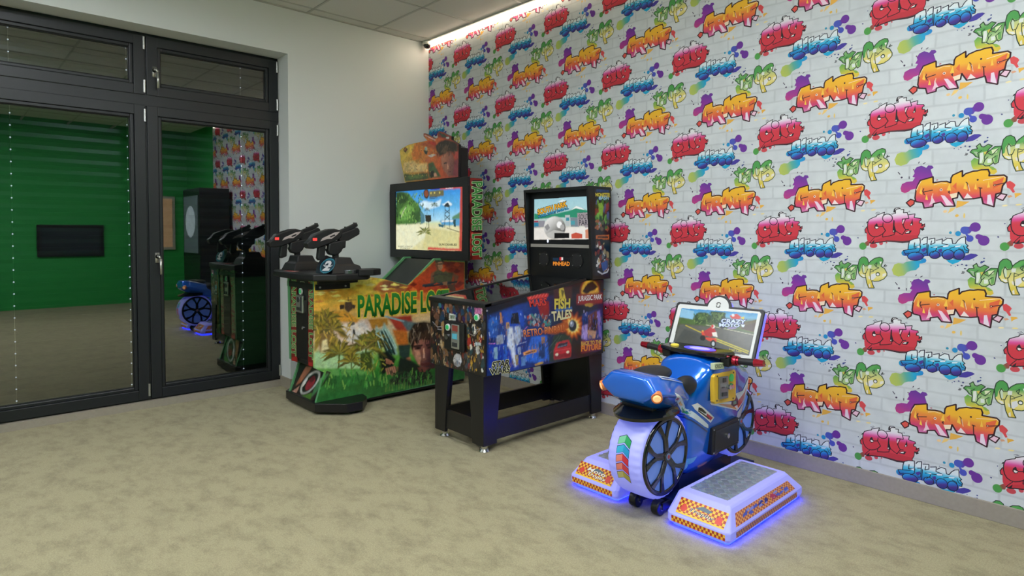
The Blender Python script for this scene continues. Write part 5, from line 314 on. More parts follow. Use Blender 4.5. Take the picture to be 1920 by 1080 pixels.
ART['bikeside']=[["p","#d8e4ee",[-10920,5887,-10535,5719,-9662,5150,-8617,4494,-7232,3561,-7156,3361,-7510,3510,-8743,4271,-9909,5023,-10649,5435]],["p","#c83c3c",[-10653,5604,-10349,5482,-10383,5386,-10650,5469]],["p","#d89c30",[-10039,5289,-9468,4940,-9657,4941,-10036,5151]],["p","#3ca078",[-9467,4870,-8614,4351,-8744,4306,-9400,4731]],["p","#284c9c",[-10407,5356,-9655,4837,-9139,4526,-9652,4697,-10525,5242]],["l","#103a78",76,[-10645,5231,-9395,4507,-7222,3191]],["p","#e4e6ea",[-8624,4780,-8334,4854,-6742,3829,-7021,3605,-8009,4230,-8460,4549]],["p","#22242c",[-8221,4632,-7948,4522,-7528,4207,-7666,4198,-8245,4507]],["p","#b42c34",[-7528,4207,-6886,3843,-7067,3733,-7524,4046]],["l","#22242c",63,[-8217,4451,-7240,3856]],["p","#e8eef4",[-7402,4709,-6978,4630,-5043,4316,-4665,4688,-3785,4652,-3058,5167,-2805,5167,-3434,3955,-4155,3618,-4398,3728,-7259,4580]],["p","#d8903c",[-6689,4524,-4883,4132,-4239,3729,-5951,4258]],["p","#c85a30",[-4411,4137,-3452,4515,-3134,4939,-3436,4035,-4080,3761]],["p","#1c3440",[-5124,4423,-4663,4610,-4256,4264,-4167,3974,-4721,3962,-5115,4153]],["p","#3c9c90",[-4919,4293,-4495,4269,-4409,4058,-4804,4094]],["p","#2c2c30",[-4547,4434,-4587,4368,-4697,4343,-4833,4368,-4944,4433,-4987,4514,-4948,4579,-4840,4605,-4704,4580,-4592,4515]],["p","#bcd8ee",[-2804,5126,-2866,4493,-3345,3778,-3570,3106,-3876,2456,-4345,2050,-4538,2133,-4208,2765,-4072,3523,-3431,3874]],["p","#58a8e0",[-9399,1915,-8559,2126,-7886,2102,-8152,1879,-9073,1724]]]
# ================================================================== materials
white_wall = mat('white_wall', '#d8dddd', .75, bump=.06, bscale=90)
green_wall = mat('green_wall', '#27a048', .7, bump=.05, bscale=90)
side_wall = mat('side_wall', '#c9ccc8', .75)
stone = mat('skirting_stone', '#9a9284', .6, noise=.12, nscale=60, bump=.05, bscale=80)
pvc = mat('anthracite_frame', '#191c20', .42, bump=.05, bscale=400)
gasket = mat('black_gasket', '#0b0c0e', .6)
steel = mat('satin_steel', '#c4c6c2', .3, .9)
chrome = mat('chrome', '#d8dadc', .12, 1.0)
black = mat('black_laminate', '#131315', .38)
blackg = mat('black_gloss', '#0d0e11', .12, coat=.4)
blackm = mat('black_plastic', '#151618', .5)
def floor_mat():
    m = bpy.data.materials.new('carpet'); m.use_nodes = True; nt = m.node_tree; b = nt.nodes['Principled BSDF']; N = nt.nodes.new; Lk = nt.links.new
    tc = N('ShaderNodeTexCoord')
    def noise(s, d, r=.55):
        n = N('ShaderNodeTexNoise'); n.inputs['Scale'].default_value = s; n.inputs['Detail'].default_value = d; n.inputs['Roughness'].default_value = r; Lk(mp.outputs[0] if s < 50 else tc.outputs['Object'], n.inputs['Vector']); return n
    mp = N('ShaderNodeMapping'); mp.inputs['Rotation'].default_value = (0, 0, .75); mp.inputs['Scale'].default_value = (1, .62, 1); Lk(tc.outputs['Object'], mp.inputs[0])
    big = noise(10.0, 12, .74); rp = N('ShaderNodeValToRGB'); rp.color_ramp.elements[0].position = .28; rp.color_ramp.elements[1].position = .54
    rp.color_ramp.elements[0].color = lin('#80785c'); rp.color_ramp.elements[1].color = lin('#a39b79'); Lk(big.outputs['Fac'], rp.inputs['Fac'])
    fine = noise(170, 4, .75); mx = N('ShaderNodeMix'); mx.data_type = 'RGBA'; mx.blend_type = 'OVERLAY'; mx.inputs[0].default_value = .7
    Lk(rp.outputs['Color'], mx.inputs[6]); Lk(fine.outputs['Fac'], mx.inputs[7]); Lk(mx.outputs[2], b.inputs['Base Color'])
    b.inputs['Roughness'].default_value = .95; b.inputs['Specular IOR Level'].default_value = .1
    b.inputs['Sheen Weight'].default_value = .15
    f2 = noise(420, 2, .8); bp = N('ShaderNodeBump'); bp.inputs['Strength'].default_value = .55; bp.inputs['Distance'].default_value = .006; Lk(f2.outputs['Fac'], bp.inputs['Height']); Lk(bp.outputs['Normal'], b.inputs['Normal'])
    return m
def paper_mat():
    """white painted-brick wallpaper: faint printed joints, 3 bricks by 8 courses to one pattern repeat"""
    m = bpy.data.materials.new('brick_wallpaper'); m.use_nodes = True; nt = m.node_tree; b = nt.nodes['Principled BSDF']; N = nt.nodes.new; Lk = nt.links.new
    tc = N('ShaderNodeTexCoord'); sp = N('ShaderNodeSeparateXYZ'); cb = N('ShaderNodeCombineXYZ'); Lk(tc.outputs['Object'], sp.inputs[0]); Lk(sp.outputs['Y'], cb.inputs['X']); Lk(sp.outputs['Z'], cb.inputs['Y'])
    wob = N('ShaderNodeTexNoise'); wob.inputs['Scale'].default_value = 9; Lk(cb.outputs[0], wob.inputs['Vector'])
    mxv = N('ShaderNodeVectorMath'); mxv.operation = 'MULTIPLY_ADD'; Lk(wob.outputs['Color'], mxv.inputs[0]); mxv.inputs[1].default_value = (.012, .012, 0); Lk(cb.outputs[0], mxv.inputs[2])
    br = N('ShaderNodeTexBrick'); br.inputs['Scale'].default_value = 1; br.inputs['Brick Width'].default_value = .1921; br.inputs['Row Height'].default_value = .0682; br.inputs['Mortar Size'].default_value = .0075; br.inputs['Mortar Smooth'].default_value = .8
    br.inputs['Color1'].default_value = lin('#d3d8da'); br.inputs['Color2'].default_value = lin('#cdd2d5'); br.inputs['Mortar'].default_value = lin('#c3c8cb'); Lk(mxv.outputs[0], br.inputs['Vector'])
    n = N('ShaderNodeTexNoise'); n.inputs['Scale'].default_value = 14; n.inputs['Detail'].default_value = 6; Lk(cb.outputs[0], n.inputs['Vector'])
    rp = N('ShaderNodeValToRGB'); rp.color_ramp.elements[0].color = (.9, .9, .905, 1); rp.color_ramp.elements[1].color = (1, 1, 1, 1); rp.color_ramp.elements[0].position = .3; rp.color_ramp.elements[1].position = .65; Lk(n.outputs['Fac'], rp.inputs['Fac'])
    mx = N('ShaderNodeMix'); mx.data_type = 'RGBA'; mx.blend_type = 'MULTIPLY'; mx.inputs[0].default_value = 1; Lk(br.outputs['Color'], mx.inputs[6]); Lk(rp.outputs['Color'], mx.inputs[7]); Lk(mx.outputs[2], b.inputs['Base Color'])
    b.inputs['Roughness'].default_value = .7
    return m
def glass_mat():
    m = bpy.data.materials.new('double_glazing'); m.use_nodes = True; nt = m.node_tree; N = nt.nodes.new; Lk = nt.links.new
    for n in list(nt.nodes): nt.nodes.remove(n)
    out = N('ShaderNodeOutputMaterial'); fr = N('ShaderNodeFresnel'); fr.inputs['IOR'].default_value = 2.9
    tr = N('ShaderNodeBsdfTransparent'); tr.inputs[0].default_value = (.62, .66, .68, 1); gl = N('ShaderNodeBsdfGlossy'); gl.inputs['Roughness'].default_value = .004; gl.inputs['Color'].default_value = (.92, .96, .96, 1)
    mx = N('ShaderNodeMixShader'); Lk(fr.outputs[0], mx.inputs[0]); Lk(tr.outputs[0], mx.inputs[1]); Lk(gl.outputs[0], mx.inputs[2]); Lk(mx.outputs[0], out.inputs[0])
    return m
glazing = glass_mat()

# ================================================================== the room
XL, YB = -6.3, -7.5
XR, YD = -1.3815, .2066            # door reveal: right jamb, plane of the frames
XLJ = -3.35; ZT = 2.737            # left jamb, head of the opening
def struct(name, bm, m, **k): return tag(obj(name, bm, m, **k), kind='structure')
struct('floor', box(B(), XL, .2, YB, .5, -.06, 0), floor_mat())
bm = B(); box(bm, XR, .2, 0, .42, 0, H + .2); box(bm, XL, XLJ, 0, .42, 0, H + .2); box(bm, XLJ, XR, 0, .42, ZT, H + .2)
struct('wall_left', bm, white_wall)
wall_right = struct('wall_right', box(B(), 0, .2, -5.95, 0, 0, H + .2), paper_mat())
bm = B(); box(bm, XL, .2, YB - .2, YB, 0, H + .2); box(bm, 0, .2, YB, -5.95, 0, H + .2)
struct('wall_back', bm, green_wall)
struct('wall_side', box(B(), XL - .2, XL, YB, .42, 0, H + .2), side_wall)
# skirting, door sill
bm = B(); box(bm, XR, -.013, -.012, 0, 0, .085); box(bm, XR - .012, XR, -.012, YD - .02, 0, .085); struct('baseboard_left', bm, stone, bevel=.002)
bm = B(); box(bm, -.013, 0, -5.95, 0, 0, .082); struct('baseboard_right', bm, stone, bevel=.002)
struct('trim_1', box(B(), XLJ, XR - .012, YD - .045, YD + .12, 0, .05), stone)
# LED strip in the gap between the ceiling and the papered wall
bm = B(); box(bm, -.062, -.056, -5.9, 0, H - .006, H + .09); box(bm, -.075, -.056, -5.9, 0, H - .006, H); struct('trim_2', bm, mat('white_metal', '#e4e4e0', .4))
strip = obj('led_strip', prism(B(), [(-.024, H - .004), (-.004, H - .034), (-.002, H - .034), (-.002, H + .02), (-.024, H + .02)], 'y', -5.9, -.012), mat('led_glow', '#fff2dc', .5, emit='#ffedd2', estr=STRIP_POWER), loc=(-.012, -2.95, H - .034))
tag(strip, 'warm white strip light running along the top of the graffiti wall', 'light')
# suspended ceiling: tiles in a T-bar grid
tile_m = mat('mineral_tile', '#d6d6d0', .85, bump=.25, bscale=160, noise=.04, nscale=300)
ceil = struct('ceiling', box(B(), XL, .2, YB, .42, H + .1, H + .2), mat('slab', '#888884', .9))
GX = [-.595 - .625 * k for k in range(-1, 10)]; GY = [-.135 - .625 * k for k in range(-1, 12)]
bars = B()
for gx in GX[1:]: box(bars, gx - .009, gx + .009, YB, 0, H, H + .03)
for gy in GY[1:]: box(bars, XL, -.062, gy - .009, gy + .009, H, H + .03)
box(bars, XL, -.062, -.02, 0, H - .001, H + .03); box(bars, -.08, -.0621, -5.9, 0, H - .001, H + .03)
obj('grid_bar', bars, mat('grid_metal', '#b4b4ae', .5), ceil)
LIGHTS = {(2, 8): 'flush ceiling light panel nearest the graffiti wall', (3, 6): 'flush ceiling light panel in the middle of the room', (5, 3): 'flush ceiling light panel closest to the glazed doors',
          (8, 4): 'flush ceiling light panel by the plain wall, door end', (5, 9): 'flush ceiling light panel closest to the green wall', (8, 8): 'flush ceiling light panel by the plain wall, green wall end'}
first = {}
for i in range(10):
    for j in range(12):
        x0 = max(GX[i + 1] + .006, XL); x1 = min(GX[i] - .006, -.0625); y0 = max(GY[j + 1] + .006, YB); y1 = min(GY[j] - .006, 0)
        if x1 - x0 < .02 or y1 - y0 < .02: continue
        if (i, j) in LIGHTS:
            t = empty('ceiling_light', ((x0 + x1) / 2, (y0 + y1) / 2, H + .003))
            bm = B(); box(bm, x0, x1, y0, y0 + .015, H + .003, H + .03); box(bm, x0, x1, y1 - .015, y1, H + .003, H + .03); box(bm, x0, x0 + .015, y0 + .015, y1 - .015, H + .003, H + .03); box(bm, x1 - .015, x1, y0 + .015, y1 - .015, H + .003, H + .03)
            obj('frame', bm, mat('white_metal'), t)
            obj('diffuser', box(B(), x0 + .015, x1 - .015, y0 + .015, y1 - .015, H + .01, H + .02), mat('panel_glow', '#ffffff', .5, emit='#eef2f8', estr=PANEL_POWER), t)
            tag(t, LIGHTS[i, j], 'ceiling light', 'flush ceiling panels')
            continue
        key = (round(x1 - x0, 3), round(y1 - y0, 3)); cx, cy = (x0 + x1) / 2, (y0 + y1) / 2
        if key not in first:
            o = obj('ceiling_tile', box(B(), -key[0] / 2, key[0] / 2, -key[1] / 2, key[1] / 2, 0, .015), tile_m); first[key] = o
        else:
            o = first[key].copy(); COL.objects.link(o)
        o.location = (cx, cy, H + .005); o.parent = ceil

# ---------------------------------------------------------------- wallpaper print
PU, PV, PS = .5763, .5457, .0088
ALL = ([], [], [], [])
for key, base in (('graff', 0), ('city', 6), ('street', 14), ('tags', 14)):
    V, T, C, L = art_mesh(ART[key]); V = np.array(V); T = np.array(T); C = np.array(C); L = np.array(L) + base
    u0, u1, v0, v1 = V[:, 0].min(), V[:, 0].max(), V[:, 1].min(), V[:, 1].max(); us = (u0 + u1) / 2
    for i in range(-9, 9):
        if u1 + i * PU < 0 or u0 + i * PU > 5.95: continue
        for j in range(-7, 7):
            if v1 + j * PV < .07 or v0 + j * PV > H + .12: continue
            n = sum(len(a) for a in ALL[0]); ALL[0].append(V + np.array([i * PU, j * PV + i * PS])); ALL[1].append(T + n); ALL[2].append(C); ALL[3].append(L)
V, T, C, L = [np.concatenate(a) for a in ALL]
me = bpy.data.meshes.new('wallpaper_print')
co = np.stack([-(1e-4 + L * 2e-5), -V[:, 0], V[:, 1]], 1)
me.from_pydata(co.tolist(), [], T.tolist())
at = me.color_attributes.new('Col', 'FLOAT_COLOR', 'POINT'); at.data.foreach_set('color', C.astype(np.float32).ravel())
bm = B(); bm.from_mesh(me)
for pc, pn in (((0, -.0005, 0), (0, 1, 0)), ((0, -5.94, 0), (0, -1, 0)), ((0, 0, .08), (0, 0, -1)), ((0, 0, H + .1), (0, 0, 1))):
    bmesh.ops.bisect_plane(bm, geom=bm.verts[:] + bm.edges[:] + bm.faces[:], dist=1e-6, plane_co=pc, plane_no=pn, clear_outer=True)
bm.to_mesh(me); bm.free()
o = link_mesh('wallpaper_print', me, print_mat('wallpaper_ink', .7), wall_right); o['kind'] = 'stuff'; o['label'] = 'repeating graffiti lettering printed on white brick wallpaper'

# ---------------------------------------------------------------- glazed double door with transoms
def ring(bm, x0, x1, z0, z1, w, ya, yb, wb=None):
    wb = w if wb is None else wb
    box(bm, x0, x0 + w, ya, yb, z0, z1); box(bm, x1 - w, x1, ya, yb, z0, z1); box(bm, x0 + w, x1 - w, ya, yb, z0, z0 + wb); box(bm, x0 + w, x1 - w, ya, yb, z1 - w, z1)
def handle(bm, x, y, z):
    cyl(bm, (x, y, z + .012), (x, y - .008, z + .012), .016); box(bm, x - .014, x + .014, y - .008, y, z - .035, z + .04)
    cyl(bm, (x, y - .006, z + .015), (x, y - .045, z + .015), .009); tube(bm, [(x, y - .04, z + .02), (x + .012, y - .048, z - .005), (x + .015, y - .046, z - .12)], .009)
XC = -2.358
bm = B(); box(bm, XC - .02, XC + .02, YD - .002, YD + .068, .055, ZT - .005); box(bm, XLJ, XR, YD - .012, YD + .07, 2.205, 2.30); box(bm, XLJ, XR, YD + .005, YD + .07, 2.705, ZT); box(bm, XR - .02, XR, YD + .005, YD + .07, .05, ZT); box(bm, XLJ, XLJ + .02, YD + .005, YD + .07, .05, ZT); box(bm, XLJ, XR, YD + .005, YD + .07, .05, .075)
struct('trim_3', bm, pvc, bevel=.003)
def leaf(name, x0, x1, z0, z1, hnd, hin, label):
    t = tag(empty(name, ((x0 + x1) / 2, YD, z0)), label, None, None, 'structure')
    w = .095
    bm = B(); ring(bm, x0, x1, z0, z1, w - .025, YD - .018, YD + .06); obj('sash', bm, pvc, t, bevel=.003)
    bm = B(); ring(bm, x0 + w - .025, x1 - w + .025, z0 + w - .025, z1 - w + .025, .025, YD - .008, YD + .05); obj('glazing_bead', bm, pvc, t, bevel=.006)
    bm = B(); ring(bm, x0 + w, x1 - w, z0 + w, z1 - w, .004, YD + .004, YD + .03); obj('gasket', bm, gasket, t)
    bm = B(); v = [bm.verts.new(p) for p in ((x0 + w, YD + .015, z0 + w), (x1 - w, YD + .015, z0 + w), (x1 - w, YD + .015, z1 - w), (x0 + w, YD + .015, z1 - w))]; bm.faces.new(v); obj('pane', bm, glazing, t)
    if hnd: bm = B(); handle(bm, x0 + .05, YD - .018, hnd); obj('handle', bm, steel, t, smooth=1)
    for hz in hin:
        bm = B(); cyl(bm, (x1 - .004, YD - .022, hz - .045), (x1 - .004, YD - .022, hz + .045), .008, seg=12); obj('hinge', bm, steel, t)
    return t
leaf('door_1', XC + .006, XR - .01, .062, 2.213, 1.10, (.13, 2.14), 'right-hand glazed door leaf in anthracite frame')
leaf('door_2', XLJ + .01, XC - .006, .062, 2.213, 0, (.13, 2.14), 'left-hand glazed door leaf in anthracite frame')
leaf('window_1', XC + .006, XR - .01, 2.29, 2.715, 2.46, (2.35, 2.66), 'transom window above the right-hand door leaf')
leaf('window_2', XLJ + .01, XC - .006, 2.29, 2.715, 0, (2.35, 2.66), 'transom window above the left-hand door leaf')
# closed outside blinds behind the glass: every slat a part
slat_m = mat('blind_slat', '#585f64', .34, .3)
def blind(x0, x1, cordx, label):
    t = tag(empty('venetian_blind', ((x0 + x1) / 2, .40, .05)), label, 'blind', 'outside blinds behind the doors')
    prof = [(0, 0), (.010, .028), (.012, .056), (.006, .082), (.003, .082), (.009, .056), (.007, .028), (-.003, .001)]
    bm = B(); prism(bm, [(.40 + a, .05 + b) for a, b in prof], 'x', x0, x1); f = obj('slat', bm, slat_m, t)
    for k in range(1, 33):
        s = f.copy(); COL.objects.link(s); s.parent = t; s.location = (0, 0, .081 * k)
    for cx in cordx:
        bm = B(); cyl(bm, (cx, .395, .05), (cx, .395, 2.74), .0012, seg=6); c = obj('ladder_cord', bm, steel, t)
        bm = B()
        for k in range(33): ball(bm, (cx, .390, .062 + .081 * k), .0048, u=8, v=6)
        obj('cord_hole_glow', bm, mat('hole_glow', '#f4f6f8', .3, emit='#e8f0ff', estr=1.1), c)['kind'] = 'stuff'  # glowing beads stand in for outside light shining through the cord holes
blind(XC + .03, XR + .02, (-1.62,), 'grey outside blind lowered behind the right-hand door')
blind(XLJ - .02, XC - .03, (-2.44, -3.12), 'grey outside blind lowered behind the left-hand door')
struct('wall_outside', box(B(), XLJ - .3, XR + .3, .62, .64, 0, 3.0), mat('night_wall', '#0a0c10', .8))

# ---------------------------------------------------------------- dome camera in the corner
t = tag(empty('dome_camera', (-.052, -.05, H - .001)), 'small white dome security camera with black bubble in the ceiling corner', 'camera')
bm = B(); cyl(bm, (-.052, -.05, H - .001), (-.052, -.05, H - .028), .046, .043, 28); obj('housing', bm, mat('white_plastic', '#dcdcd6', .35), t, smooth=0, bevel=.004)
bm = B(); ball(bm, (-.052, -.05, H - .028), .036, 1, 1, 1.0); obj('dome', bm, blackg, t, smooth=1)
# ================================================================== light-gun shooting machine
gun_m = tag(empty('shooting_machine', (-.9, -.58, 0)), 'tall jungle shooter arcade machine with two mounted toy guns and a big screen', 'arcade machine')
edge = mat('green_edge_trim', '#5c9a68', .5)
ink = print_mat('panel_ink', .32, 0, .25)
scr = print_mat('screen_glow', .2, 1.0)
pp = [(-1.545, .085), (-1.475, .29), (-1.54, .33), (-1.55, .985), (-1.22, .975), (-1.02, .945), (-.76, .88), (-.515, 1.083), (-.2, 1.083), (-.2, .045), (-1.17, .045), (-1.30, .085)]
for ya, yb in ((-.81, -.79), (-.37, -.35)):
    bm = B(); prism(bm, pp, 'y', ya, yb); sp = obj('side_panel', bm, edge, gun_m)
    if ya < -.5: side_near = sp
picture('panel_artwork', 'gunside', lambda u, v, l: (u - 1.55, -.81 - l, v), ink, side_near, cell=30, warp=45, soft=.9, grain=.28, seed=3, gain=1.3)
bi = [(-1.53, .09), (-1.462, .29), (-1.53, .332), (-1.536, .96), (-1.22, .962), (-1.02, .932), (-.757, .862), (-.507, 1.07), (-.21, 1.07), (-.21, .05), (-1.17, .05)]
bm = B(); prism(bm, bi, 'y', -.79, -.37); gbody = obj('body', bm, mat('charcoal_panel', '#1c1f1e', .45), gun_m)
art('column_artwork', 'column', lambda u, v, l: (-1.5385 - l, -u, v), ink, gbody)
picture('kick_artwork', 'kick', lambda u, v, l: (-1.532 + (v - .09) / .2 * .068 - l - .002, -u, v), ink, gbody, cell=25, warp=20, soft=1, seed=4)
plan = [(-1.56, -.33), (-1.56, -.83), (-1.40, -.99), (-1.28, -1.0), (-1.19, -.90), (-1.17, -.80), (-.2, -.80), (-.2, -.36), (-1.17, -.36), (-1.19, -.26), (-1.28, -.16), (-1.40, -.17)]
bm = B(); prism(bm, plan, 'z', .022, .085); gb = obj('base', bm, black, gun_m, bevel=.004)
for fx, fy in ((-1.48, -.42), (-1.48, -.74), (-1.33, -.93), (-1.33, -.23), (-.3, -.45), (-.3, -.72)):
    bm = B(); cyl(bm, (fx, fy, 0), (fx, fy, .024), .022, seg=14); obj('foot', bm, blackm, gb)
# coin door on the column
cd = obj('coin_door', box(B(), -1.543, -1.53, -.675, -.485, .36, .80), black, gun_m, bevel=.004)
bm = B(); box(bm, -1.556, -1.54, -.628, -.512, .705, .832); mech = obj('coin_mech', bm, steel, cd, bevel=.005)
bm = B(); cyl(bm, (-1.556, -.56, .80), (-1.561, -.56, .80), .02); box(bm, -1.562, -1.556, -.59, -.535, .722, .745); box(bm, -1.563, -1.556, -.612, -.604, .72, .82); obj('coin_slot', bm, mat('dark_steel', '#54585c', .35, .8), mech)
bm = B(); cyl(bm, (-1.54, -.577, .861), (-1.55, -.577, .861), .024); obj('start_button', bm, mat('button_rim', '#d8dcd8', .3), cd)
bm = B(); cyl(bm, (-1.55, -.577, .861), (-1.553, -.577, .861), .016); obj('button_cap', bm, mat('green_button', '#2fae62', .3, emit='#2fae62', estr=.25), cd)
bm = B(); cyl(bm, (-1.54, -.606, .595), (-1.549, -.606, .595), .011); obj('lock', bm, chrome, cd)
# control table
tray = [(-1.60, -.20), (-1.625, -.58), (-1.60, -.90), (-1.47, -.985), (-1.22, -.985), (-1.17, -.92), (-1.17, -.24), (-1.22, -.175), (-1.47, -.175)]
bm = B(); prism(bm, tray, 'z', .955, 1.005); table = obj('control_table', bm, blackm, gun_m, bevel=.012, seg=3)
bm = B(); prism(bm, [(-1.53, -.33), (-1.53, -.83), (-1.22, -.835), (-1.22, -.325)], 'z', .925, .966); obj('under_tray', bm, blackm, table, bevel=.006)
bm = B(); box(bm, -1.545, -1.282, -.826, -.334, .886, .926); obj('bracket', bm, black, table)
for sx in (-1.515, -1.318): bm = B(); cyl(bm, (sx, -.825, .905), (sx, -.832, .905), .007, seg=10); obj('screw', bm, steel, table)
bm = B(); prism(bm, [(-1.30, -.90), (-1.30, -1.0), (-1.20, -1.02), (-1.12, -.99), (-1.12, -.88)], 'z', .985, 1.032); obj('cup_arm', bm, blackm, table, bevel=.006)
bm = B(); cyl(bm, (-1.345, -.93, 1.0), (-1.345, -.93, 1.03), .055, seg=28); obj('cup_ring', bm, mat('smoked_chrome', '#6a6e72', .25, .8), table, bevel=.004)
for gy in (-.32, -.84):
    gx = -.045 if gy > -.5 else 0
    bm = B(); loft(bm, [[(gx + a, gy - w, z), (gx + b, gy - w, z), (gx + b, gy + w, z), (gx + a, gy + w, z)] for a, b, w, z in ((-1.49, -1.24, .12, 1.003), (-1.47, -1.26, .10, 1.055), (-1.45, -1.30, .085, 1.07), (-1.44, -1.32, .075, 1.115))])
    obj('gun_mount', bm, blackm, table, bevel=.006)
bm = B(); cyl(bm, (-1.46, -.83, 1.04), (-1.497, -.83, 1.055), .082, seg=32); obj('player_disc', bm, mat('navy_plastic', '#0c1c28', .3), table)
art('disc_print', 'disc2', lambda u, v, l: (-1.4985 - l - (1.055 - v) * .4, -u - .02, v), print_mat('screen_dim', .3, .55), table)
bm = B(); prism(bm, [(-.36, .0), (-.47, .0), (-.56, .0), (-.5, .012), (-.43, .018)], 'x', -1.61, -1.61 + .001); bm.free()
bm = B(); prism(bm, [(-1.595, -.40), (-1.585, -.56), (-1.52, -.50), (-1.545, -.45)], 'z', 1.005, 1.0065); obj('arrow_sticker', bm, mat('pale_red_sticker', '#c88c88', .3), table)
bm = B(); prism(bm, [(-1.585, -.42), (-1.58, -.50), (-1.55, -.47)], 'z', 1.0065, 1.008); obj('arrow_sticker', bm, mat('red_sticker', '#a83034', .3), table)
# the two toy guns (outline in mm around the pivot)
GP = dict(body=[(-186, 182), (-200, 220), (-171, 242), (-142, 280), (-89, 300), (-36, 317), (6, 320), (58, 309), (73, 297), (61, 261), (42, 244), (-13, 221), (-55, 205), (-105, 189), (-149, 179)],
 barrel=[(43, 303), (149, 347), (171, 358), (196, 356), (199, 338), (67, 278)], lower=[(36, 244), (67, 289), (193, 332), (211, 315), (211, 280), (123, 235), (67, 226)],
 launcher=[(-25, 222), (67, 238), (101, 243), (97, 180), (76, 181), (66, 158), (41, 136), (11, 128), (-25, 137), (-40, 166), (-37, 205)],
 grip=[(-105, 192), (-52, 205), (-56, 160), (-60, 110), (-103, 95), (-114, 112)], mount=[(5, 142), (48, 141), (50, 90), (14, 91)],
 plate=[(-102, 231), (-87, 253), (6, 294), (46, 299), (24, 278), (-18, 248), (-54, 247)], slot=[(-33, 266), (3, 280), (9, 272), (-27, 258)], trig=[(-48, 199), (-39, 199), (-42, 177), (-48, 177)])
gunb = mat('gun_plastic', '#17191b', .45, bump=.1, bscale=300)
def toy_gun(cx, cy, label):
    P = lambda k: [(cx + a / 1000, 1.0 + b / 1000) for a, b in GP[k]]
    bm = B(); prism(bm, P('body'), 'y', cy - .034, cy + .034); g = obj('toy_gun', bm, gunb, gun_m, bevel=.008, seg=3); g['label'] = label
    def part(n, k, h, m, bv=.004, dy=0): bm = B(); prism(bm, P(k), 'y', cy + dy - h, cy + dy + h); return obj(n, bm, m, g, bevel=bv)
    part('upper_barrel', 'barrel', .015, gunb); part('barrel_shroud', 'lower', .024, gunb, .008); part('grip', 'grip', .021, gunb, .008); part('launcher', 'launcher', .028, gunb, .01); part('pivot', 'mount', .015, blackm)
    part('side_plate', 'plate', .002, mat('pale_plate', '#b9aead', .4), .001, -.0355); part('side_slot', 'slot', .001, blackm, 0, -.038); part('side_plate', 'plate', .002, mat('pale_plate'), .001, .0355)
    part('trigger', 'trig', .006, mat('white_plastic'))
    d = Vector((math.cos(.36), 0, math.sin(.36))); q = Vector((cx + .20, cy, 1.305))
    for off, r in ((Vector((0, 0, 0)), .016), (Vector((-.012, 0, .042)), .011)):
        bm = B(); cyl(bm, q + off - d * .03, q + off + d * .012, r, seg=16); obj('muzzle', bm, blackm, g)
    bm = B()
    box(bm, cx + .172, cx + .196, cy - .007, cy + .007, 1.35, 1.366); box(bm, cx + .10, cx + .112, cy - .006, cy + .006, 1.318, 1.336)
    obj('sight', bm, gunb, g)
    bm = B(); cyl(bm, (cx - .142, cy - .033, 1.245), (cx - .142, cy - .0375, 1.245), .024, seg=20); bg = obj('badge', bm, blackm, g)
    bm = B(); box(bm, cx - .158, cx - .128, cy - .0385, cy - .037, 1.236, 1.255); obj('badge_light', bm, mat('red_glow', '#e04040', .4, emit='#ff4038', estr=.9), bg)
toy_gun(-1.43, -.84, 'toy gun nearer the camera on its pivot'); toy_gun(-1.485, -.32, 'toy gun nearer the door on its pivot')
# screen head
bm = B(); box(bm, -.43, -.30, -1.165, -.035, 1.08, 1.725); mon = obj('screen_housing', bm, black, gun_m, bevel=.005)
bm = B()
for a in ((-1.17, -.03, 1.66, 1.732), (-1.17, -.03, 1.072, 1.142)): box(bm, -.452, -.43, *a)
for a in ((-1.17, -1.095, 1.142, 1.66), (-.115, -.03, 1.142, 1.66)): box(bm, -.452, -.43, *a)
obj('bezel', bm, black, mon, bevel=.004)
picture('display', 'gunscreen', lambda u, v, l: (-.4405 - l, -(u + .03), v + 1.07), scr, mon, cell=30, warp=45, soft=1, grain=.14, seed=5)
art('head_artwork', 'monside', lambda u, v, l: (u - .45, -1.1655 - l, v + 1.07), ink, mon)
bm = B(); box(bm, -.34, -.16, -.80, -.36, .9, 1.85); obj('rear_column', bm, black, gun_m)
mo = ART['marquee'][0][2]; outl = [(-(a * 1e-4 + .18), b * 1e-4 + 1.73) for a, b in zip(mo[0::2], mo[1::2])]
bm = B(); prism(bm, outl, 'x', -.44, -.415); mq = obj('marquee', bm, black, gun_m)
bm = B(); prism(bm, [(-.24, 1.73), (-1.035, 1.73), (-1.035, 1.97), (-.95, 2.0), (-.3, 2.0)], 'x', -.415, -.345); obj('marquee_box', bm, black, mq)
picture('marquee_artwork', 'marquee', lambda u, v, l: (-.4402 - l, -(u + .18), v + 1.73), ink, mq, cell=28, warp=40, soft=.9, grain=.35, seed=6, gain=1.15)

# ================================================================== pinball machine
pin = tag(empty('pinball_machine', (-.64, -1.96, 0)), 'black retro pinball machine with collage artwork and lit back box screen', 'pinball machine')
ybn, ybf = -2.235, -1.69
bm = B(); prism(bm, [(-1.18, .458), (-.10, .458), (-.10, .975), (-.30, .975), (-1.18, .866)], 'y', ybn, ybf); cab = obj('cabinet', bm, black, pin, bevel=.004)
picture('side_artwork', 'pinside', lambda u, v, l: (u - 1.18, ybn - l, v + .46), print_mat('pinball_ink', .28, 0, .3), cab, cell=25, warp=30, soft=1, grain=.3, seed=7, gain=1.15)
picture('front_artwork', 'pinfront', lambda u, v, l: (-1.1802 - l, -(u + 1.69), v + .46), print_mat('pinball_ink'), cab, cell=25, warp=60, soft=.8, grain=.45, seed=8)
for y0 in (ybn - .004, ybf - .026):
    bm = B(); prism(bm, [(-1.185, .862), (-.29, .972), (-.29, .992), (-1.185, .882)], 'y', y0, y0 + .03); obj('side_rail', bm, black, cab, bevel=.003)
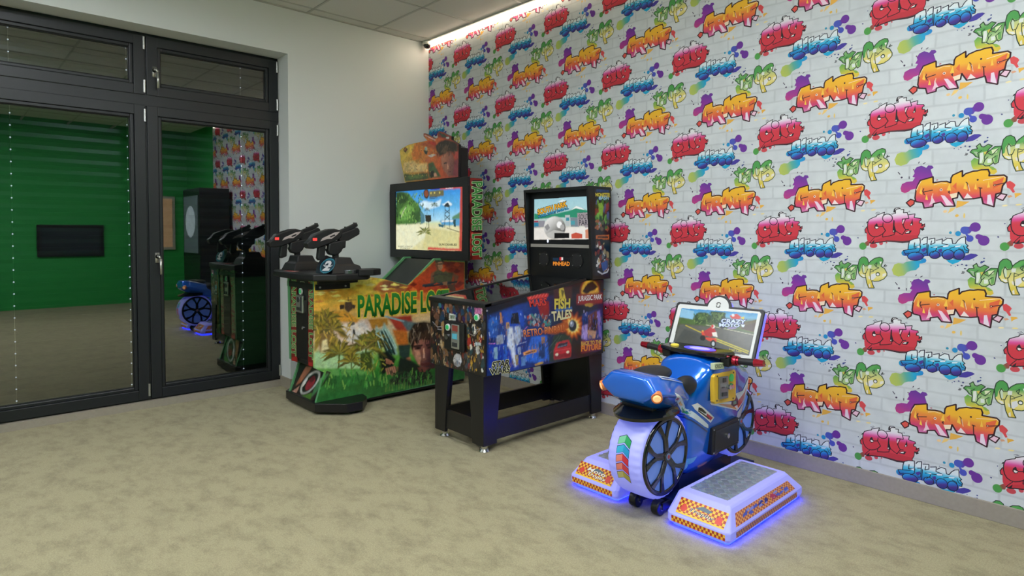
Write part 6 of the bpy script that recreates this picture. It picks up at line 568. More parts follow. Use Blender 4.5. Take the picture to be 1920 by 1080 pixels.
bm = B(); prism(bm, [(-1.19, .86), (-1.13, .866), (-1.13, .893), (-1.19, .886)], 'y', ybn - .004, ybf + .004); obj('lockdown_bar', bm, black, cab, bevel=.005)
gl = mat('playfield_glass', '#08090a', .03, spec=.8, coat=.6)
bm = B(); prism(bm, [(-1.13, .876), (-.29, .979), (-.29, .986), (-1.13, .883)], 'y', ybn + .026, ybf - .026); obj('playfield_glass', bm, gl, cab)
for sx, sz in ((-1.168, .845),): bm = B(); cyl(bm, (sx, ybn, sz), (sx, ybn - .004, sz), .006, seg=10); obj('bolt', bm, steel, cab)
# coin door, buttons, plunger on the front
bm = B(); box(bm, -1.196, -1.178, -2.055, -1.855, .575, .755); pcd = obj('coin_door', bm, black, cab, bevel=.012, seg=3)
bm = B(); box(bm, -1.206, -1.194, -2.018, -1.945, .592, .74); pm = obj('coin_mech', bm, steel, pcd, bevel=.004)
bm = B(); box(bm, -1.2085, -1.205, -2.01, -1.96, .70, .735); obj('coin_slot', bm, mat('red_coin_slot', '#8c4038', .3), pm)
bm = B(); box(bm, -1.2085, -1.205, -2.005, -1.958, .652, .685); obj('blue_label', bm, mat('cyan_label', '#58b0c8', .3), pm)
bm = B(); box(bm, -1.2085, -1.205, -2.005, -1.958, .605, .63); obj('return_slot', bm, mat('dark_steel', '#54585c', .35, .8), pm)
def button(y, z, x, par, cap):
    bm = B(); cyl(bm, (x, y, z), (x - .01, y, z), .021); b = obj('button_rim', bm, mat('button_rim', '#d8dcd8', .3), par)
    bm = B(); cyl(bm, (x - .01, y, z), (x - .014, y, z), .014); obj('button_cap', bm, cap, b)
grn = mat('green_button', '#2fae62', .3, emit='#2fae62', estr=.25)
button(-1.905, .715, -1.194, pcd, grn); button(-2.165, .80, -1.178, cab, grn)
bm = B(); cyl(bm, (-1.194, -1.895, .655), (-1.206, -1.895, .655), .017); obj('lock', bm, chrome, pcd)
# legs: angle plates, narrowing downwards
def leg(cx, cy, sx, sy):
    """corner at (cx,cy); plates run sx along x and sy along y"""
    bm = B(); t = .022
    prism(bm, [(cx, .046), (cx + sx * .105, .046), (cx + sx * .11, .18), (cx + sx * .14, .46), (cx, .46)], 'y', cy, cy + sy * t)
    prism(bm, [(cy + sy * t, .046), (cy + sy * .105, .046), (cy + sy * .115, .2), (cy + sy * .145, .46), (cy + sy * t, .46)], 'x', cx, cx + sx * t)
    l = obj('leg', bm, black, pin, bevel=.002)
    fx, fy = cx + sx * .045, cy + sy * .045
    bm = B(); cyl(bm, (fx, fy, .004), (fx, fy, .016), .031, .024, 24); cyl(bm, (fx, fy, 0), (fx, fy, .004), .031, seg=24); cyl(bm, (fx, fy, .016), (fx, fy, .048), .019, seg=18); obj('leveler', bm, chrome, l, smooth=0)
leg(-1.18, -2.222, 1, 1); leg(-1.18, -1.742, 1, -1); leg(-.10, -2.222, -1, 1); leg(-.10, -1.742, -1, -1)
bm = B(); box(bm, -1.16, -.12, -2.212, -2.19, .066, .18); obj('rail', bm, black, pin)
bm = B(); box(bm, -1.16, -.12, -1.774, -1.752, .066, .18); obj('rail', bm, black, pin)
bm = B(); box(bm, -1.172, -1.15, -2.19, -1.774, .07, .185); obj('rail', bm, black, pin)
bm = B(); box(bm, -.15, -.128, -2.19, -1.774, .07, .458); obj('back_board', bm, black, pin)
bm = B()
for z in (.12, .15, .2, .23):
    for dx in (-.19, -.165): cyl(bm, (dx, -1.765, z), (dx, -1.775, z), .004, seg=8)
obj('bolts', bm, mat('dark_steel'), pin)['kind'] = 'stuff'
# back box
yl, yr = -1.64, -2.265
for y0 in (yr, yl - .022):
    bm = B(); prism(bm, [(-.308, 1.61), (-.065, 1.612), (-.065, .98), (-.255, .98)], 'y', y0, y0 + .022); s = obj('backbox_side', bm, black, pin, bevel=.003)
    if y0 == yr: picture('backbox_artwork', 'pinbox', lambda u, v, l: (u - .3, yr - l, v + .98), print_mat('pinball_ink'), s, cell=22, warp=40, soft=.7, grain=.4, seed=9)
bm = B(); box(bm, -.305, -.065, yr + .022, yl - .022, 1.59, 1.61); obj('backbox_top', bm, black, pin)
bm = B(); box(bm, -.25, -.07, yr + .022, yl - .022, .982, 1.59); bb = obj('backbox_body', bm, mat('backbox_black', '#121417', .3), pin)
picture('backbox_display', 'pinscreen', lambda u, v, l: (-.2502 - l, -(u + 1.7), v + .99), scr, bb, cell=20, warp=6, soft=.6, grain=.06, seed=10)
art('score_display', 'dmd', lambda u, v, l: (-.2502 - l, -(u + 1.7), v + .99), scr, bb)
bm = B(); box(bm, -.256, -.25, -2.232, -1.668, 1.192, 1.214); obj('divider_strip', bm, mat('grey_strip', '#9a9690', .4), bb)
for (y, z) in ((-1.80, 1.105), (-2.12, 1.105)):
    bm = B(); cyl(bm, (-.25, y, z), (-.256, y, z), .056, seg=32); sp = obj('speaker', bm, mat('speaker_black', '#0a0a0b', .6), bb)
    bm = B(); cyl(bm, (-.256, y, z), (-.2575, y, z), .044, .04, seg=32); obj('speaker_cone', bm, mat('speaker_mesh', '#1a1a1c', .7), sp)
    for k in range(4):
        a = math.pi / 4 + k * math.pi / 2; bm = B(); cyl(bm, (-.256, y + .049 * math.cos(a), z + .049 * math.sin(a)), (-.259, y + .049 * math.cos(a), z + .049 * math.sin(a)), .0035, seg=8); obj('screw', bm, steel, sp)
bm = B(); ball(bm, (-.25, -1.838, 1.236), .012, .4, .7, 1, 12, 8); obj('indicator_light', bm, mat('cool_led', '#e8f0ff', .3, emit='#dce8ff', estr=1.0), bb)
# ================================================================== motorcycle ride
from mathutils.bvhtree import BVHTree
YC = -3.285
ride = tag(empty('motorcycle_ride', (-.75, YC, 0)), 'blue motorcycle racing ride with glowing wheels, foot platforms and small screen', 'arcade ride')
def paint():
    m = mat('blue_paint', '#0b69e2', .2, .3, coat=1.0); return m
blue = paint()
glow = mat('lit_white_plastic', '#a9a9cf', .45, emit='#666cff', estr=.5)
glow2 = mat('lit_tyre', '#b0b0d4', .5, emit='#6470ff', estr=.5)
def half_ring(x, prof): return [(x, YC - w, z) for w, z in prof] + [(x, YC + w, z) for w, z in prof[::-1]]
secs = [(-.885, [(.03, .13), (.07, .14), (.088, .24), (.092, .36), (.10, .46), (.10, .52), (.085, .555), (.03, .57)]),
 (-.83, [(.03, .115), (.08, .125), (.092, .24), (.098, .36), (.113, .47), (.115, .54), (.10, .58), (.03, .595)]),
 (-.79, [(.03, .11), (.08, .12), (.093, .24), (.102, .36), (.122, .48), (.128, .57), (.125, .615), (.04, .635)]),
 (-.758, [(.03, .11), (.08, .12), (.094, .24), (.106, .36), (.128, .48), (.138, .59), (.168, .65), (.06, .685)]),
 (-.66, [(.03, .115), (.08, .125), (.095, .24), (.108, .36), (.130, .48), (.142, .59), (.18, .652), (.06, .698)]),
 (-.56, [(.03, .13), (.08, .14), (.095, .24), (.108, .36), (.130, .48), (.142, .59), (.175, .648), (.06, .685)]),
 (-.47, [(.03, .17), (.075, .18), (.092, .27), (.105, .37), (.122, .48), (.132, .57), (.15, .625), (.05, .66)]),
 (-.42, [(.03, .17), (.07, .18), (.09, .27), (.10, .37), (.115, .47), (.122, .55), (.13, .605), (.04, .64)]),
 (-.36, [(.03, .21), (.07, .22), (.088, .30), (.098, .39), (.108, .47), (.113, .53), (.112, .58), (.03, .61)]),
 (-.31, [(.03, .29), (.06, .30), (.085, .35), (.093, .41), (.10, .47), (.104, .53), (.10, .57), (.03, .60)]),
 (-.25, [(.02, .41), (.05, .415), (.072, .43), (.082, .46), (.088, .49), (.088, .52), (.08, .55), (.03, .57)])]
body = obj('body_shell', loft(B(), [half_ring(x, p) for x, p in secs]), blue, ride, smooth=1, subsurf=2)
def tp(zb, hb, zc, hw, zt, ht):   # under edge, flank crease, top edge: pairs of points keep the edges crisp
    return [(.01, zb), (hb - .012, zb + .001), (hb, zb + .006), (hw - .012, zc - .014), (hw, zc - .003), (hw - .002, zc + .006), (ht + .006, zt - .012), (ht - .004, zt - .003), (ht - .02, zt), (.01, zt + .004)]
tsec = [(-.84, tp(.42, .07, .50, .10, .585, .085)), (-.95, tp(.445, .08, .53, .128, .61, .10)), (-1.06, tp(.475, .085, .565, .152, .642, .112)), (-1.15, tp(.505, .09, .59, .168, .664, .118)),
 (-1.20, tp(.528, .09, .598, .166, .668, .112)), (-1.235, tp(.55, .085, .602, .15, .664, .10)), (-1.245, tp(.56, .08, .603, .142, .658, .095))]
tail = obj('tail_shell', loft(B(), [half_ring(x, p) for x, p in tsec[::-1]]), blue, ride, smooth=1, subsurf=2)
for s in (-1, 1):
    for i0, i1, c in ((1, 2, '#d8dce4'), (2, 3, '#e4e6ea')):
        bm = B(); a, b = tsec[i0], tsec[i1]; v = []
        for f in (0, .25, .5, .75, 1):
            x = a[0] * (1 - f) + b[0] * f
            for k, o in ((6, .001), (8, .001)):
                w = a[1][k][0] * (1 - f) + b[1][k][0] * f; z = a[1][k][1] * (1 - f) + b[1][k][1] * f; v.append(bm.verts.new((x, YC + s * (w + (o if k == 6 else 0)), z + o)))
        for q in range(4): bm.faces.new((v[2 * q], v[2 * q + 1], v[2 * q + 3], v[2 * q + 2]))
        obj('tail_stripe', bm, mat('pale_stripe', '#d4dae4', .25, coat=.5), tail, smooth=1)
dg = bpy.context.evaluated_depsgraph_get(); bvh = BVHTree.FromObject(body, dg); bvt = BVHTree.FromObject(tail, dg); off = Vector(ride.location)
def on_body(x, z, lift):
    best = None
    for t in (bvh, bvt):
        h = t.ray_cast(Vector((x, -4.2, z)) - off, Vector((0, 1, 0)))[0]
        if h is not None and (best is None or h.y < best): best = h.y
    return (x, (best + off.y if best is not None else YC - .09) - lift, z)
print_obj('decals', *refine(*art_mesh(ART['bikeside']), .012), lambda u, v, l: on_body(u, v, l * 2 + .001), print_mat('decal_ink', .2, 0, .6), body)
# seat, knee pads, mudguard
rub = mat('black_rubber', '#1a1c20', .45, bump=.15, bscale=220)
bm = B(); ball(bm, (-1.055, YC, .640), 1, .13, .078, .036, 24, 14); obj('seat', bm, rub, ride, smooth=1)
for s in (-1, 1): bm = B(); ball(bm, (-.895, YC + s * .082, .572), 1, .085, .042, .048, 20, 12); obj('knee_pad', bm, rub, ride, smooth=1)
pl_ = lambda k, a: [(-1.07 + k * (-.19) * math.cos(t) * (1 if abs(t) < 1.5708 else .3), YC + k * .137 * math.sin(t)) for t in [a + (math.pi * 2) * q / 40 for q in range(40)]]
bm = B(); loft(bm, [[(x, y, .463 + .10 * (x + 1.26) ** 1 * .3) for x, y in [(-1.075 - .185 * math.cos(t), YC + .137 * math.sin(t)) for t in [-math.pi / 2 + math.pi * q / 24 for q in range(25)]] + [(-1.0, YC + .12), (-1.0, YC - .12)]], [(x, y, .478 + .10 * (x + 1.26) * .3) for x, y in [(-1.075 - .19 * math.cos(t), YC + .140 * math.sin(t)) for t in [-math.pi / 2 + math.pi * q / 24 for q in range(25)]] + [(-1.0, YC + .12), (-1.0, YC - .12)]], [(x, y, .50 + .10 * (x + 1.26) * .3) for x, y in [(-1.075 - .12 * math.cos(t), YC + .115 * math.sin(t)) for t in [-math.pi / 2 + math.pi * q / 24 for q in range(25)]] + [(-1.0, YC + .10), (-1.0, YC - .10)]]]); obj('mudguard', bm, blackg, ride, smooth=0)
bm = B(); box(bm, -1.16, -.95, YC - .085, YC + .085, .48, .53); obj('tail_bracket', bm, blackm, ride)
for s in (-1, 1):
    c = Vector((-1.222, YC + s * .146, .588)); n = Vector((-.75, s * .6, -.28)).normalized()
    bm = B(); cyl(bm, c - n * .02, c + n * .012, .026, .024, 20); tl = obj('tail_light', bm, mat('amber_rim', '#d87c40', .25, coat=.5), ride)
    bm = B(); cyl(bm, c + n * .012, c + n * .016, .018, .012, 20); obj('lens', bm, mat('amber_glow', '#ffc890', .2, emit='#ffb070', estr=.7), tl)
# wheels
rimb = mat('rim_black', '#0e1013', .18, coat=.5)
lit = mat('rim_lit_disc', '#6c88c4', .35, emit='#4068d8', estr=.3)
def wheel(cx, cz, R, hw, name):
    bm = B(); n = 216; prof = [(-1.0, .86, 0), (-1.0, .91, .25), (-.95, .955, 1), (-.82, .985, 1), (-.6, .997, .35), (0, 1.0, 0), (.6, .997, .35), (.82, .985, 1), (.95, .955, 1), (1.0, .91, .25), (1.0, .86, 0)]
    rings = []
    for a, r, k in prof:
        rings.append([(cx + R * r * (1 - k * .016 * (.5 - .5 * math.cos(36 * t))) * math.cos(t), YC + a * hw, cz + R * r * (1 - k * .016 * (.5 - .5 * math.cos(36 * t))) * math.sin(t)) for t in [2 * math.pi * i / n for i in range(n)]])
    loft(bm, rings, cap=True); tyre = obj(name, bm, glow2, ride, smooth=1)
    for s in (-1, 1):
        y0 = YC + s * (hw + .002)
        bm = B(); cyl(bm, (cx, y0 - s * .004, cz), (cx, y0, cz), R * .80, seg=48); obj('rim_disc', bm, lit, tyre)
        bm = B(); loft(bm, [[(cx + R * r * math.cos(t), y0 + s * d, cz + R * r * math.sin(t)) for t in [2 * math.pi * i / 64 for i in range(64)]] for r, d in ((.78, 0), (.78, .007), (.86, .008), (.885, .003), (.885, -.004))], cap=False); rr = obj('rim', bm, rimb, tyre, smooth=1)
        pol = lambda r, d: (cx + R * r * math.cos(math.radians(d)), cz + R * r * math.sin(math.radians(d)))
        for k in range(5):
            a = 90 + 72 * k + (8 if s < 0 else 0); bm = B()
            for q in (1, -1):
                prism(bm, [pol(.10, a - q * 1), pol(.46, a - q * .5), pol(.80, a + q * 11), pol(.81, a + q * 22), pol(.55, a + q * 14), pol(.40, a + q * 11), pol(.14, a + q * 34)][::q], 'y', y0, y0 + s * .010)
            obj('spoke', bm, rimb, tyre, bevel=.002)
        bm = B(); cyl(bm, (cx, y0, cz), (cx, y0 + s * .014, cz), R * .15, R * .12, 24); hub = obj('hub', bm, rimb, tyre)
        bm = B(); cyl(bm, (cx, y0 + s * .014, cz), (cx, y0 + s * .0165, cz), R * .075, seg=20); obj('hub_cap', bm, mat('hub_blue', '#6c88b8', .3), hub)
        bm = B(); cyl(bm, (cx, y0 + s * .0165, cz), (cx, y0 + s * .018, cz), R * .045, seg=16); obj('hub_badge', bm, mat('red_sticker', '#a83034', .3), hub)
    return tyre
rear = wheel(-1.066, .28, .202, .09, 'rear_wheel'); wheel(-.36, .295, .195, .078, 'front_wheel')
# arrow stickers curving round the rear tread
def on_tread(u, v, l):
    a = math.asin(max(-1, min(1, (v - .28) / .2025))); r = .2028 + l * 2; return (-1.066 - r * math.cos(a), YC - u, .28 + r * math.sin(a))
for k, (c1, c2) in enumerate((('#78c89c', '#1f9a58'), ('#38b0d8', '#1c96cc'), ('#e88478', '#d02c40'), ('#e88478', '#d43c48'), ('#c8c080', '#b4a848'))):
    z = 3480 - k * 390; w = 330
    ops = [['p', '#1c2440', [-w - 18, z - 16, 0, z + 150 - 16 - 12, w + 18, z - 70 - 16, w + 18, z + 250 + 16, 0, z + 440 + 16, -w - 18, z + 300 + 16]],
           ['p', c1, [-w, z, 0, z + 140, 0, z + 430, -w, z + 290]], ['p', c2, [0, z + 140, w, z - 60, w, z + 240, 0, z + 430]]]
    print_obj('arrow_sticker', *refine(*art_mesh(ops), .008), on_tread, print_mat('sticker_ink', .35), rear)
# black service box and coin plate on the flank
yb = on_body(-.56, .27, 0)[1]
bm = B(); box(bm, -.695, -.425, yb - .022, yb + .05, .196, .333); sb = obj('service_box', bm, black, body, bevel=.005)
bm = B(); box(bm, -.675, -.445, yb - .025, yb - .021, .212, .317); obj('service_door', bm, mat('service_black', '#1c1c1e', .3), sb, bevel=.002)
bm = B(); cyl(bm, (-.555, yb - .025, .268), (-.555, yb - .033, .268), .013); obj('lock', bm, chrome, sb)
for x in (-.685, -.435):
    for z in (.206, .323): bm = B(); cyl(bm, (x, yb - .022, z), (x, yb - .025, z), .004, seg=8); obj('screw', bm, steel, sb)
yp = min(on_body(x, z, 0)[1] for x in (-.74, -.65, -.56) for z in (.49, .54, .58)) - .002
bm = B(); prism(bm, [(-.755, .485), (-.745, .472), (-.555, .455), (-.543, .467), (-.548, .598), (-.56, .612), (-.752, .618), (-.763, .606)], 'y', yp - .012, yp + .012); cp = obj('coin_plate', bm, mat('yellow_plate', '#e8bc34', .35), body, bevel=.003)
bm = B(); prism(bm, [(-.725, .492), (-.64, .485), (-.642, .594), (-.727, .602)], 'y', yp - .024, yp - .011); cm = obj('coin_mech', bm, mat('brushed_steel', '#8c9094', .35, .85), cp, bevel=.004)
bm = B(); prism(bm, [(-.70, .572), (-.672, .57), (-.672, .592), (-.70, .594)], 'y', yp - .028, yp - .023); prism(bm, [(-.705, .505), (-.66, .501), (-.66, .520), (-.705, .524)], 'y', yp - .029, yp - .023); prism(bm, [(-.71, .545), (-.685, .543), (-.685, .55), (-.71, .552)], 'y', yp - .026, yp - .023); obj('coin_slot', bm, mat('dark_steel'), cm, bevel=.002)
bm = B(); cyl(bm, (-.655, yp - .024, .545), (-.655, yp - .042, .545), .012); obj('return_button', bm, chrome, cm)
bm = B(); cyl(bm, (-.598, yp - .012, .578), (-.598, yp - .018, .578), .019); obj('green_button', bm, mat('green_button', '#2fae62', .3, emit='#2fae62', estr=.25), cp)
bm = B(); cyl(bm, (-.605, yp - .012, .538), (-.605, yp - .03, .538), .015, .012); obj('lock', bm, chrome, cp)
for p in ((-.735, .606), (-.575, .60), (-.735, .487), (-.575, .47)): bm = B(); cyl(bm, (p[0], yp - .012, p[1]), (p[0], yp - .015, p[1]), .004, seg=8); obj('screw', bm, mat('dark_steel'), cp)
yq = on_body(-.69, .648, 0)[1]
bm = B(); prism(bm, [(-.765, .642), (-.67, .634), (-.67, .664), (-.765, .672)], 'y', yq - .012, yq + .01); cr = obj('credit_display', bm, mat('pale_label', '#c8d4b0', .4), body, bevel=.002)
print_obj('display_text', *art_mesh([['t', 'CREDIT', '#2c3c24', [-7580, 6660, -6770, 6590, -6770, 6420, -7580, 6490], .02, 0]]), lambda u, v, l: (u, yq - .0123 - l, v), ink, cr)
# handlebar and dashboard
bm = B(); prism(bm, [(-.735, YC - .10), (-.70, YC - .185), (-.62, YC - .19), (-.575, YC - .15), (-.565, YC), (-.575, YC + .15), (-.62, YC + .19), (-.70, YC + .185), (-.735, YC + .10), (-.74, YC)], 'z', .690, .712); dash = obj('dashboard', bm, blackg, ride, bevel=.006)
bm = B(); prism(bm, [(-.66 + .05 * math.cos(t), YC - .02 + .085 * math.sin(t)) for t in [math.pi * 2 * i / 28 for i in range(28)]], 'z', .712, .7135); obj('dash_display', bm, mat('violet_glow', '#4848c8', .3, emit='#5c50f0', estr=.8), dash)
bm = B(); prism(bm, [(-.66 + .032 * math.cos(t), YC - .02 + .055 * math.sin(t)) for t in [math.pi * 2 * i / 28 for i in range(28)]], 'z', .7135, .7142); obj('dash_dial', bm, mat('pale_violet', '#b0a8f0', .3, emit='#b8b0ff', estr=.6), dash)
bm = B(); ball(bm, (-.675, YC + .115, .714), .022, 1, 1, .4); obj('dash_button', bm, mat('yellow_button', '#d8c848', .3, emit='#d8c848', estr=.3), dash)
redm = mat('red_metal', '#b01c34', .2, .7, coat=.5)
for s in (-1, 1):
    A0 = Vector((-.645, YC + s * .14, .672)); A1 = Vector((-.64, YC + s * .345, .684)); d = (A1 - A0).normalized()
    bm = B(); cyl(bm, A0, A1 - d * .03, .017, seg=18); hb = obj('handle_grip', bm, rub, ride, smooth=0)
    bm = B(); cyl(bm, A1 - d * .045, A1, .0195, .015, 18); obj('grip_end', bm, redm, hb)
    bm = B(); cyl(bm, A0 + d * .055, A0 + d * .075, .025, seg=18); cyl(bm, A0 + d * .078, A0 + d * .086, .021, seg=18); obj('grip_collar', bm, redm, hb)
    bm = B(); box(bm, -.68, -.60, min(A0.y, A0.y + s * .05), max(A0.y, A0.y + s * .05), .645, .695); obj('grip_clamp', bm, blackm, hb, bevel=.008)
# small tilted screen
P0 = Vector((-.541, YC, .684)); UP = Vector((.408, 0, .913)).normalized(); NO = Vector((-.913, 0, .408)).normalized()
S = lambda u, v, n=0.0: P0 + Vector((0, -u, 0)) + UP * v + NO * n
def sheet(bm, poly, n0, n1):
    A = [bm.verts.new(S(u, v, n0)) for u, v in poly]; C2 = [bm.verts.new(S(u, v, n1)) for u, v in poly]; bm.faces.new(A); bm.faces.new(C2[::-1]); k = len(poly)
    for i in range(k): bm.faces.new((A[i], C2[i], C2[(i + 1) % k], A[(i + 1) % k]))
    return bm
def arched(w, b, t, r, cv):
    a0 = math.asin(min(1, (t - cv) / r)); arc = [(r * math.cos(a), cv + r * math.sin(a)) for a in [a0 + (math.pi - 2 * a0) * i / 16 for i in range(17)]]
    return [(-w, b), (w, b), (w, t - .01), (w - .01, t)] + arc + [(-w + .01, t), (-w, t - .01)]
so = obj('screen_frame', sheet(B(), arched(.252, -.02, .250, .072, .236), -.014, .0), mat('frame_black', '#1a1b1e', .35), ride, bevel=.003)
obj('screen_bezel', sheet(B(), arched(.238, -.02, .237, .060, .236), 0, .0025), mat('white_bezel', '#dcdedc', .4), so)
obj('screen_back', sheet(B(), arched(.246, -.02, .246, .066, .236), -.055, -.014), mat('lit_back_shell', '#a0a0f0', .4, emit='#5858f0', estr=.75), so, bevel=.008)
picture('ride_display', 'ridescreen', lambda u, v, l: S(u, v, .003 + l), scr, so, cell=16, warp=12, soft=1, grain=.12, seed=11)
bm = B()
for cv, a0 in ((.258, -20), (.246, 160)):
    pts = [S(.011 * math.cos(math.radians(a0 + 28 * i)), cv + .007 * math.sin(math.radians(a0 + 28 * i)), .004) for i in range(10)]; tube(bm, pts, .002, 6)
obj('swirl_emblem', bm, mat('emblem_dark', '#2c2c30', .4), so)
bm = B(); box(bm, -.52, -.42, YC - .06, YC + .06, .60, .70); obj('screen_stand', bm, black, ride, bevel=.01)
# chassis between the platforms, castors
bm = B(); box(bm, -1.02, -.26, YC - .125, YC + .125, .03, .066); ch = obj('chassis', bm, mat('dark_blue_steel', '#10264c', .35, .5), ride, bevel=.004)
bm = B(); box(bm, -.90, -.40, YC - .06, YC + .06, .066, .13); obj('centre_spine', bm, mat('dark_blue_steel'), ch)
for x in (-.60, -.375): bm = B(); box(bm, x - .05, x + .05, YC - .11, YC - .065, .066, .0675); obj('warning_label', bm, mat('amber_label', '#c8882c', .5), ch)
for s in (-1, 1):
    c = Vector((-1.075, YC + s * .062, .037)); bm = B(); cyl(bm, c - Vector((0, .02, 0)), c + Vector((0, .02, 0)), .037, seg=28); w = obj('castor', bm, mat('castor_rubber', '#0c0d10', .35), ride, bevel=.006)
    bm = B(); cyl(bm, c - Vector((0, .024, 0)), c + Vector((0, .024, 0)), .012, seg=14); obj('axle', bm, chrome, w)
    bm = B(); box(bm, -1.08, -1.0, c.y - .028, c.y - .022, .03, .062); obj('fork', bm, blackm, w)
# foot platforms with checker stickers and tread plate
Yw, Rd = '#efbe3c', '#a83024'
def checker(nu, nv, c1=Yw, c2=Rd): # unit square in 1e-4 units
    ops = [['p', c1, [0, 0, 10000, 0, 10000, 10000, 0, 10000]]]; a, b = 10000 / nu, 10000 / nv
    for i in range(nu):
        for j in range(nv):
            if (i + j) % 2: ops.append(['p', c2, [i * a, j * b, (i + 1) * a, j * b, (i + 1) * a, (j + 1) * b, i * a, (j + 1) * b]])
    return ops
def quad_place(q, nrm): # q: bl, br, tr, tl in 3-D
    q = [Vector(p) for p in q]; nrm = Vector(nrm).normalized()
    return lambda u, v, l: (q[0] * (1 - u) + q[1] * u) * (1 - v) + (q[3] * (1 - u) + q[2] * u) * v + nrm * (l * 2 + .0012)
pink_ = print_mat('sticker_ink', .35)
plate = mat('tread_plate', '#b4bfcc', .36, .75, noise=.12, nscale=40)
def platform(s, words, name):
    Yf = lambda w: YC + s * w      # w = distance from the ride's centre line
    def rr(x0, x1, w0, w1, z, c): return [(x, Yf(w), z) for x, w in ((x0 + c, w0), (x1 - c, w0), (x1, w0 + c), (x1, w1 - c), (x1 - c, w1), (x0 + c, w1), (x0, w1 - c), (x0, w0 + c))]
    bm = loft(B(), [rr(-1.118, -.40, .138, .432, .014, .012), rr(-1.126, -.394, .136, .438, .03, .014), rr(-1.126, -.394, .136, .438, .058, .014), rr(-1.06, -.475, .148, .402, .130, .014), rr(-1.050, -.485, .156, .393, .140, .012)])
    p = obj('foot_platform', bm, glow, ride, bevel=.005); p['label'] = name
    bm = B(); loft(bm, [rr(-1.10, -.42, .155, .42, 0, .01), rr(-1.108, -.41, .146, .428, .0138, .01)]); obj('under_glow', bm, mat('blue_led_strip', '#2030ff', .5, emit='#0c14ff', estr=40.0), p)
    bm = B(); box(bm, -1.0, -.512, min(Yf(.178), Yf(.362)), max(Yf(.178), Yf(.362)), .139, .1415); tp = obj('tread_plate', bm, plate, p)
    bm = B(); n = 0
    for i in range(13):
        for j in range(5):
            cx, cw = -.982 + i * .0375, .192 + j * .039
            a = math.radians(45 if (i + j) % 2 else -45); dx, dy = math.cos(a), math.sin(a)
            for k in (-2, -1, 0, 1, 2):
                ox, oy = cx - dy * k * .006, cw + dx * k * .006; L, W = .0125, .0014
                v = [bm.verts.new((ox + e * dx * L - f * dy * W, Yf(oy + e * dy * L + f * dx * W), z)) for z, g in ((.1415, 1), (.1432, .6)) for e, f in ((-g, -1), (g, -1), (g, 1), (-g, 1))]
                for fc in ((4, 5, 6, 7), (0, 1, 5, 4), (1, 2, 6, 5), (2, 3, 7, 6), (3, 0, 4, 7)): bm.faces.new([v[t] for t in fc])
    tb = obj('tread_bars', bm, mat('tread_bright', '#e8eef4', .25, .85), tp); tb['kind'] = 'stuff'
    # front (towards the room) face: slope from (x -1.126, z .058) to (x -1.06, z .130)
    def fr(w, t): return (-1.126 + .066 * t, Yf(w), .058 + .072 * t)
    a, b = (.18, .408) if s < 0 else (.408, .18)
    nf = (-.74, 0, .67)
    print_obj('front_sticker', *art_mesh(checker(20, 6) + [['p', '#f0c428', [0, 0, 10000, 0, 10000, 900, 0, 900]]]), quad_place((fr(a, .12), fr(b, .12), fr(b, .86), fr(a, .86)), nf), pink_, p)
    W = [['e0']]
    ops = [['p', '#5c6c7c', [3400, 6200, 5000, 8600, 7000, 7400, 6400, 5600]], ['p', '#d84438', [600, 2600, 1600, 1600, 2100, 4200, 1500, 6800, 900, 6000]], ['p', '#d84438', [8000, 1600, 9300, 1800, 9300, 5200, 8700, 6600, 8100, 5000]]]
    for k, wd in enumerate(words):
        z0 = 2400 if len(words) == 1 else (4900 - 3400 * k)
        q = [2600 + 600 * k, z0 + 3000, 7600 + 500 * k, z0 + 2200, 7600 + 500 * k, z0 - 400, 2600 + 600 * k, z0 + 200]
        ca, cb2 = ('#f4f0e8', '#1c1416') if s < 0 else ('#1c1416', '#f4f0e8'); ops += [['t', wd, ca, q, .05, .25], ['t', wd, cb2, q, .015, .25]]
    pl = quad_place((fr(a, .12), fr(b, .12), fr(b, .86), fr(a, .86)), nf)
    print_obj('front_lettering', *art_mesh(ops), lambda u, v, l: pl(u, v, l + .0004), pink_, p)
    a2, b2 = (.165, .42) if s < 0 else (.42, .165)
    print_obj('front_band', *art_mesh(checker(26, 2)), quad_place([(-1.126, Yf(w), z) for w, z in ((a2, .026), (b2, .026), (b2, .052), (a2, .052))], (-1, 0, 0)), pink_, p)
    # outer face
    def sd(x, t): return (x + (.055 if x < -.7 else -.065) * t, Yf(.438 - .036 * t), .058 + .072 * t)
    xa, xb = (-1.07, -.47) if s < 0 else (-.47, -1.07)
    ns = (0, s * .9, .45)
    print_obj('side_sticker', *art_mesh(checker(44, 6, '#e8a860', '#b05048')), quad_place((sd(xa, .14), sd(xb, .14), sd(xb, .74), sd(xa, .74)), ns), pink_, p)
    pl2 = quad_place((sd(xa, .14), sd(xb, .14), sd(xb, .74), sd(xa, .74)), ns)
    R = random.Random(5); ops = []
    for c, x0, x1 in (('#4858c8', 1400, 3400), ('#30308c', 4000, 5200), ('#b83060', 6200, 6900), ('#4c58d0', 7000, 9000)):
        for k in range(9):
            x = R.uniform(x0, x1); y = R.uniform(3000, 7200); r = R.uniform(180, 420); ops.append(['p', c if k % 3 else '#8c90e8', [x - r, y - r * 3, x + r, y - r * 2, x + r * .8, y + r * 4, x - r * .6, y + r * 3]])
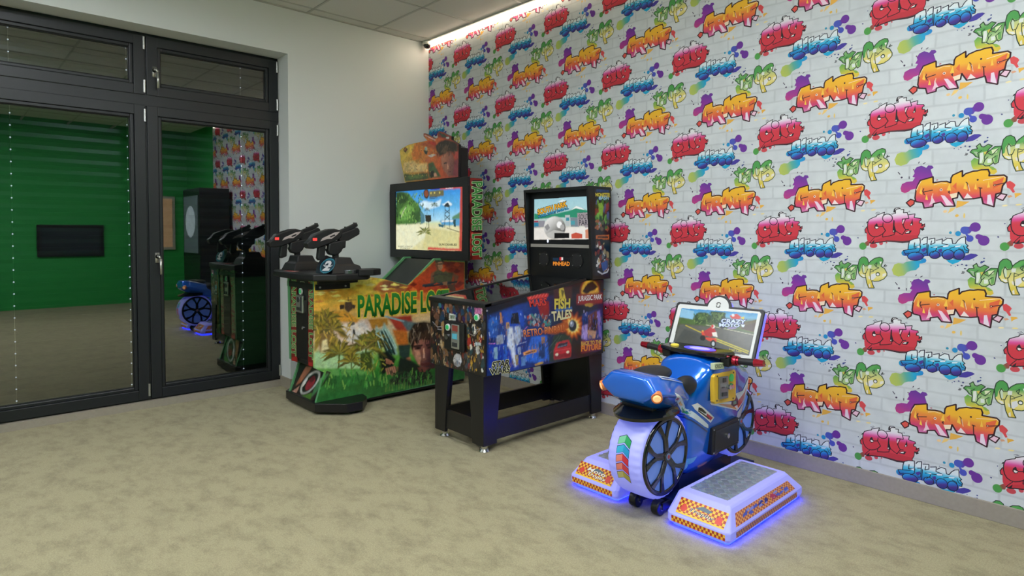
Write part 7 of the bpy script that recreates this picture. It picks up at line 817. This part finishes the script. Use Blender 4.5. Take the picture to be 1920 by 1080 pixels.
    print_obj('side_emblem', *art_mesh(ops), lambda u, v, l: pl2(u, v, l + .0004), pink_, p)
    print_obj('side_band', *art_mesh(checker(60, 2, '#d89858', '#8c4460')), quad_place([(x, Yf(.438), z) for x, z in ((xa - .0, .026), (xb, .026), (xb, .052), (xa, .052))], (0, s, 0)), pink_, p)
platform(-1, ['Trophy'], 'lit foot platform on the near side of the ride'); platform(1, ['Moto', 'Trophy'], 'lit foot platform on the pinball side of the ride')

# ================================================================== the far side of the room, seen in the door glass
t = tag(empty('poster_cabinet', (-.3, -5.44, 0)), 'tall black cabinet with a moon picture standing past the graffiti wall', 'cabinet')
bm = B(); box(bm, -.5, -.05, -5.88, -5.0, 0, 1.98); cb = obj('cabinet_body', bm, black, t, bevel=.01)
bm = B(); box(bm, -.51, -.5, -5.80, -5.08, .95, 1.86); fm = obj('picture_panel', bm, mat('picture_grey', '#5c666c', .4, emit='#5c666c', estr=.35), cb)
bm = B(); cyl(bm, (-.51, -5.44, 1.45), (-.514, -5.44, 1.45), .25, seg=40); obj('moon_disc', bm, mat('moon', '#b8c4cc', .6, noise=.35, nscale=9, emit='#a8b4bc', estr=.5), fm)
t = tag(empty('wall_screen', (-1.8, -7.46, .9)), 'dark wide screen in a black frame on the green wall', 'screen')
bm = B(); box(bm, -2.3, -1.36, -7.498, -7.46, .86, 1.40); ws = obj('screen_case', bm, black, t, bevel=.006)
bm = B(); box(bm, -2.24, -1.42, -7.46, -7.457, .92, 1.34); obj('screen_glass', bm, mat('dark_screen', '#20262c', .15, emit='#5c666c', estr=.1), ws)
t = tag(empty('window_3', (-.45, -7.47, .95)), 'small curtained window in the green wall', None, None, 'structure')
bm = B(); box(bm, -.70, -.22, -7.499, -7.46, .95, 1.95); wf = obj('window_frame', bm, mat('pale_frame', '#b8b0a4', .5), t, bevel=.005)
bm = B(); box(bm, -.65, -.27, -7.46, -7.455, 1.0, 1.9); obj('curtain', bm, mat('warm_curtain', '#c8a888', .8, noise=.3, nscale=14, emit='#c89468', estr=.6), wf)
